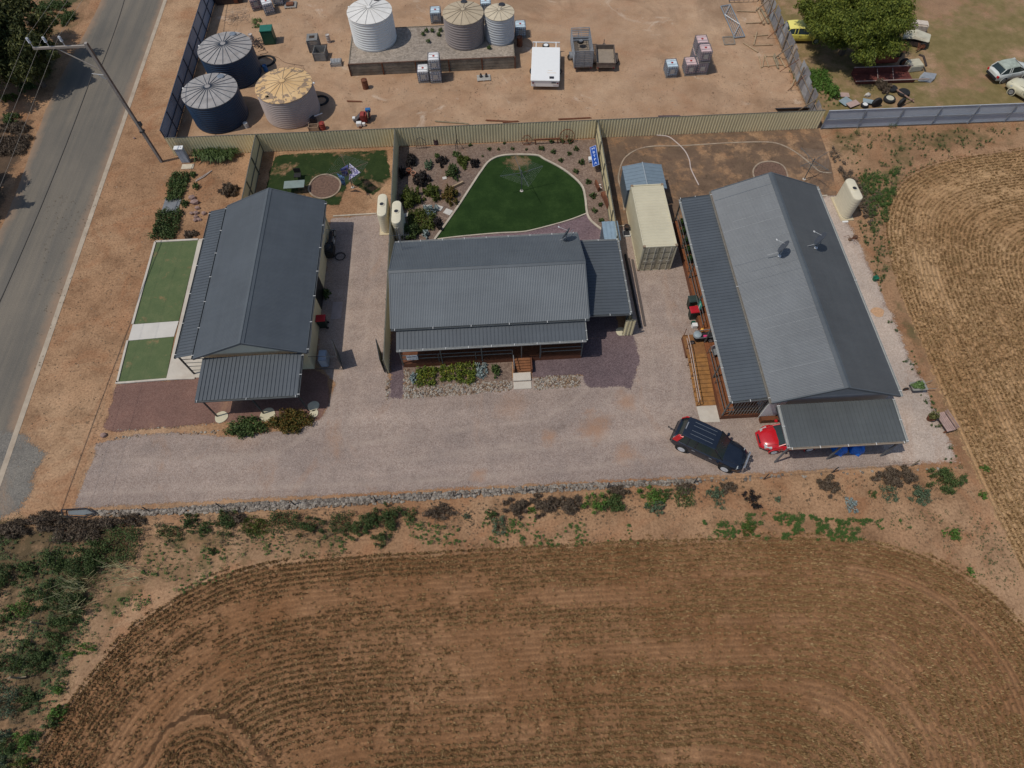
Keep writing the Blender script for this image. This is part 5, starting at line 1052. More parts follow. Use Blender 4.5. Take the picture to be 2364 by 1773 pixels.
drum('pale drum behind the rear navy tank',g('B',885,385),.2,.8,M('pale_drum',(.46,.40,.36),.5),WHITE)
drum('rusty drum at the foot of the right end of the stand',g('C',1945,465),.28,.85,RUST,RUST)
drum('red drum in the junk by the tan tank',g('B',1525,1175),.25,.6,M('dull_red',(.26,.04,.03),.6,var=.3),BLKL)
drum('small blue pump cylinder between the two big tanks',g('B',1005,645),.2,.55,M('pump_blue',(.03,.13,.32),.4),BLKL,'pump')
drum('white cylinder leaning at the base of the front navy tank',g('B',830,1160),.2,.45,M('grey_white',(.45,.46,.45),.5),WHITE,'filter')
# crates left of stand
def crate(label,k,x,y,w,l,h,mat,rz=0,name='crate'):
    p=g(k,x,y); o=thing(name,label,'crate',(p.x,p.y+l/2,0),rz,'crates and baskets in the yard'); th=.04; m=MB()
    m.box((-w/2,-l/2,0),(w/2,l/2,.05)).build('base',mat,o,world=False)
    m=MB(); n=int(h/.13)
    for i in range(n):
        z=.07+i*.13; m.box((-w/2,-l/2,z),(w/2,-l/2+th,z+.09)).box((-w/2,l/2-th,z),(w/2,l/2,z+.09)).box((-w/2,-l/2+th,z),(-w/2+th,l/2-th,z+.09)).box((w/2-th,-l/2+th,z),(w/2,l/2-th,z+.09))
    m.build('slat',mat,o,world=False); m=MB()
    for a in (-1,1):
        for c in (-1,1): m.box((a*w/2-.03,c*l/2-.03,0),(a*w/2+.03,c*l/2+.03,h+.03))
    m.build('corner_post',mat,o,world=False); return o
GCR=M('grey_crate',(.2,.195,.185),.7,var=.2)
c1=crate('tall grey crate with a square opening in its lid','B',1450,480,1.0,1.1,1.15,GCR,.05); m=MB(); m.box((-.5,-.55,1.15),(.5,-.2,1.2)).box((-.5,.25,1.15),(.5,.55,1.2)).box((-.5,-.2,1.15),(-.25,.25,1.2)).box((.25,-.2,1.15),(.5,.25,1.2)); m.build('lid',GCR,c1,world=False)
crate('open grey slatted stillage in front of the tall crate','B',1505,560,1.1,1.15,.8,GCR,-.06)
c1=crate('low crate of silver bottles left of the sleeper stand','B',1645,610,1.0,.7,.35,M('silver_bars',(.42,.43,.43),.5,.3),.02); m=MB()
for i in range(7): m.tube((-.42+i*.14,-.3,.35),(-.42+i*.14,.28,.4),.06,8)
m.build('bottle',M('silver_bars',(.42,.43,.43),.5,.3),c1,world=False)
p=g('B',690,235); o=thing('wire_cage','rusty wire cage heap near the top of the blue grey fence','wire cage',(p.x,p.y+.8,0),.2); m=MB(); r=random.Random(2)
for i in range(34): 
    a=Vector((r.uniform(-.9,.9),r.uniform(-.9,.9),r.uniform(.02,.6))); m.path([a,a+Vector((r.uniform(.3,.9),r.uniform(-.1,.1),0)),a+Vector((r.uniform(.3,.9),r.uniform(.3,.6),.1))],.014,4)
m.build('bar',M('rust_pale',(.30,.22,.16),.8),o,world=False)
p=g('B',700,60); o=thing('scrap_bin','dark rusty steel bin at the top left corner of the yard','bin',(p.x-.4,p.y+.9,0),.1); m=MB(); m.box((-1.3,-.5,0),(1.3,.5,1.0)); m.build('body',M('dark_rust',(.05,.035,.03),.8,var=.3),o,bevel=.02,world=False)
MB().box((-1.35,-.55,.95),(1.35,-.5,1.05)).box((.5,-.56,.1),(.9,-.5,.95)).build('rib',RUST,o,world=False)
# pallet with two black fittings
p=g('C',1580,830); o=thing('pallet','pale pallet carrying two black fittings below the sleeper wall','pallet',(p.x,p.y+.35,0),.03); m=MB()
for i in range(7): m.box((-.62,-.4+i*.12,.11),(.62,-.31+i*.12,.14))
for x in (-.6,-.05,.52): m.box((x,-.4,0),(x+.08,.42,.11))
m.build('deck',M('pale_pallet',(.42,.40,.36),.8),o,world=False)
for x in (-.25,.25): MB().lathe([(.13,.14),(.13,.3),(.08,.34),(.08,.45),(.001,.45)],c=(x,.1,0),n=14).build('fitting',BLKL,o,world=False)
# engine junk heaps
def junk(name,label,k,x,y,parts,cat='scrap machine',seed=1):
    p=g(k,x,y); o=thing(name,label,cat,(p.x,p.y,0)); r=random.Random(seed)
    for nm,mat,bx in parts: 
        m=MB()
        for q in bx: m.box(q[0],q[1],Matrix.Rotation(q[2] if len(q)>2 else 0,4,'Z'))
        m.build(nm,mat,o,bevel=.02,world=False)
    return o
RED2=MATS['dull_red']
j=junk('engine','old red and blue engine on skids near the tan fence','C',360,1240,[('block',RED2,[((-.25,-.3,.1),(.3,.35,.75)),((-.15,-.45,.75),(.15,.2,.9))]),('frame',M('dark_grey_iron',(.09,.08,.08),.7),[((-.8,-.5,.0),(-.55,.6,.25),-.5),((-.6,-.6,.25),(-.35,.7,.4),-.5)]),('fuel_tank',MATS['pump_blue'],[((.2,.35,.6),(.65,.7,.85))]),('guard',WHITE,[((.45,-.1,.3),(.52,.5,.6)),((-1.0,.0,.1),(-.75,.3,.35))])])
wheel(j,.5,.2,.5,.38,.12,RED2,'x','flywheel')
o=junk('motor','small white machine lying against the tan fence under the old engine','C',320,1290,[('casing',WHITE,[((-.3,-.15,.05),(.15,.2,.4)),((.2,-.1,.05),(.45,.15,.3))]),('bracket',RUST,[((-.1,-.3,.0),(.1,.35,.15))])])
p=g('B',1450,1165); crate('brown timber box in the junk between the tan tank and fence','B',1445,1200,.85,.5,.5,M('box_brown',(.35,.25,.17),.8),0); 
MB_=junk('pump','old black pump with white pipe at the base of the tan tank','B',1440,1120,[('casing',BLKL,[((-.2,-.2,0),(.25,.3,.55))]),('pipe',WHITE,[((.2,.0,.5),(1.0,.08,.58),.5)])],'pump')
p=g('B',930,420); o=thing('scrap_heap','tangle of dark hoses and pipes behind the rear navy tank','scrap',(p.x,p.y,0)); r=random.Random(9); m=MB()
for i in range(26): a=Vector((r.uniform(-.7,.7),r.uniform(-.5,.9),r.uniform(.03,.4))); m.tube(a,a+Vector((r.uniform(-.5,.5),r.uniform(-.4,.4),r.uniform(-.02,.2))),.035,5)
m.build('hose',M('dark_hose',(.06,.045,.045),.7),o,world=False)
def coil(label,p,R,n=5,mat=BLK,r=.03):
    m=MB()
    for i in range(n): m.path([(p.x+math.cos(a*math.pi/10)*(R+i*.05),p.y+math.sin(a*math.pi/10)*(R+i*.05)*.95,.04+.03*(i%2)) for a in range(21)],r,5)
    o=m.build('hose_coil',mat); return tag(o,label,'hose')
coil('coil of black poly pipe beside the rear navy tank',g('B',1000,560),.75); coil('coil of black poly pipe right of the tan roofed tank',g('B',1500,920),.55)
o=MB().path(smoothline([g('B',*q,.03) for q in ((930,470),(990,455),(1015,480),(950,500),(1100,520),(1180,570),(1350,600))],5),.018,5).build('hose',M('brown_hose',(.16,.10,.07),.7)); tag(o,'thin brown hose wandering over the yard from the navy tank','hose')
o=MB().path(smoothline([g('K',*q,.05) for q in ((500,118),(600,130),(670,180),(740,250),(780,330),(795,410),(860,543))],5),.045,8).build('hose',M('pale_hose',(.50,.42,.38),.6)); tag(o,'pale curved hose lying on the dry brown yard','hose')
# gates, panels and timber in the yard's right side
p0=g('E',350,95);p1=g('E',470,75);p2=g('E',655,480);p3=g('E',525,495)
def panelgate(name,label,P,n,mat,cross=False,z=.12,cat='gate'):
    c=sum(P,Vector())/4; o=thing(name,label,cat,(c.x,c.y,0)); up=Vector((0,0,z)); m=MB(); m.path([P[0]+up,P[1]+up,P[2]+up,P[3]+up,P[0]+up],.05,6); m.build('frame',mat,o); m=MB()
    for i in range(1,n): t=i/n; m.tube(P[0].lerp(P[1],t)+up,P[3].lerp(P[2],t)+up,.024,5)
    m.build('bar',mat,o)
    if cross: MB().tube(P[0].lerp(P[3],.3)+up*1.6,P[1].lerp(P[2],.65)+up*1.6,.035).tube(P[0].lerp(P[3],.95)+up*1.6,P[1].lerp(P[2],.65)+up*1.6,.035).tube(P[0].lerp(P[3],.3)+up*1.6,P[1]+up*1.6,.035).build('brace',M('bright_galv',(.55,.57,.58),.4,.4),o)
    return o
GALV=M('blue_galv',(.24,.29,.33),.5,.3)
panelgate('cattle_gate','long galvanised gate frame lying on the sand right of the tote stack',[p0,p1,p2,p3],5,GALV,True)
panelgate('grid_panel','square steel grid panel lying below the long gate frame',gs('E',(375,480),(510,475),(535,570),(400,578)),8,M('rusty_galv',(.22,.2,.17),.7),z=.06,cat='panel')
panelgate('cattle_gate','blue grey gate panels stacked flat at the top edge of the photo',gs('E',(440,-20),(850,-30),(800,28),(450,38)),6,GALV,z=.3)
LOG=M('tan_log',(.36,.26,.16),.85,var=.25,scale=5); LOG2=M('grey_log',(.25,.20,.13),.9,var=.25,scale=5)
logs=[((820,100),(905,310),.11,'thick'),((865,110),(965,300),.1,'thick'),((560,140),(800,150),.06,''),((675,298),(880,285),.06,''),((815,410),(775,575),.07,''),((770,462),(955,445),.05,''),((780,580),(1020,570),.05,''),((640,545),(830,665),.06,''),((840,715),(870,865),.05,''),((915,695),(885,860),.05,''),((915,695),(965,855),.06,''),((1025,715),(1090,875),.08,''),((1040,690),(1095,830),.07,''),((1105,725),(1180,860),.07,''),((935,720),(1110,715),.05,''),((890,845),(1160,825),.05,''),((1305,1000),(1245,1140),.06,'')]
LL=['thick tan log nearest the top of the sheet fence','second thick tan log lying parallel beside the sheet fence','thin timber beam ending at the two thick logs, upper one','thin beam crossing below the two thick logs','short upright lying beam forming the left leg of the timber frame','upper cross piece of the loose timber frame','lower cross piece of the loose timber frame','plain diagonal plank left of the timber pile','leftmost timber with a white painted end in the pile','timber leaning in a V at the left of the pile','timber forming the right arm of the V in the pile','thick greenish round timber in the middle of the pile','second greenish round timber beside the thick one','tan timber at the right end of the pile beside the fence','thin timber laid along the top of the pile','thin timber laid along the bottom of the pile','lone plank propped near the foot of the sheet fence']
for (a,b_,r_,_),lb in zip(logs,LL): o=MB().tube(g('E',*a,r_),g('E',*b_,r_+.02),r_,9).build('log',LOG2 if 'green' in lb or 'second' in lb else LOG); tag(o,lb,'timber','loose timbers by the sheet fence')
o=MB().rib(g('E',1045,1385,.02),g('E',1470,1370,.02)-g('E',1045,1385,.02),Vector((0,-.55,.35)),.2,.03,'tray',(0,0,1)).build('steel_trough',M('dark_blue_sheet',(.03,.035,.05),.5)); tag(o,'dark blue rusty edged sheet trough lying behind the right end of the tan fence','trough')
for (k,a,b_,lb,mt) in (('D',(570,1215),(900,1200),'dark pipe lying behind the tan fence below the open trailers',RUST),('D',(0,1245),(160,1235),'dark pipe lying behind the fence right of the sleeper stand',RUST),('C',(1080,1235),(1420,1262),'pale bent poles lying behind the tan fence',LOG2),('C',(1600,1225),(1900,1240),'rusty thin rod along the back of the tan fence',RUST),('C',(180,1030),(330,1035),'thin rusty rod on the sand above the old engine',RUST),('D',(1590,1185),(1810,1180),'purple brown bundle of rods behind the tan fence',M('plum_rod',(.10,.07,.08),.7))):
    o=MB().tube(g(k,*a,.06),g(k,*b_,.06),.045,6).tube(g(k,a[0]+5,a[1]+7,.06),g(k,b_[0]+9,b_[1]+4,.06),.03,6).build('pipe',mt); tag(o,lb,'pipe')
qa=g('J',2005,240); qb=g('J',2135,820); o=MB().tube((qa.x+.1,qa.y,.09),(qb.x+.0,qb.y,.09),.09,8).build('drain_pipe',BLK); tag(o,'long black pipe lying along the container side of the dividing fence','pipe'); o=MB().box((-.07,-3.0,.0),(.07,3.0,.12),Matrix.Translation(((qa.x+qb.x)/2+.45,(qa.y+qb.y)/2-.2,0))).build('sleeper',M('dark_sleeper',(.10,.08,.07),.9)); tag(o,'dark timber sleeper laid parallel to the black pipe on the gravel','sleeper')
# ---------------- wrecks in the paddock corner ----------------
def slab(m,c,sz,rz=0,rx=0,ry=0): m.box((-sz[0]/2,-sz[1]/2,-sz[2]/2),(sz[0]/2,sz[1]/2,sz[2]/2),Matrix.Translation(c)@Matrix.Rotation(rz,4,'Z')@Matrix.Rotation(rx,4,'X')@Matrix.Rotation(ry,4,'Y')); return m
RR=M('rust_red_paint',(.25,.055,.03),.8,var=.4,scale=2,bump=.3); RR2=M('rust_orange',(.42,.19,.10),.85,var=.35,scale=2.5); OFF=M('dirty_cream_paint',(.50,.47,.36),.7,var=.15,scale=2,dirt=.5)
p=g('F',790,650); w=thing('wrecked_truck','rusty red old truck body half under the big green tree','wrecked truck',(p.x,p.y,0),0)
m=MB(); slab(m,(-.6,.4,.75),(3.2,1.5,1.0)); m.build('body',RR,w,bevel=.12,world=False); m=MB(); slab(m,(.6,.45,1.35),(1.7,1.35,.55)); m.build('cab',RR2,w,bevel=.15,world=False)
m=MB(); slab(m,(.55,-.36,1.1),(.9,.03,.45)); slab(m,(1.5,.4,1.25),(.03,1.0,.4)); m.build('window',DARK,w,world=False)
for sx in (-1.5,1.6): wheel(w,sx,-.35,.35,.38,.2,RUST)
p=g('F',840,790); w=thing('steel_tray','long dark rusty steel tray lying in front of the red truck wreck','truck tray',(p.x,p.y,0),-.02)
m=MB(); m.box((-3.2,-.75,.0),(2.0,.75,.08)).box((-3.2,.7,.08),(2.0,.78,.55)).box((-3.2,-.78,.08),(2.0,-.72,.3)).build('tray',M('dark_red_steel',(.13,.035,.025),.8,var=.35,scale=2),w,world=False)
m=MB(); m.tube((-3.4,-.8,.35),(3.2,-.8,.35),.05).tube((-3.2,.8,.6),(2.2,.8,.6),.05)
for x in (-1.3,.1): m.tube((x,-.78,.2),(x+.25,.75,.5),.03)
m.build('rail',M('pale_rust_rail',(.33,.25,.22),.7),w,world=False)
p=g('F',1080,700); w=thing('fridge','white steel box lying between the red wreck and the paddock','white box',(p.x,p.y,0),.1); MB().box((-.65,-.45,0),(.65,.65,.6)).build('body',OFF,w,bevel=.06,world=False); MB().tube((.7,-.6,.6),(.75,.4,.9),.09).tube((.75,.4,.9),(.45,.7,.9),.09).build('pipe',M('dark_rust',(.05,.035,.03),.8),w,world=False)
p=g('F',1090,440); w=thing('wrecked_car','dismantled cream car bonnet and cab at the right of the tree','wrecked car',(p.x,p.y,0),-.5)
m=MB(); m.loft([[(-1.2,-.65,.5),(-1.2,.65,.5),(-1.2,.6,.62),(-1.2,-.6,.62)],[(-.2,-.75,.75),(-.2,.75,.75),(-.2,.6,1.0),(-.2,-.6,1.0)],[(1.1,-.7,.7),(1.1,.7,.7),(1.1,.55,.85),(1.1,-.55,.85)]]); m.build('bonnet',OFF,w,bevel=.08,world=False)
m=MB(); slab(m,(-.1,1.75,.6),(1.5,.9,.9),.2); m.build('cab',M('white_rusted_roof',(.58,.5,.42),.7,var=.1,dirt=.9),w,bevel=.12,world=False); m=MB(); slab(m,(0,-.1,.3),(2.0,1.0,.4)); m.build('chassis',M('dark_rust',(.05,.035,.03),.8),w,world=False)
for x,y in ((-.8,-.6),(.8,-.6)): wheel(w,x,y,.3,.32,.18,RUST)
p=g('F',1150,500); w=thing('rake','rusty rake like frame with long tines beside the cream wreck','farm rake',(p.x,p.y,0),.0); m=MB()
for i in range(6): m.tube((-.5+i*.2,-.5+i*.12,.25),(.1+i*.16,1.0+i*.1,.7),.03)
m.tube((-.6,-.5,.25),(.8,.3,.3),.05); m.build('tine',RUST,w,world=False)
p=g('F',1200,800); o=thing('sheet_stack','stack of pale corrugated sheets at the end of the steel tray','sheets',(p.x,p.y,0),-.3); m=MB()
for i in range(5): m.rib((-.6+i*.06,-.5+i*.08,.05+i*.04),(1.1,0,0),(.25,.8,.03),.12,.015,'sine',(0,0,1))
m.build('sheet',M('pale_zinc',(.36,.38,.4),.5),o,world=False)
def tyre(label,k,x,y,r,w_,flatlie=False,tilt=0,rim=OFF,z=0):
    p=g(k,x,y); o=thing('tyre',label,'tyre',(p.x,p.y,z),tilt,'old tyres in the paddock corner'); wheel(o,0,0,.15 if flatlie else r,r,w_,rim,'z' if flatlie else 'y','tread'); return o
tyre('old tyre with cream rim lying face up by the grey fence','F',840,1020,.5,.25,True); tyre('bare black tyre lying beside the cream rimmed one','F',985,955,.5,.28,True,0,BLK); tyre('half buried black tyre under the edge of the dead bush','F',870,915,.42,.25,True,0,BLK)
tyre('black tyre leaning against the grey fence at the paddock','F',700,1080,.42,.25,False,.1,BLK); tyre('rusty white wheel rim among scrap sheets at the fence','F',590,1080,.33,.2,True,0,WHITE); tyre('small tyre standing at the fence end of the row','F',950,1075,.38,.25,False,.5,BLK)
o=MB(); q=gs('F',(905,940),(1090,1045)); o.tube(q[0]+Vector((0,0,.3)),q[1]+Vector((0,0,.15)),.06).tube(g('F',1000,1040,.2),g('F',1100,1000,.3),.04); o=o.build('beam',M('rust_pinkish',(.28,.17,.13),.8)); tag(o,'rusty beams lying across the old tyres','beam')
SHm=[M('pink_sheet',(.42,.30,.26),.7,dirt=.3),M('bluegrey_sheet',(.26,.33,.36),.6,dirt=.3)]
for i,(x,y,sz,rz,mi,lb) in enumerate(((385,970,(.9,.55),-.1,0,'pinkish scrap sheet nearest the green bush'),(400,1040,(1.1,.8),.6,1,'blue grey scrap sheet lying in the middle of the heap'),(470,1070,(1.2,.6),.45,0,'pinkish scrap sheet overlapping toward the fence'),(620,1050,(.9,.5),-.3,1,'blue grey sheet against the fence by the wheel rim'))):
    p=g('F',x,y); m=MB(); slab(m,(p.x,p.y,.1+i*.05),(sz[0],sz[1],.02),rz,.06,.05); o=m.build('scrap_sheet',SHm[mi]); tag(o,lb,'sheet')
# ---------------- household clutter ----------------
# motorbike under the cream house eave
p=g('G',1500,960); mt=thing('motorbike','black motorbike parked against the cream house wall','motorbike',(p.x+.1,p.y-.1,0),math.pi/2-.1)
wheel(mt,.75,-.0,.32,.32,.13); wheel(mt,-.75,0,.32,.32,.15)
MB().loft([[(-.7,-.13,.7),(-.7,.13,.7),(-.7,.1,.78),(-.7,-.1,.78)],[(-.1,-.16,.68),(-.1,.16,.68),(-.1,.13,.8),(-.1,-.13,.8)],[(.35,-.15,.75),(.35,.15,.75),(.35,.1,.98),(.35,-.1,.98)],[(.5,-.06,.8),(.5,.06,.8),(.5,.04,.9),(.5,-.04,.9)]]).build('tank_and_seat',BLKL,mt,bevel=.02,world=False)
MB().box((-.25,-.15,.28),(.25,.15,.62)).build('engine',STEEL,mt,bevel=.04,world=False); MB().tube((.75,0,.32),(.5,0,1.0),.035).tube((.45,-.38,1.05),(.45,.38,1.05),.02).build('fork',STEEL,mt,world=False); MB().tube((-.9,-.16,.35),(.1,-.16,.3),.045).build('exhaust',STEEL,mt,world=False)
for s in (-1,1): MB().box((-.85,s*.16-.09,.4),(-.4,s*.16+.09,.7)).build('pannier',BLK,mt,bevel=.03,world=False)
p=g('G',1490,1060); bb=thing('barbecue','black covered barbecue against the cream house wall below the motorbike','barbecue',(p.x-.05,p.y,0)); MB().box((-.4,-.5,.1),(.4,.5,.85)).build('cover',BLK,bb,bevel=.08,world=False); MB().lathe([(.28,.85),(.24,.95),(.001,1.0)],n=16).build('lid',BLKL,bb,world=False)
coil('loop of thin black hose trailing beside the covered barbecue',g('G',1570,1080),.35,2,BLK,.02)
p=g('S',720+480/8.29,680+310/8.29); o=flat('pit_cover',[(p.x-.36,p.y-.75),(p.x+.36,p.y-.75),(p.x+.38,p.y+.75),(p.x-.34,p.y+.75)],M('mauve_slab',(.34,.28,.26),.85),.05,kind=None,th=.05); tag(o,'rectangular concrete pit lid in the shade right of the red bin','pit cover')
p=g('S',720+200/8.29,680+1150/8.29,1.0); o=thing('water_heater','pale blue grey appliance box beside the corner of the cream house','appliance',(p.x,p.y,0)); MB().box((-.28,-.45,.1),(.25,.4,1.0)).build('body',M('pale_appliance',(.3,.34,.40),.5),o,bevel=.05,world=False); MB().box((-.2,-.35,0),(.18,.3,.1)).build('foot',BLK,o,world=False)
a=g('I',1765,820,1.8); b_=g('I',1800,940,1.8); c_=g('I',1855,1042); c2=g('I',1545,1035)
o=thing('side_gate','dark mesh gate standing open beyond the cream house corner','gate',tuple(c_)); q=Vector((a.x-b_.x,a.y-b_.y,0)); m=MB(); base=c_; 
for z in (.1,.95,1.8): m.tube(base+Vector((0,0,z)),base+q+Vector((0,0,z)),.025)
m.tube(base,base+Vector((0,0,1.85)),.035).tube(base+q,base+q+Vector((0,0,1.8)),.025).build('frame',POSTM,o); m=MB(); 
m.add([base+Vector((0,0,.1)),base+q+Vector((0,0,.1)),base+q+Vector((0,0,1.8)),base+Vector((0,0,1.8))],[(0,1,2,3)]); 
mm=M('gate_mesh',(.05,.06,.055),.7); ob=m.build('mesh_panel',mm,o); ob.modifiers.new('s','SOLIDIFY').thickness=.01
m=MB().tube(base+Vector((0,0,1.7)),(-12.7,base.y+.1,1.7),.02).tube(base+Vector((0,0,.1)),(-12.7,base.y+.1,.1),.02).build('fixed_frame',POSTM,o)
# leaning steel gate at the front end of the dividing fence
o=thing('side_gate','dark steel gate hinged at the front end of the fence beside the middle house','gate',(-7.8,21.2,0)); m=MB(); m.rib((-7.95,21.35,.1),(-.3,1.5,0),(0,0,1.6),.2,.02,'tray',(-1,0,0)); m.build('panel',M('green_grey_steel',(.09,.10,.085),.5),o)
m=MB().path([(-7.97,21.3,.1),(-8.3,22.9,.1),(-8.3,22.9,1.75),(-7.97,21.3,1.75),(-7.97,21.3,.1)],.03); m.build('frame',POSTM,o)
# veranda sign of the middle house
def text(s,size,mat,T,name='lettering',parent=None,world=True,align='CENTER'):
    cu=bpy.data.curves.new('t','FONT'); cu.body=s; cu.size=size; cu.align_x=align; cu.align_y='CENTER'; cu.extrude=.004
    ob=bpy.data.objects.new('t',cu); COL.objects.link(ob); dg=bpy.context.evaluated_depsgraph_get(); me=bpy.data.meshes.new_from_object(ob.evaluated_get(dg)); bpy.data.objects.remove(ob); me.transform(T); me.materials.clear(); return link(name,me,mat,parent)
a=gy('S',930+270/36.87,810+430/36.87,21.55); b_=gy('S',930+1200/36.87,810+370/36.87,21.55); c_=gy('S',930+400/36.87,810+790/36.87,21.55); print('SIGN',a,b_,c_)
zc=(a.z+c_.z)/2; xc=(a.x+b_.x)/2; ww=abs(b_.x-a.x)+.02; hh_=abs(a.z-c_.z)
o=thing('house_sign','small white sign with grey lettering fixed to the left end of the front railing','sign',(xc,21.56,zc)); MB().box((-ww/2,-.02,-hh_/2),(ww/2,.02,hh_/2)).build('board',WHITE,o,world=False); MB().box((-ww/2-.03,-.01,-hh_/2-.03),(ww/2+.03,.03,-hh_/2)).box((ww/2,-.01,-hh_/2),(ww/2+.05,.03,hh_/2)).build('frame',M('navy_frame',(.03,.05,.08),.5),o,world=False)
m=MB(); 
for (x0_,x1_,z0_,z1_) in ((-.34,-.02,.05,.12),(.02,.32,.06,.13),(-.28,-.1,-.14,-.1),(.0,.12,-.13,-.1),(.27,.34,-.08,.0)): m.box((x0_*ww/.75,-.026,z0_*hh_/.4),(x1_*ww/.75,-.02,z1_*hh_/.4))
m.build('lettering',M('sign_grey',(.2,.22,.26),.6),o,world=False)
# blue sign on the dividing fence, letters reading downwards
P4=[g('S',1360+x/23.7,320+y/23.7,.0) for x,y in ((100,270),(370,270),(470,1380),(210,1380))]
pa_=gx('S',1360+240/23.7,320+280/23.7,8.78); pb_=gx('S',1360+345/23.7,320+1370/23.7,8.78); print('BSIGN',pa_,pb_)
o=thing('blue_sign','long blue sign with white letters on the garden side of the dividing fence','sign',(8.5,40.3,.8))
L=2.2; BL_=M('sign_blue',(.01,.06,.30),.4); tl=math.radians(-25); Rm=Matrix.Translation((0,0,0))@Matrix.Rotation(tl,4,'Y')
MB().tube((0,-.8,-.8),(0,-.8,-.02),.03).build('stake',LOG,o,world=False); MB().tube((0,.8,-.8),(0,.8,-.02),.03).build('stake',LOG,o,world=False); MB(Rm).box((-.24,-L/2,-.015),(.24,L/2,.015)).build('board',BL_,o,world=False); m=MB(Rm); m.box((-.27,-L/2-.03,-.02),(-.235,L/2+.03,.022)).box((.235,-L/2-.03,-.02),(.27,L/2+.03,.022)).box((-.235,-L/2-.03,-.02),(.235,-L/2,.022)).box((-.235,L/2,-.02),(.235,L/2+.03,.022)).build('border',M('pale_blue_border',(.35,.45,.72),.5),o,world=False)
for i,chr_ in enumerate('MBTPA'): text(chr_,.36,M('sign_white',(.60,.68,.85),.5),Rm@Matrix.Translation((0,L*.38-i*L*.19,.018)),'lettering',o)
# pots, small garden items
TER=M('terracotta',(.30,.10,.05),.8); LEAF1=foliage('mixed_green',[(.010,.025,.007),(.03,.065,.014),(.07,.12,.025)]); SILV=foliage('silver_leaf',[(.10,.14,.13),(.22,.28,.27),(.38,.43,.42)]); YEL=foliage('yellow_green',[(.02,.04,.008),(.06,.095,.013),(.14,.17,.025),(.36,.30,.03)])
def pot(label,p,r,h,mat,plant=None,z=0):
    o=thing('plant_pot',label,'plant pot',(p.x,p.y,z),0,'plant pots'); MB().lathe([(r*.7,0),(r,h*.9),(r*1.1,h*.9),(r*1.1,h),(r*.9,h),(r*.85,h*.85),(.001,h*.85)],n=18).build('pot',mat,o,smooth=True,world=False)
    MB().lathe([(r*.86,h*.86),(.001,h*.88)],n=14).build('soil',M('soil',(.05,.03,.02),.95),o,world=False)
    if plant: fastmesh('plant',leaves([(0,0,h+.2,r*1.1,r*1.1,.3)],160,.1,seed=3),4,plant,o)
    return o
pot('terracotta topped black pot beside the shipping container',g('K',240,935),.2,.55,BLKL); 
p=g('K',240,950); o=thing('planter_tub','white edged black tub under the pot beside the container','tub',(p.x,p.y-.15,0)); MB().box((-.28,-.3,0),(.28,.25,.18)).build('tub',WHITE,o,bevel=.02,world=False); MB().box((-.24,-.26,.18),(.24,.21,.185)).build('water',BLKL,o,world=False)
for lb,k,x,y,c in (('salmon pot tipped among dark shrubs in the garden bed','H',278,465,M('salmon_pot',(.50,.25,.16),.7)),('larger brown terracotta pot by the dark shrubs','H',240,440,TER)): pot(lb,g(k,x,y),.2,.35,c)
# plants standing on the long veranda of the right hand house
for i,(x,y,lb) in enumerate(((715,860,'leafy potted plant at the far end of the long veranda'),(730,930,'second trailing plant on the veranda rail'),(750,1010,'third green trough plant along the veranda'),(770,1090,'fourth green trough plant along the veranda'),(785,1170,'small potted plant nearest the middle of the veranda'))):
    p=g('K',x,y,.9); o=pot(lb,Vector((p.x+.05,p.y,0)),.18,.3,BLKL,LEAF1,.52)
p=g('S',1560+480/11.06,670+1130/11.06,1.0)
sc=thing('mobility_scooter','grey and silver rider machine with pink and orange trim at the head of the ramp','scooter',(p.x+.35,p.y-.1,.5),.05)
MB().lathe([(.28,.55),(.26,.7),(.1,.76),(.001,.78)],c=(-.2,0,0),n=18).build('cowl',M('pale_blue_grey',(.28,.33,.35),.4),sc,smooth=True,world=False); MB().box((-.35,-.22,.15),(.9,.22,.5)).build('body',BLK,sc,bevel=.05,world=False)
MB().tube((-.4,-.28,.62),(1.0,-.28,.62),.022).tube((-.3,.32,.62),(1.0,.34,.62),.022).build('handle_rail',STEEL,sc,world=False)
for x,y in ((-.55,-.3),(.75,-.3),(.75,.3)): wheel(sc,x,y,.18,.2,.1)
MB().lathe([(.12,.5),(.10,.6),(.001,.63)],c=(.25,.42,0),n=14).build('orange_cap',M('orange_cap',(.75,.36,.05),.5),sc,world=False); MB().box((.2,-.2,.5),(.45,-.05,.6)).build('pink_bag',M('pink_bag',(.6,.05,.18),.6),sc,bevel=.02,world=False)
p=g('L',305,395,.3); o=thing('storage_box','small white and green box between the bins and the ramp head','box',(p.x,p.y,0)); MB().box((-.18,-.15,0),(.18,.15,.35)).build('box',WHITE,o,bevel=.02,world=False); MB().box((-.18,.15,.0),(.1,.35,.3)).build('basket',GC,o,bevel=.02,world=False)
p=g('L',360,230,1.3); o=thing('towel','green striped towel hanging over the veranda rail','towel',(13.9,p.y,0)); m=MB(); m.box((-.03,-.3,.9),(.0,.3,1.52)).box((.0,-.3,1.2),(.04,.3,1.53)).build('cloth',M('green_towel',(.03,.22,.17),.9),o,world=False); MB().box((-.035,-.12,.9),(-.03,.0,1.52)).build('stripe',M('towel_stripe',(.45,.6,.52),.9),o,world=False)
p=g('L',440,620,.9); o=thing('garden_statue','grey cloth draped chair on the veranda beside the ramp','chair',(p.x+.3,p.y,.52),.3); MB().box((-.25,-.25,.35),(.25,.25,.42)).build('seat',STEEL,o,bevel=.02,world=False); MB().box((-.25,.2,.42),(.25,.26,.9)).build('backrest',M('mauve_cloth',(.3,.26,.28),.8),o,bevel=.02,world=False)
for a in (-1,1):
    for c in (-1,1): MB().tube((a*.2,c*.2,0),(a*.2,c*.2,.36),.02).build('leg',POSTM,o,world=False)
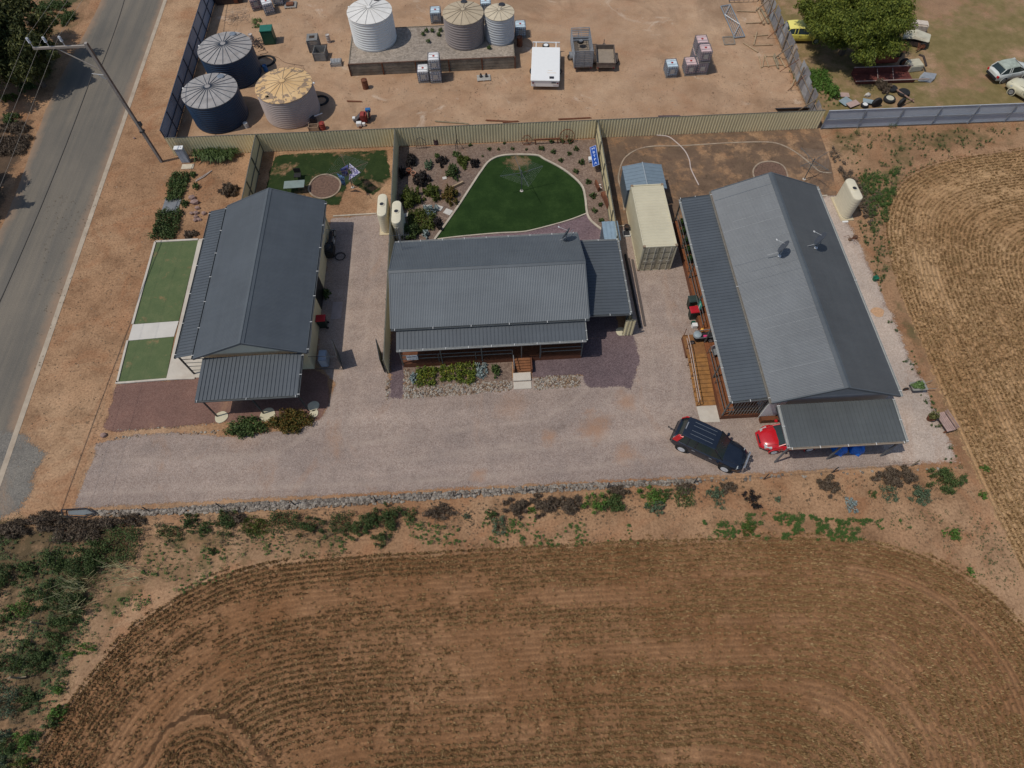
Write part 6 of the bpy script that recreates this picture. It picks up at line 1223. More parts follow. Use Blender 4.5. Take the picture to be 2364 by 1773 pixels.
o.name='veranda_chair'
# blue tarpaulined items under the right carport
TARP=M('blue_tarp',(.01,.14,.55),.45,var=.2,scale=3)
for i,(x,y,lb) in enumerate(((1505,1455,'blue tarpaulin draped heap under the carport, left one with white crease'),(1650,1455,'blue tarpaulin draped heap under the carport, right hand one'))):
    p=g('L',x,y); r=np.random.RandomState(i); pr=MB()
    rings=[]
    for j,(rr,z) in enumerate(((.52,0),(.50,.25),(.42,.5),(.25,.62),(.02,.66))): rings.append([(p.x+math.cos(a)*rr*(1+.12*math.sin(a*5+i+j*.4)),p.y+.35+math.sin(a)*rr*1.2*(1+.1*math.sin(a*7+j)),z+.03*math.sin(a*6)*(j>0)) for a in np.linspace(0,2*math.pi,28,endpoint=False)])
    o=pr.loft(rings).build('tarpaulin',TARP,smooth=True); tag(o,lb,'tarpaulin','blue tarpaulins under the carport')
# wheelbarrow planter, bench, bucket etc. along the right boundary
p=g('M',500,1118); wb=thing('wheelbarrow','old wheelbarrow planted with green herbs on the right gravel','wheelbarrow',(p.x,p.y,0),.05)
MB().loft([[(-.3,-.22,.22),(.35,-.25,.25),(.35,.25,.25),(-.3,.22,.22)],[(-.55,-.33,.5),(.5,-.38,.52),(.5,.38,.52),(-.55,.33,.5)]],cap=True).build('tray',M('grey_tray',(.25,.24,.22),.7),wb,bevel=.03,world=False)
MB().tube((-.7,0,.2),(1.05,-.3,.45),.025).tube((-.7,0,.2),(1.05,.3,.45),.025).tube((.3,-.25,0),(.3,-.25,.4),.02).tube((.3,.25,0),(.3,.25,.4),.02).build('handle',M('grey_batten',(.22,.19,.16),.7),wb,world=False); wheel(wb,-.72,0,.18,.18,.08,RUST)
fastmesh('plant',leaves([(-.05,0,.58,.42,.28,.14)],500,.09,seed=5),4,foliage('herb_green',[(.04,.08,.02),(.1,.17,.05),(.2,.28,.12)]),wb)
p=g('M',640,1300); bn=thing('garden_bench','weathered pinkish slatted bench seat near the bottom right corner of the lot','bench',(p.x-.05,p.y+.1,0),math.radians(-78))
m=MB()
for i in range(5): m.box((-.65,-.3+i*.12,.42),(.65,-.20+i*.12,.46))
m.build('seat',M('pink_grey_slats',(.36,.25,.22),.8,var=.2,scale=4),bn,world=False); 
for s in (-1,1): MB().box((s*.55-.04,-.25,0),(s*.55+.04,-.17,.42)).box((s*.55-.04,.2,0),(s*.55+.04,.28,.42)).box((s*.55-.04,-.17,.34),(s*.55+.04,.2,.42)).build('leg',RUST,bn,world=False)
m=MB(); m.box((-.65,.3,.5),(.65,.33,.6)).box((-.65,.33,.66),(.65,.36,.76)).box((-.58,.3,.3),(-.52,.34,.78)).box((.52,.3,.3),(.58,.34,.78)).build('backrest',M('pink_grey_slats',(.36,.25,.22),.8),bn,world=False)
p=g('M',570,1268); o=pot('round rusty tub with olive plant beside the bench',p,.24,.4,RUST,foliage('olive_leaf',[(.05,.05,.02),(.12,.12,.04),(.2,.2,.07)]))
p=g('M',298,575); o=thing('bucket','green square bucket with a dark handle on the right gravel','bucket',(p.x,p.y,0),.2); MB().loft([[(-.12,-.12,0),(.12,-.12,0),(.12,.12,0),(-.12,.12,0)],[(-.18,-.17,.35),(.18,-.17,.35),(.18,.17,.35),(-.18,.17,.35)]]).build('body',M('bucket_green',(.01,.13,.07),.5),o,bevel=.015,world=False); MB().path([(-.18,0,.35),(-.1,0,.5),(.1,0,.5),(.18,0,.35)],.012).build('handle',BLKL,o,world=False)
p=g('M',315,735); hp=MB(); o=flat('pit_hole',[(p.x+math.cos(a)*.45*(1+.15*math.sin(3*a)),p.y+math.sin(a)*.42) for a in np.linspace(0,6.28,16,endpoint=False)],M('orange_soil',(.50,.30,.17),.95,var=.25,scale=9,bump=.8),.03,kind=None,th=.02); tag(o,'bare patch of orange rubble dug into the right hand gravel','dug hole')
p=g('M',180,370); o=thing('wire_ornament','small rusty wire garden ornament on the gravel below the double tank','ornament',(p.x,p.y,0)); m=MB(); r=random.Random(5)
for i in range(7): a=r.uniform(0,6.28); m.path([(0,0,.05),(math.cos(a)*.3,math.sin(a)*.3,.35),(math.cos(a)*.6,math.sin(a)*.6,.1+.3*r.random())],.015,4)
m.build('wire',RUST,o,world=False); MB().lathe([(.15,0),(.18,.15),(.05,.25),(.001,.26)],c=(.35,.1,0),n=12).lathe([(.12,0),(.15,.12),(.05,.2),(.001,.2)],c=(-.1,-.1,0),n=12).build('body',M('brown_orn',(.14,.09,.06),.8),o,world=False)
p=g('M',152,283); o=flat('small_slab',[(p.x-.22,p.y-.12),(p.x+.22,p.y-.12),(p.x+.22,p.y+.12),(p.x-.22,p.y+.12)],WHITE,.05,kind=None,th=.05); tag(o,'small white slab in front of the double slimline tank','slab')
# stepping stones and concrete post footings
STN=M('pale_paver',(.52,.49,.44),.85,var=.1)
for (x,y,w,rz,lb) in ((395,735,.45,.1,'pale paver nearest the silver plant'),(492,742,.5,-.5,'pale diamond paver in the middle of the row'),(570,775,.55,-.55,'pale paver touching the lawn edging'),(220,800,.4,.3,'pale rounded stone behind the slimline tank'),(540,487,.3,.2,'small lone paver in the upper garden bed')):
    p=g('H',x,y); m=MB(Matrix.Translation((p.x,p.y,0))@Matrix.Rotation(rz,4,'Z')); m.box((-w/2*1.15,-w/2,.02),(w/2*1.15,w/2,.08)); o=m.build('paver',STN,bevel=.015); tag(o,lb,'paver','pale garden pavers')
FT=M('cream_footing',(.55,.50,.36),.85,var=.1)
for k,x,y,rx,lb in (('I',975,1388,.42,'round cream footing under the left carport post by the road side house'),('I',1310,1370,.5,'round cream footing under the middle carport post of the cream house'),('I',1640,1310,.38,'cream footing at the right carport post above the orange shrub'),('I',1645,1362,.28,'small cream stone below the right carport post'),('J',1980,850,.35,'round cream footing beside the short fence return'),('H',1878,980,.16,'small cream block beside the blue steel cabinet')):
    p=g(k,x,y); m=MB(); m.prism([(p.x+math.cos(a)*rx*(1+.06*math.sin(3*a+x)),p.y+math.sin(a)*rx*(1+.05*math.sin(2*a))) for a in np.linspace(0,2*math.pi,20,endpoint=False)],0,.06); o=m.build('footing',FT); tag(o,lb,'footing','cream concrete footings')
# antique wheels and ironwork against the back fence
def spoked(label,x,R,z,y=43.25,lean=.25,n=12):
    o=thing('cart_wheel',label,'cart wheel',(x,y,0),0,'old iron wheels along the back fence'); T=Matrix.Translation((0,0,R))@Matrix.Rotation(math.pi/2-lean,4,'X'); m=MB(T)
    m.path([(math.cos(a*math.pi/12)*R,math.sin(a*math.pi/12)*R,0) for a in range(25)],.028,6); m.build('rim',RUST,o,world=False)
    m=MB(T); 
    for i in range(n): a=2*math.pi*i/n; m.tube((0,0,0),(math.cos(a)*R,math.sin(a)*R,0),.012,4)
    m.build('spoke',RUST,o,world=False); MB(T).lathe([(.09,-.08),(.09,.08),(.001,.08)],n=12).build('hub',RUST,o,world=False)
q=gy('H',1240,120,43.0); spoked('smaller dark iron wheel against the back fence',q.x,.42,0,43.0); q=gy('H',1583,100,43.0); spoked('large thin spoked iron wheel near the blue sign corner',q.x,.62,0,43.0)
q=gy('H',1410,125,43.0); o=thing('axle_beam','rusty axle beam standing between the two iron wheels','axle',(q.x,42.95,0)); MB().box((-1.1,-.05,.45),(1.1,.05,.55)).box((-1.0,-.05,0),(-.9,.05,.45)).box((.9,-.05,0),(1.0,.05,.45)).build('beam',RUST,o,world=False)
q=gy('H',640,110,42.9); o=thing('windmill_frame','thin dark tripod ornament rising above the back fence','ornament',(q.x,42.8,0)); m=MB(); m.tube((0,0,0),(0,0,2.3),.025)
for a in (0,2.1,4.2): m.tube((math.cos(a)*.5,math.sin(a)*.5,0),(0,0,1.1),.02)
m.build('leg',POSTM,o,world=False)
q=gy('H',330,150,43.1); o=thing('iron_trellis','small arched iron trellis at the left of the back fence','trellis',(q.x,43.1,0)); m=MB(); m.path([(-.4,0,0),(-.4,0,.8),(-.2,0,1.05),(0,0,1.15),(.2,0,1.05),(.4,0,.8),(.4,0,0)],.02)
for x in (-.2,0,.2): m.tube((x,0,0),(x,0,1.0),.012)
for z in (.3,.6): m.tube((-.4,0,z),(.4,0,z),.012)
m.build('frame',POSTM,o,world=False)
q=g('H',470,185); drum('dark round pot against the back fence right of the trellis',q,.3,.5,M('dark_pot',(.06,.03,.035),.6),BLKL,'garden_urn')
q=g('H',655,552); o=MB().box((-.5,-.05,.02),(.5,.08,.25),Matrix.Translation(q)@Matrix.Rotation(.55,4,'Z')).build('log_edge',LOG); tag(o,'short pale sleeper lying in the left garden bed','sleeper')
p=g('H',1775,345); o=junk('deer_ornament','small white garden ornament beside the blue sign','H',1775,345,[('body',WHITE,[((-.12,-.2,.15),(.12,.2,.4))]),('leg',WHITE,[((-.1,-.18,0),(-.05,-.12,.15)),((.05,.12,0),(.1,.18,.15))])],'ornament')
o=junk('scrap_ornament','rusty iron ornament pieces leaning on the fence at the right garden bed','H',1925,690,[('plate',RUST,[((-.3,-.9,.1),(-.2,.2,.8),.2),((-.2,-.1,.0),(.2,.9,.35),.3)]),('bar',M('pale_iron',(.4,.36,.32),.7),[((.0,-.3,.3),(.05,.8,.36),.2)])],'ornament')
o=junk('scrap_ornament','white and rusty ironwork beside the dividing fence midway along the lawn','H',1850,570,[('plate',RUST,[((-.2,-.4,.05),(-.05,.5,.5),.2)]),('bar',WHITE,[((-.05,-.4,.3),(.0,.2,.36),.5),((.0,.1,.2),(.2,.2,.26),0)])],'ornament')
o=thing('black_frame','black steel frame with a pale sheet lying at the gravel corner','frame',tuple(g('N',430,310))); q=gs('N',(340,297),(470,290),(520,315),(460,335),(345,330)); m=MB(); m.path([v+Vector((0,0,.25)) for v in q+[q[0]]],.04).build('frame',BLKL,o); m=MB(); m.prism([(v.x,v.y) for v in gs('N',(365,300),(465,293),(500,310),(450,322),(370,320))],.1,.12); m.build('sheet',M('pale_blue_sheet',(.12,.14,.155),.5),o)
# ---------------- rocks ----------------
def rockmesh(r,s,sz):
    bm=bmesh.new(); bmesh.ops.create_icosphere(bm,subdivisions=1,radius=1)
    for v in bm.verts: v.co=Vector((v.co.x*s[0],v.co.y*s[1],v.co.z*s[2]))*sz*r.uniform(.75,1.2)
    return bm
STONE=NT('field_stone'); 
STONE=STONE.fin(STONE.mix(1,STONE.ramp(STONE.rnd(),(0,(.12,.10,.085)),(.5,(.25,.215,.18)),(1,(.36,.32,.275))),STONE.ramp(STONE.noise(5,4,.7),(.3,(.7,.68,.66)),(.7,(1.2,1.2,1.18))),'MULTIPLY'),.9)
STW=NT('mixed_stone'); STW=STW.fin(STW.ramp(STW.rnd(),(0,(.11,.07,.05)),(.3,(.24,.16,.10)),(.55,(.28,.235,.19)),(.8,(.40,.36,.30)),(1,(.17,.16,.15))),.9)
def rockband(name,label,poly,dens,size,mat,seed,pile=.0,kind='stuff',cat='stones',z0=0):
    r=random.Random(seed); xs=[p[0] for p in poly]; ys=[p[1] for p in poly]; n=int((max(xs)-min(xs))*(max(ys)-min(ys))*dens); X=np.array([r.uniform(min(xs),max(xs)) for _ in range(n)]); Y=np.array([r.uniform(min(ys),max(ys)) for _ in range(n)])
    s=sdf(X,Y,poly); V=[];F=[]
    base=bmesh.new(); bmesh.ops.create_icosphere(base,subdivisions=1,radius=1); bv=[v.co.copy() for v in base.verts]; bf=[[v.index for v in f.verts] for f in base.faces]; base.free()
    for x,y,d in zip(X,Y,s):
        if d<0: continue
        sz=size*r.uniform(.5,1.3); a=r.uniform(0,6.3); k=len(V); sx,sy,szz=sz*r.uniform(.8,1.3),sz*r.uniform(.7,1.1),sz*r.uniform(.5,.8); z=z0+szz*.3+min(d,.4)*pile
        for v in bv: w=v*r.uniform(.8,1.15); X_=w.x*sx;Y_=w.y*sy; V.append((x+X_*math.cos(a)-Y_*math.sin(a),y+X_*math.sin(a)+Y_*math.cos(a),z+w.z*szz))
        F+= [[k+i for i in f] for f in bf]
    me=bpy.data.meshes.new(name); me.from_pydata(V,[],F); me.update(); o=link(name,me,mat); return tag(o,label,cat,kind=kind)
L1=[g('N',150,300)+Vector((0,-.0,0))]; 
wallp=gs('N',(470,298),(820,290),(1200,262),(1836,228))+gs('O',(1000,232),(1500,200),(2212,165))+gs('P',(500,130),(500,150))+gs('O',(2212,200),(1500,240),(1000,275),(300,325))+gs('N',(1300,300),(900,315),(600,325),(470,318))
rockband('stone_wall','rough dry stone bank along the near edge of the gravel yard',wallp,170,.095,STONE,3,.5,cat='stone wall')
rockband('stone_wall','thin line of small stones at the right end of the near boundary',gs('P',(500,125),(1200,92),(1850,62),(1850,75),(1200,108),(500,150)),18,.09,STONE,4,.1,cat='stones')
rockband('cobble_border','mixed brown and white cobbles around the front garden bed left of the steps',gs('J',(250,1150),(300,1150),(290,1240),(380,1290),(600,1270),(1110,1235),(1125,1310),(1000,1330),(700,1355),(245,1385)),190,.07,STW,5,.15,cat='cobbles')
rockband('cobble_border','mixed cobbles in a strip right of the front steps',gs('J',(1285,1225),(1400,1205),(1655,1195),(1660,1290),(1285,1315)),190,.07,STW,6,.15,cat='cobbles')
rockband('cobble_border','narrow column of cobbles at the foot of the dividing fence',gs('J',(105,1235),(138,1225),(130,1390),(108,1400)),120,.08,STW,7,.1,cat='cobbles')
rockband('stone_edging','line of little stones between the maroon bay and the gravel yard',gs('I',(180,1478),(500,1462),(760,1445),(960,1425),(960,1432),(760,1455),(500,1472),(180,1488)),60,.05,STW,8,.05,cat='stones')
rockband('stone_edging','second broken line of stones bounding the gravel yard below the maroon bay',gs('I',(200,1530),(650,1500),(1010,1480),(1010,1500),(650,1515),(200,1545)),35,.07,STW,9,.05,cat='stones')
rr=random.Random(12)
ROCK=M('pinkish_rock',(.30,.20,.17),.9,var=.3,scale=4,bump=.4)
for i,(k,x,y,sz,lb) in enumerate((('G',315,585,.28,'topmost pinkish boulder of the front garden rockery'),('G',335,625,.33,'large pinkish boulder just below the topmost one'),('G',355,670,.22,'dark boulder at the foot of the large pink one'),('G',310,715,.2,'leftmost boulder of the lower rock ring'),('G',345,712,.22,'boulder at the top middle of the lower rock ring'),('G',345,745,.2,'boulder in the centre of the lower rock ring'),('G',340,775,.2,'bottom boulder of the lower rock ring'),('G',372,768,.2,'boulder at the bottom right of the rock ring'),('G',415,715,.2,'rightmost boulder of the lower rock ring'),('F',622,975,.26,'pale boulder near the scrap sheets in the paddock corner'),('A',1230,1265,.12,'small dark stone on the sand left of the leaning pole'),('I',130,1520,.2,'reddish rock at the left end of the stone lines'))):
    p=g(k,x,y); bm=rockmesh(rr,(1.1,.9,.8),sz); 
    for v in bm.verts: v.co+=Vector((p.x,p.y,sz*.45))
    me=bpy.data.meshes.new('rock'); bm.to_mesh(me); bm.free(); o=link('rock',me,ROCK if 'pale' not in lb else STN); tag(o,lb,'rock','boulders')
# ---------------- shrubs ----------------
DG=foliage('dark_green_leaf',[(.022,.034,.010),(.05,.078,.022),(.10,.135,.042)]); MG=foliage('mid_green_leaf',[(.026,.042,.012),(.062,.098,.027),(.12,.16,.05)]); BG=foliage('bright_green_leaf',[(.03,.065,.012),(.075,.15,.024),(.14,.23,.045)])
GGL=foliage('grey_green_leaf',[(.035,.058,.03),(.085,.125,.07),(.16,.20,.12)]); DEAD=foliage('dead_twig',[(.05,.034,.024),(.11,.08,.055),(.19,.145,.10)]); DARKP=foliage('dark_plum_leaf',[(.008,.010,.008),(.02,.016,.015),(.04,.03,.028)]); REDG=foliage('rust_green_leaf',[(.02,.028,.008),(.06,.07,.014),(.14,.09,.02),(.2,.08,.02)]); OLV=foliage('olive_yellow_leaf',[(.02,.03,.006),(.06,.08,.012),(.13,.15,.025)])
sn=[100]
def shrub(label,k,x,y,wpx,hpx,mat,name='shrub',cat='shrub',H=.8,dens=1.0,leaf=.11,lumps=6,group='shrubs',elong=1.7,stemmat=None,droop=0):
    """wpx,hpx: half size in zoom pixels"""
    c=g(k,x,y); s=ZS[k][2]; a=g(k,x-wpx,y); b_=g(k,x+wpx,y); rx=(b_-a).length/2; d1=g(k,x,y-hpx); d2=g(k,x,y+hpx); ry=(d2-d1).length/2; 
    c=c+Vector((0,-H*.12,0)); sn[0]+=1; r=random.Random(sn[0]); H=min(H,1.6*max(rx,ry)+.1)
    lb_=label; o=thing(name,label,cat,(c.x,c.y,0),0,group); bl=[(0,0,H*.4,rx*.5,ry*.5,H*.45)]
    for i in range(lumps+6): q=6.28*i*.38+r.uniform(-.4,.4); f=r.uniform(.3,1.0); k_=r.uniform(.16,.40)*(1.15-.5*f); bl.append((math.cos(q)*rx*f,math.sin(q)*ry*f,H*r.uniform(.15,.62)*(1.1-.5*f),rx*k_,ry*k_,H*r.uniform(.2,.45)))
    if any(q_ in lb_ for q_ in ('low ','oval','reddish')) and 'scrub' not in lb_:
        bl=[(rx*(-.72+.48*i)+r.uniform(-.1,.1),ry*(-.72+.48*j)+r.uniform(-.1,.1),H*.3,rx*.36,ry*.36,H*r.uniform(.35,.6)) for i in range(4) for j in range(4) if not ('oval' in lb_ or 'reddish' in lb_) or (abs(i-1.5)+abs(j-1.5)<2.6)]
    n=int(1.9*(max(60,dens*650*rx*ry/(leaf/.11)**1.6)+dens*160*H*(rx+ry))); n=min(n,14000)
    fastmesh('foliage',leaves(bl,n,leaf,elong,droop,seed=sn[0],fill=.25),4,mat,o)
    m=MB()
    for i in range(6): q=i*1.05; m.tube((0,0,0),(math.cos(q)*rx*.5,math.sin(q)*ry*.5,H*.5),.02,5,.008)
    m.build('stem',stemmat or RUST,o,world=False); return o
# near boundary, left to right
NEAR=[('N',60,400,120,50,DEAD,'brown dead shrub mass at the far left of the near boundary'),('N',250,350,140,50,DEAD,'twiggy brown shrub left of the black frame'),('N',430,400,120,55,DEAD,'dark twiggy shrub just below the black frame'),('N',560,370,110,45,DEAD,'brownish shrub under the left end of the stone bank'),
('N',660,470,85,85,MG,'tall green bush below the left end of the stone bank'),('N',520,520,85,75,DG,'dark bush left of the tall green one'),('N',430,600,110,90,DG,'large dark bush in the middle of the left clump'),('N',290,560,80,60,MG,'green bush over the thin wire in the left clump'),('N',240,740,90,70,MG,'broad green bush left of the dry reeds'),('N',380,780,110,80,DG,'dark bush among pale dry reeds'),('N',350,880,100,60,MG,'bush at the lower tip of the left clump'),
('N',150,600,55,50,MG,'small round bush near the left edge beside the clump'),('N',30,650,70,70,DG,'dark bush cut by the left edge, upper one'),('N',110,820,60,40,BG,'low bright bush near the left edge'),('N',30,870,50,50,MG,'green bush cut by the left edge, middle one'),
('N',310,985,60,70,MG,'narrow bush standing between clump and field corner'),('N',150,1000,45,35,MG,'small bush beside the fence strainer'),('N',215,1085,80,70,DG,'dense round bush left of the stubble edge'),('N',60,1100,70,35,DG,'low dark bush at the left edge above the fence post'),('N',110,1110,45,40,MG,'small green bush between two dark bushes'),
('N',370,1055,35,22,BG,'small green bush closest to the stubble edge'),('N',465,1020,50,25,BG,'bright low bush right at the stubble edge'),('N',355,1150,25,20,MG,'tiny round bush alone on bare soil'),
('N',160,1290,60,50,DG,'dark bush left of the bright corner bushes'),('N',40,1300,70,80,GGL,'grey green bush cut by the left edge low down'),('N',320,1235,40,30,BG,'bright bush halfway down the stubble edge'),('N',320,1350,45,50,BG,'upright bright bush hugging the stubble edge'),('N',290,1410,50,35,MG,'green bush under the upright one'),('N',160,1500,70,60,BG,'big bright green bush near the bottom left corner'),('N',50,1560,60,60,MG,'green bush at the bottom left corner'),('N',150,1620,70,45,OLV,'yellowish bush at the bottom left edge'),('N',20,1620,45,45,GGL,'greyish bush at the very bottom left'),('N',40,1480,45,35,GGL,'small grey bush above the bottom left corner'),
('N',870,400,35,25,MG,'small green bush below the dry stone bank at left'),('N',935,415,40,35,DG,'rounded dark bush next to the small one below the bank'),('N',1010,350,45,45,DG,'bush touching the stone bank at left centre'),('N',1080,390,60,40,MG,'spreading bush sloping toward the field'),('N',1200,350,70,70,DG,'tall dark bush against the stone bank'),('N',1130,510,28,25,DG,'tiny dark bush alone above the stubble'),('N',1330,370,45,40,OLV,'bush dotted with yellow flowers below the bank'),('N',1400,375,40,40,OLV,'second yellow flowered bush below the bank'),('N',1510,350,80,50,DG,'dense dark bush right of the yellow flowered ones'),('N',1650,380,75,50,DG,'broad dark bush in the centre left of the boundary'),('N',1345,410,30,25,MG,'small bush in front of the yellow flowered pair'),('N',700,350,70,35,DEAD,'dead brown shrub near the left end of the bank'),('N',1260,330,60,30,DEAD,'dead twigs right of the tall dark bush'),
('O',250,430,70,60,DG,'left part of the large bush group below the bank'),('O',340,480,70,60,MG,'green bush in the large group, lower left'),('O',430,420,90,75,DG,'biggest central bush of the large group'),('O',550,400,95,95,DG,'tall bush ending the large group on the right'),('O',500,530,60,55,DG,'lowest bush hanging from the large group'),('O',690,390,40,45,MG,'oval bush standing right of the large group'),('O',870,360,90,40,DEAD,'flat grey dead shrub right of the oval bush'),('O',1040,395,30,20,GGL,'little grey bush before the plum shrubs'),('O',1195,385,42,40,MG,'green bush left of the plum grey shrubs'),('O',1250,450,45,55,GGL,'bluish grey bush below the plum grey shrubs'),('O',1360,335,85,65,DEAD,'plum grey twiggy shrub, left part'),('O',1540,320,110,75,DEAD,'plum grey twiggy shrub, wide middle part'),('O',1690,320,90,70,DEAD,'plum grey twiggy shrub, right part'),('O',1460,350,35,25,BG,'small green bush in front of the plum shrubs'),('O',1860,310,75,70,BG,'rounded bright bush left one of the pair'),('O',1970,300,75,70,MG,'rounded bush right one of the pair'),('O',2000,235,65,35,DEAD,'dark dead shrub behind the rounded pair'),
('P',40,250,50,50,MG,'green bush just right of the rounded pair'),('P',60,190,60,25,DEAD,'dead shrub at the stone bank right of the pair'),('P',230,220,70,55,BG,'light green bush on the left of a joined clump'),('P',255,280,60,40,GGL,'bluish bush at the bottom of the joined clump'),('P',310,210,45,35,MG,'green bush at the right of the joined clump'),('P',410,175,60,35,DEAD,'dead bush on top of the green one by the bank'),('P',410,220,45,45,MG,'green bush below the dead one'),('P',570,205,45,40,GGL,'sparse grey bush under the angled wagon'),('P',595,260,22,20,GGL,'tiny grey bush below the sparse one'),('P',635,170,50,30,DEAD,'dead brush near the angled wagon'),('P',765,235,48,48,DARKP,'round almost black bush on bare soil'),('P',905,235,22,18,GGL,'tiny grey bush right of the black one'),('P',1165,160,62,55,DEAD,'tall brown dead bush right of centre'),('P',1290,265,34,42,SILV,'pale silvery bush on bare soil'),('P',1405,210,22,22,MG,'small green bush beside the brown thicket'),('P',1490,120,85,55,DEAD,'brown thicket under the front fence'),('P',1580,110,60,55,DEAD,'right half of the brown thicket'),('P',1490,200,35,40,GGL,'bluish bush hanging below the brown thicket'),('P',1655,215,62,50,GGL,'sprawling grey green bush at lower right'),('P',1780,130,100,70,MG,'largest green bush at the right end of the boundary'),('P',1998,72,25,18,BG,'small bush at the corner track by the field'),('P',1985,215,26,25,BG,'round bush on the track between the fields'),('P',1820,415,50,32,BG,'flat bright green bush at the weed line end'),('P',1920,620,24,24,BG,'lone bright bush on the bare triangle'),('P',745,390,42,38,OLV,'pale lime bush in the weed line')]
for k,x,y,w,h,mt,lb in NEAR:
    shrub(lb,k,x,y,w*1.05,h*1.05,mt,H=.18+.0052*(w+h)*(1 if mt is not DEAD else .8),group='shrubs along the near boundary',leaf=.05 if mt is not DEAD else .04,dens=.6,elong=1.7 if mt is not DEAD else 4)
NAMED=[('G',200,430,80,60,MG,'low green shrub at the left edge of the front garden, upper half'),('G',175,540,75,60,MG,'low green shrub joined below the upper one'),('G',250,632,32,28,MG,'little green shrub beside the rockery'),('G',105,810,105,115,DG,'large low dark shrub next to the front lawn'),('G',345,485,28,25,MG,'tiny shrub above the rockery'),('G',325,385,28,25,MG,'tiny shrub above the pale branch'),('G',635,525,75,55,DEAD,'dry grassy bush on the mound by the cream house'),('G',300,895,65,30,DEAD,'low scrub along the top of the front lawn'),
('I',1165,1460,135,72,MG,'oval green shrub below the carport of the cream house'),('I',1485,1415,155,80,REDG,'large reddish green shrub right of the oval one'),('I',1735,500,30,35,MG,'small plant in the shade by the cream house wall'),
('J',325,1220,32,45,SILV,'small silver plant at the left of the front garden bed'),('J',430,1200,85,75,YEL,'green bush with yellow flowers at the left of the front bed'),('J',595,1180,60,60,YEL,'olive bush with a yellow top in the front bed'),('J',745,1185,85,80,YEL,'largest yellow green bush in the front bed'),('J',870,1165,45,58,SILV,'silver leafed plant right of the yellow green bush'),('J',980,1165,38,48,MG,'small dark bush at the right of the front bed'),
('H',255,345,55,65,DARKP,'almost black shrub at the top left of the garden bed'),('H',350,505,80,60,DARKP,'broad almost black shrub left of the lawn'),('H',190,450,45,45,DARKP,'dark shrub against the dividing fence'),('H',405,385,40,45,GGL,'grey green shrub in the left bed'),('H',515,350,45,45,DARKP,'dark twiggy shrub in the upper left bed'),('H',480,300,20,20,MG,'small green plant near the urn'),('H',640,290,40,30,MG,'green plant above the yellowish bush'),('H',700,350,65,60,OLV,'yellowish olive bush near the lawn curve'),('H',790,370,45,40,DARKP,'dark bush touching the upper lawn'),('H',610,450,60,70,DG,'dark green shrub in the middle of the left bed'),('H',590,640,75,75,REDG,'rusty dark bush beside the lawn edge'),('H',430,620,75,70,OLV,'olive shrub left of the rusty bush'),('H',255,665,105,90,OLV,'wide green shrub behind the slimline tank'),('H',420,770,75,45,SILV,'silver shrub beside the pavers'),('H',340,850,115,85,OLV,'big olive green shrub below the silver one'),('H',480,880,55,50,DARKP,'dark shrub between the olive shrub and the lawn'),('H',250,960,100,60,DG,'dark shrub behind the middle house roof at left'),('H',385,960,30,40,SILV,'thin silver plant behind the middle house'),
('E',1610,1030,125,130,BG,'bright green bush beside the sheet fence below the tree'),('E',1760,1200,90,95,BG,'sprawling lighter green bush near the scrap sheets'),('F',770,900,75,60,DEAD,'dead brown bush beside the old tyres')]
for k,x,y,w,h,mt,lb in NAMED: shrub(lb,k,x,y,w,h,mt,H=(.2+.006*(w+h)*3.7/ZS[k][2])*(.5 if ('low' in lb or 'oval' in lb or 'reddish' in lb) else .9),group='garden shrubs',leaf=.08 if mt is not DEAD else .06,dens=1.15,elong=1.7 if mt is not DEAD else 4)
# small matching round plants in the gravel bed around the lawn
pl=[(1447,178),(1540,178),(1608,178),(1463,265),(1600,280),(1660,240),(1527,337),(1708,355),(1655,435),(1763,520),(1798,640),(1868,715),(1813,768),(1875,850),(863,300),(1365,240),(1237,243),(1118,240),(1000,240),(920,240),(760,208),(1050,190)]
P0=shrub('small dark round plant in the gravel bed around the dark lawn','H',1447,178,22,20,DG,'bed_plant','plant',H=.4,dens=1.3,leaf=.06,group='small round plants in the gravel bed',lumps=4)
for x,y in pl[1:]:
    c=copy_tree(P0); p=g('H',x,y); c.location=(p.x,p.y-.03,0); s_=random.uniform(.7,1.25) if x>1300 else random.uniform(.45,.8); c.scale=(s_,s_,s_); c.rotation_euler=(0,0,random.uniform(0,6))
# strappy plants by the meter cabinet
def strappy(label,k,x,y,R,n,h):
    p=g(k,x,y); o=thing('flax_plant',label,'plant',(p.x,p.y,0),0,'strappy leaved plants by the meter cabinet'); r=np.random.RandomState(int(x)); V=[]
    heads=[(r.uniform(-R*.6,R*.6),r.uniform(-R*.4,R*.4)) for _ in range(6)]
    for i in range(n):
        hx,hy=heads[i%6]; a=r.uniform(0,6.28); L=R*r.uniform(.4,.75); w=.035; c,s=math.cos(a),math.sin(a); z1=h*r.uniform(.6,1.1); P=[(hx,hy,.1),(hx+c*L*.55,hy+s*L*.55,z1),(hx+c*L,hy+s*L,z1*.65)]
        for q in range(2):
            (x0,y0,z0),(x1,y1,z1_)=P[q],P[q+1]; w0=w*(1 if q==0 else 1.2); w1=w*1.2 if q==0 else .004
            V+=[(x0-s*w0,y0+c*w0,z0),(x0+s*w0,y0-c*w0,z0),(x1+s*w1,y1-c*w1,z1_),(x1-s*w1,y1+c*w1,z1_)]
    fastmesh('foliage',np.array(V),4,MG,o); MB().lathe([(.12,0),(.05,.25),(.001,.3)],n=8).build('stem',RUST,o,world=False)
strappy('left strappy green clump beside the meter cabinet','B',480,1440,1.25,300,.75); strappy('right strappy green clump nearer the dividing fence','B',670,1440,1.0,240,.7)
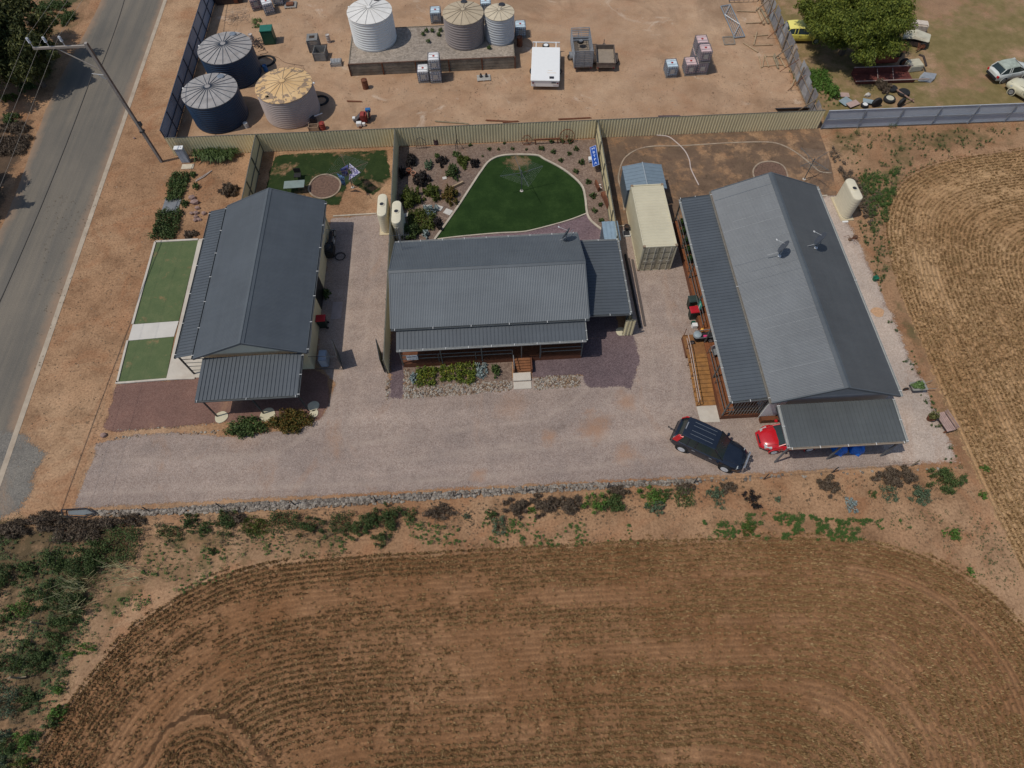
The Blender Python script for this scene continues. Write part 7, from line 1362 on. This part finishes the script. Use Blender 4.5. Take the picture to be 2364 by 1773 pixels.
o=MB().path([g('B',360,1655,.05),g('B',440,1610,.06),g('B',510,1555,.05)],.04,6).path([g('B',370,1640,.05),g('B',500,1560,.08)],.03,6).build('branch',M('pale_wood',(.42,.36,.32),.8)); tag(o,'pale bare branch lying on the front garden sand','branch')
# ---------------- trees ----------------
def tree(label,c,R,H,mat,n,leaf,seed,lumps=26,trunk=.3,name='tree',droop=.4,sq=(1,1),group=None):
    o=thing(name,label,'tree',(c[0],c[1],0),0,group); r=random.Random(seed); bl=[(0,0,H*.55,R*.65*sq[0],R*.65*sq[1],H*.33)]
    for i in range(lumps):
        q=r.uniform(0,6.28); ph=r.uniform(-.35,1.2); f=r.uniform(.55,.95); bl.append((math.cos(q)*math.cos(ph)*R*f*sq[0],math.sin(q)*math.cos(ph)*R*f*sq[1],H*.55+math.sin(ph)*H*.38,R*r.uniform(.11,.27),R*r.uniform(.11,.27),H*r.uniform(.07,.15)))
    fastmesh('crown',leaves(bl,n,leaf,2.4,droop,seed,fill=.35),4,mat,o); m=MB(); m.tube((0,0,0),(0,0,H*.35),trunk,9,trunk*.75)
    for i in range(7): q=i*.9; z=H*.3; m.tube((0,0,z),(math.cos(q)*R*.5,math.sin(q)*R*.5,H*.6),trunk*.45,6,.05)
    m.build('trunk',M('bark',(.12,.09,.07),.9,var=.3,scale=4,bump=.5),o,world=False); return o
TG=foliage('tree_olive_green',[(.018,.03,.005),(.06,.085,.011),(.14,.165,.022),(.28,.285,.045)]); TD=foliage('tree_dark_green',[(.016,.022,.008),(.045,.055,.015),(.09,.095,.026),(.15,.15,.04)])
c=g('E',1900,430,2.5); tree('big bushy olive green tree behind the sheet fence at the top right',(c.x+1.3,c.y+.8),5.0,5.4,TG,120000,.085,5,70,group='trees',droop=.8,sq=(.98,1.05))
c=g('E',1600,90,1.0); tree('low grey green tree top beside the yellow car at the top of the photo',(c.x-.4,c.y+5.5),1.7,2.2,GGL,4000,.12,8,12,.12,group='trees')
c=g('A',60,420,3); tree('large dark tree across the road at the top left',(c.x-1.5,c.y-.6),5.6,6,TD,30000,.15,11,30,group='trees',sq=(.95,1.25))
c=g('A',330,540,2.5); tree('dark tree overhanging the left edge of the road',(c.x-.9,c.y-.2),3.1,5,TD,13000,.14,12,16,.22,group='trees',sq=(1,1.1))
c=g('A',-150,1350,2.5); tree('dark tree cut by the left edge halfway down the road',(c.x-1.5,c.y-3.5),3.4,4.5,TD,9000,.15,13,14,.2,group='trees')
for k,x,y,w,h,mt,lb in (('A',400,90,110,70,MG,'green roadside scrub at the top near the wires'),('A',610,170,110,60,MG,'green scrub beside the upper road edge'),('A',320,200,80,60,DEAD,'brown roadside scrub left of the upper road'),('A',100,1090,75,60,MG,'small green roadside bush on the bare bank'),('A',150,1180,170,50,DEAD,'twiggy dead brush on the lower bank'),('A',120,1330,150,80,DEAD,'darker twiggy brush below on the bank'),('A',250,800,90,40,MG,'green grass tuft under the dark tree'),('A',90,900,90,30,OLV,'yellowish tuft at the end of the tree shade'),('A',560,60,90,40,MG,'green scrub at the very top beside the road')):
    shrub(lb,k,x,y,w,h,mt,H=.6,group='roadside scrub',leaf=.075 if mt is not DEAD else .05,dens=.7,elong=1.7 if mt is not DEAD else 4)
p0=g('A',190,110);p1=g('A',300,10)
o=MB().tube(p0+Vector((0,0,.4)),p1+Vector((0,0,1.0)),.04).build('dead_limb',M('pale_dead_wood',(.5,.46,.42),.8)); tag(o,'pale bare limb across the scrub at the top left','branch')
# ---------------- weeds, litter and stones scattered on the ground ----------------
def scatter(name,label,polys,n,mat,size,seed,hgt=.12,blades=9,clump=1.0,thr=.45,ns=1.2,kind='stuff',cat='weeds',spread=.16):
    r=np.random.RandomState(seed); A=[]
    for pl_,wt in polys:
        xs=[p[0] for p in pl_]; ys=[p[1] for p in pl_]; m=int(n*wt*3); x=r.uniform(min(xs),max(xs),m); y=r.uniform(min(ys),max(ys),m); k=(sdf(x,y,pl_)>0)&((vnoise(x,y,ns,seed)*.6+vnoise(x,y,ns*.35,seed+1)*.4)>thr); A.append(np.stack([x[k],y[k]],1)[:int(n*wt)])
    A=np.concatenate(A); m=len(A); sz=size*(.4+r.rand(m)**2*1.6); B=blades; x=np.repeat(A[:,0],B);y=np.repeat(A[:,1],B); s=np.repeat(sz,B); N_=len(x); a=r.uniform(0,6.28,N_); rad=s*r.rand(N_)**.6*spread/.16; x=x+np.cos(a)*rad; y=y+np.sin(a)*rad; z=hgt*s/size*(.2+.8*r.rand(N_))
    d=r.uniform(0,6.28,N_); l=size*(.35+.35*r.rand(N_)); w=l*.42; u=np.stack([np.cos(d)*l,np.sin(d)*l,(r.rand(N_)-.5)*l*1.0],1); v=np.stack([-np.sin(d)*w,np.cos(d)*w,(r.rand(N_)-.5)*w*1.0],1); c=np.stack([x,y,z+.02],1)
    q=np.stack([c-u,c-v,c+u,c+v],1).reshape(-1,3); q[:,2]=np.maximum(q[:,2],.008); o=fastmesh(name,q,4,mat); return tag(o,label,cat,kind=kind)
WG=foliage('weed_green',[(.022,.045,.01),(.05,.10,.018),(.10,.165,.035)]); WD=foliage('dry_litter',[(.05,.035,.022),(.12,.085,.05),(.24,.18,.11)])
scatter('weeds','low green weeds in a broken line above the stubble at right',[(gs('P',(500,330),(900,310),(1300,340),(1700,350),(1700,440),(1500,470),(1000,450),(520,455)),1)],620,WG,.058,1,.28,46,thr=.53,ns=.7,spread=.21)
scatter('weeds','patchy green weeds between the shrubs and the lower field',[(gs('O',(650,430),(1000,460),(1400,400),(2212,440),(2212,580),(1300,590),(700,570)),.5),(gs('N',(1200,420),(1836,430),(1836,550),(1300,560)),.12),(gs('N',(850,470),(1200,500),(1250,640),(800,800),(560,900),(520,980),(700,620)),.38)],560,WG,.07,2,.16,20,thr=.52,ns=1.0,spread=.17)
scatter('weeds','green weeds through the left hand scrub',[(gs('N',(-50,420),(500,420),(600,700),(420,1000),(300,1400),(150,1750),(-100,1750)),1)],1100,foliage('scrub_olive',[(.03,.045,.014),(.06,.095,.03),(.11,.15,.05)]),.075,3,.2,18,thr=.42,ns=1.2,spread=.22)
scatter('weeds','green and olive weeds beside the golden field',[(gs('Q',(1790,270),(2212,280),(2100,330),(1960,380),(1905,450),(1880,440)),.6),(gs('Q',(1850,470),(1915,450),(1925,560),(1900,640)),.2),(gs('Q',(1910,690),(1940,690),(2090,1050),(2060,1050)),.06)],760,foliage('weed_olive',[(.02,.04,.01),(.05,.085,.02),(.10,.12,.035)]),.075,4,.2,22,thr=.46,ns=.9,spread=.2)
scatter('weeds','tiny green sprigs on the bare triangle between the fields',[(gs('P',(1500,300),(2000,300),(2150,500),(2200,760),(1800,560),(1500,490)),1)],300,foliage('sprig_green',[(.05,.06,.02),(.09,.10,.035),(.15,.14,.06)]),.05,5,.08,10,thr=.40)
scatter('weeds','small weeds along the steel fences and inside the tank stand',[(gs('C',(930,280),(1170,280),(1170,460),(930,460)),.0),(gs('B',(880,180),(960,170),(960,260),(880,260)),.3),(gs('Q',(1700,150),(1800,160),(1820,230),(1760,240)),.7)],200,WG,.09,6,.14,16,thr=.3)
for x,y,lb in ((995,320,'green weed tuft at the back of the stand, left one'),(1055,320,'green weed tuft at the back of the stand, middle one'),(1140,315,'tall green weed tuft beside the taupe tank'),(1015,430,'green weed tuft in the centre of the stand'),(1120,360,'small weed tuft near the taupe tank'),(1635,495,'weed tuft before the smaller tank on the stand'),(960,355,'small weed tuft left in the stand fill')):
    p=g('C',x,y,PZ); o=fastmesh('weed_tuft',leaves([(p.x,p.y,PZ+.12,.2,.2,.16)],160,.07,seed=int(x)),4,MG); tag(o,lb,'weed','weed tufts on the tank stand')
scatter('dry_litter','dark dry grass litter and twigs strewn over the verge and yard soil',[(gs('Q',(100,430),(340,360),(300,640),(220,1000),(60,1000)),.14),(gs('Q',(400,0),(760,0),(760,240),(600,260)),.10),(gs('Q',(760,180),(1700,100),(1740,240),(760,270)),.16),(gs('Q',(1350,320),(1760,290),(1800,380),(1350,430)),.25),(gs('Q',(390,370),(530,340),(450,460),(350,520)),.05),(gs('Q',(300,1130),(2100,1050),(2150,1180),(300,1200)),.3)],3600,WD,.05,7,.04,7,thr=.42,ns=1.6,spread=.22)
r_=np.random.RandomState(77); V=[]
for k_ in range(170):
    pl_=((350,650,480,850),(600,570,760,700))[k_%3==0]; p=g('N',r_.uniform(pl_[0],pl_[2]),r_.uniform(pl_[1],pl_[3])); a_=r_.uniform(-.9,.9)+(0 if k_%2 else 3.1); L_=r_.uniform(.4,1.0); z_=r_.uniform(.3,.8); c_,s_=math.cos(a_)*L_,math.sin(a_)*L_; w_=.012
    V+=[(p.x,p.y-w_,.3),(p.x,p.y+w_,.3),(p.x+c_,p.y+s_+w_*.5,.3+z_),(p.x+c_,p.y+s_-w_*.5,.3+z_)]
tag(fastmesh('dry_reeds',np.array(V),4,foliage('reed',[(.3,.27,.13),(.42,.40,.22)])),'pale dry reed stalks in the left scrub','reeds',kind='stuff')
scatter('dry_brush','dry brown twigs and low dead growth between the near boundary shrubs',[(gs('N',(-60,370),(760,360),(700,520),(560,760),(420,1000),(300,1350),(180,1700),(-100,1750)),.45),(gs('N',(500,335),(1836,300),(1836,470),(1300,480),(700,500)),.25),(gs('O',(0,330),(2212,240),(2212,380),(1300,470),(0,520)),.2),(gs('P',(0,170),(1900,100),(1900,240),(0,260)),.1)],1900,foliage('brush_brown',[(.05,.035,.02),(.11,.08,.045),(.19,.14,.08)]),.05,41,.2,16,thr=.40,ns=1.0,spread=.22,cat='brush')
scatter('weeds','low olive weeds spreading from the left scrub toward the field',[(gs('N',(450,520),(760,470),(1250,430),(1836,440),(1836,545),(1300,560),(900,740),(560,1010),(330,1300),(250,1400),(330,1000)),1)],900,foliage('low_olive',[(.03,.045,.012),(.07,.095,.026),(.12,.15,.045)]),.045,42,.13,16,thr=.50,ns=.9,spread=.2)
scatter('weeds','dense green weeds at the upper left edge of the golden field',[(gs('M',(215,60),(420,20),(400,130),(340,330),(280,340),(230,180)),1)],420,WG,.07,43,.3,30,thr=.42,ns=.8,spread=.26)
scatter('fallen_branches','dark twiggy litter under the right hand boundary shrubs',[(gs('M',(200,100),(330,150),(280,320),(200,200)),.5),(gs('Q',(1800,320),(1870,420),(1850,440),(1790,330)),.5)],300,DEAD,.12,9,.2,14,thr=.3,cat='twigs')
rockband('pebbles','loose pale pebbles dotted over the dirt',[(-31,13),(-27,13),(-27,43),(-31,43)],1.2,.03,STW,31,cat='pebbles'); rockband('pebbles','loose pebbles dotted over the tank yard',[(-27,44),(28,44),(28,66),(-27,66)],.9,.035,STW,32,cat='pebbles')
# front wire fence and corner posts
wf_=thing('wire_fence','low wire fence on short rusty posts along the near stone bank','fence',tuple(g('N',470,320))); pts=[g('N',800,292),g('N',1180,272),g('N',1565,258),g('O',470,285),g('O',965,255),g('O',1425,225),g('O',1940,200),g('P',460,140),g('P',830,120),g('P',1190,85),g('P',1610,50)]
pts=[p+Vector((0,-.12,0)) for p in pts]
for p in pts: MB().tube(p,p+Vector((0,0,.95)),.035,6).build('post',POSTM if p is not pts[-1] else LOG2,wf_)
m=MB()
for a,b_ in zip(pts[:-1],pts[1:]):
    for z in (.4,.85): m.tube(a+Vector((0,0,z)),b_+Vector((0,0,z)),.006,3)
m.build('wire',WIRE,wf_)
w2=thing('wire_fence','old post and wire fence line running down the left scrub','fence',tuple(g('N',390,350))); pts=[g('N',385,345),g('N',235,900),g('N',130,1185),g('N',0,1500),g('N',-120,1900)]
for p in pts: MB().tube(p,p+Vector((0,0,1.1)),.05,6).build('post',LOG2,w2)
m=MB()
for a,b_ in zip(pts[:-1],pts[1:]):
    for z in (.5,1.05): m.tube(a+Vector((0,0,z)),b_+Vector((0,0,z)),.008,3)
m.build('wire',WIRE,w2); p=pts[2]; MB().tube(p+Vector((-.5,0,.6)),p+Vector((.5,.03,.6)),.03).build('droppers',LOG2,w2)
for k,x,y,lb in (('L',770,0,None),):
    pass
print('objects',len(bpy.data.objects))
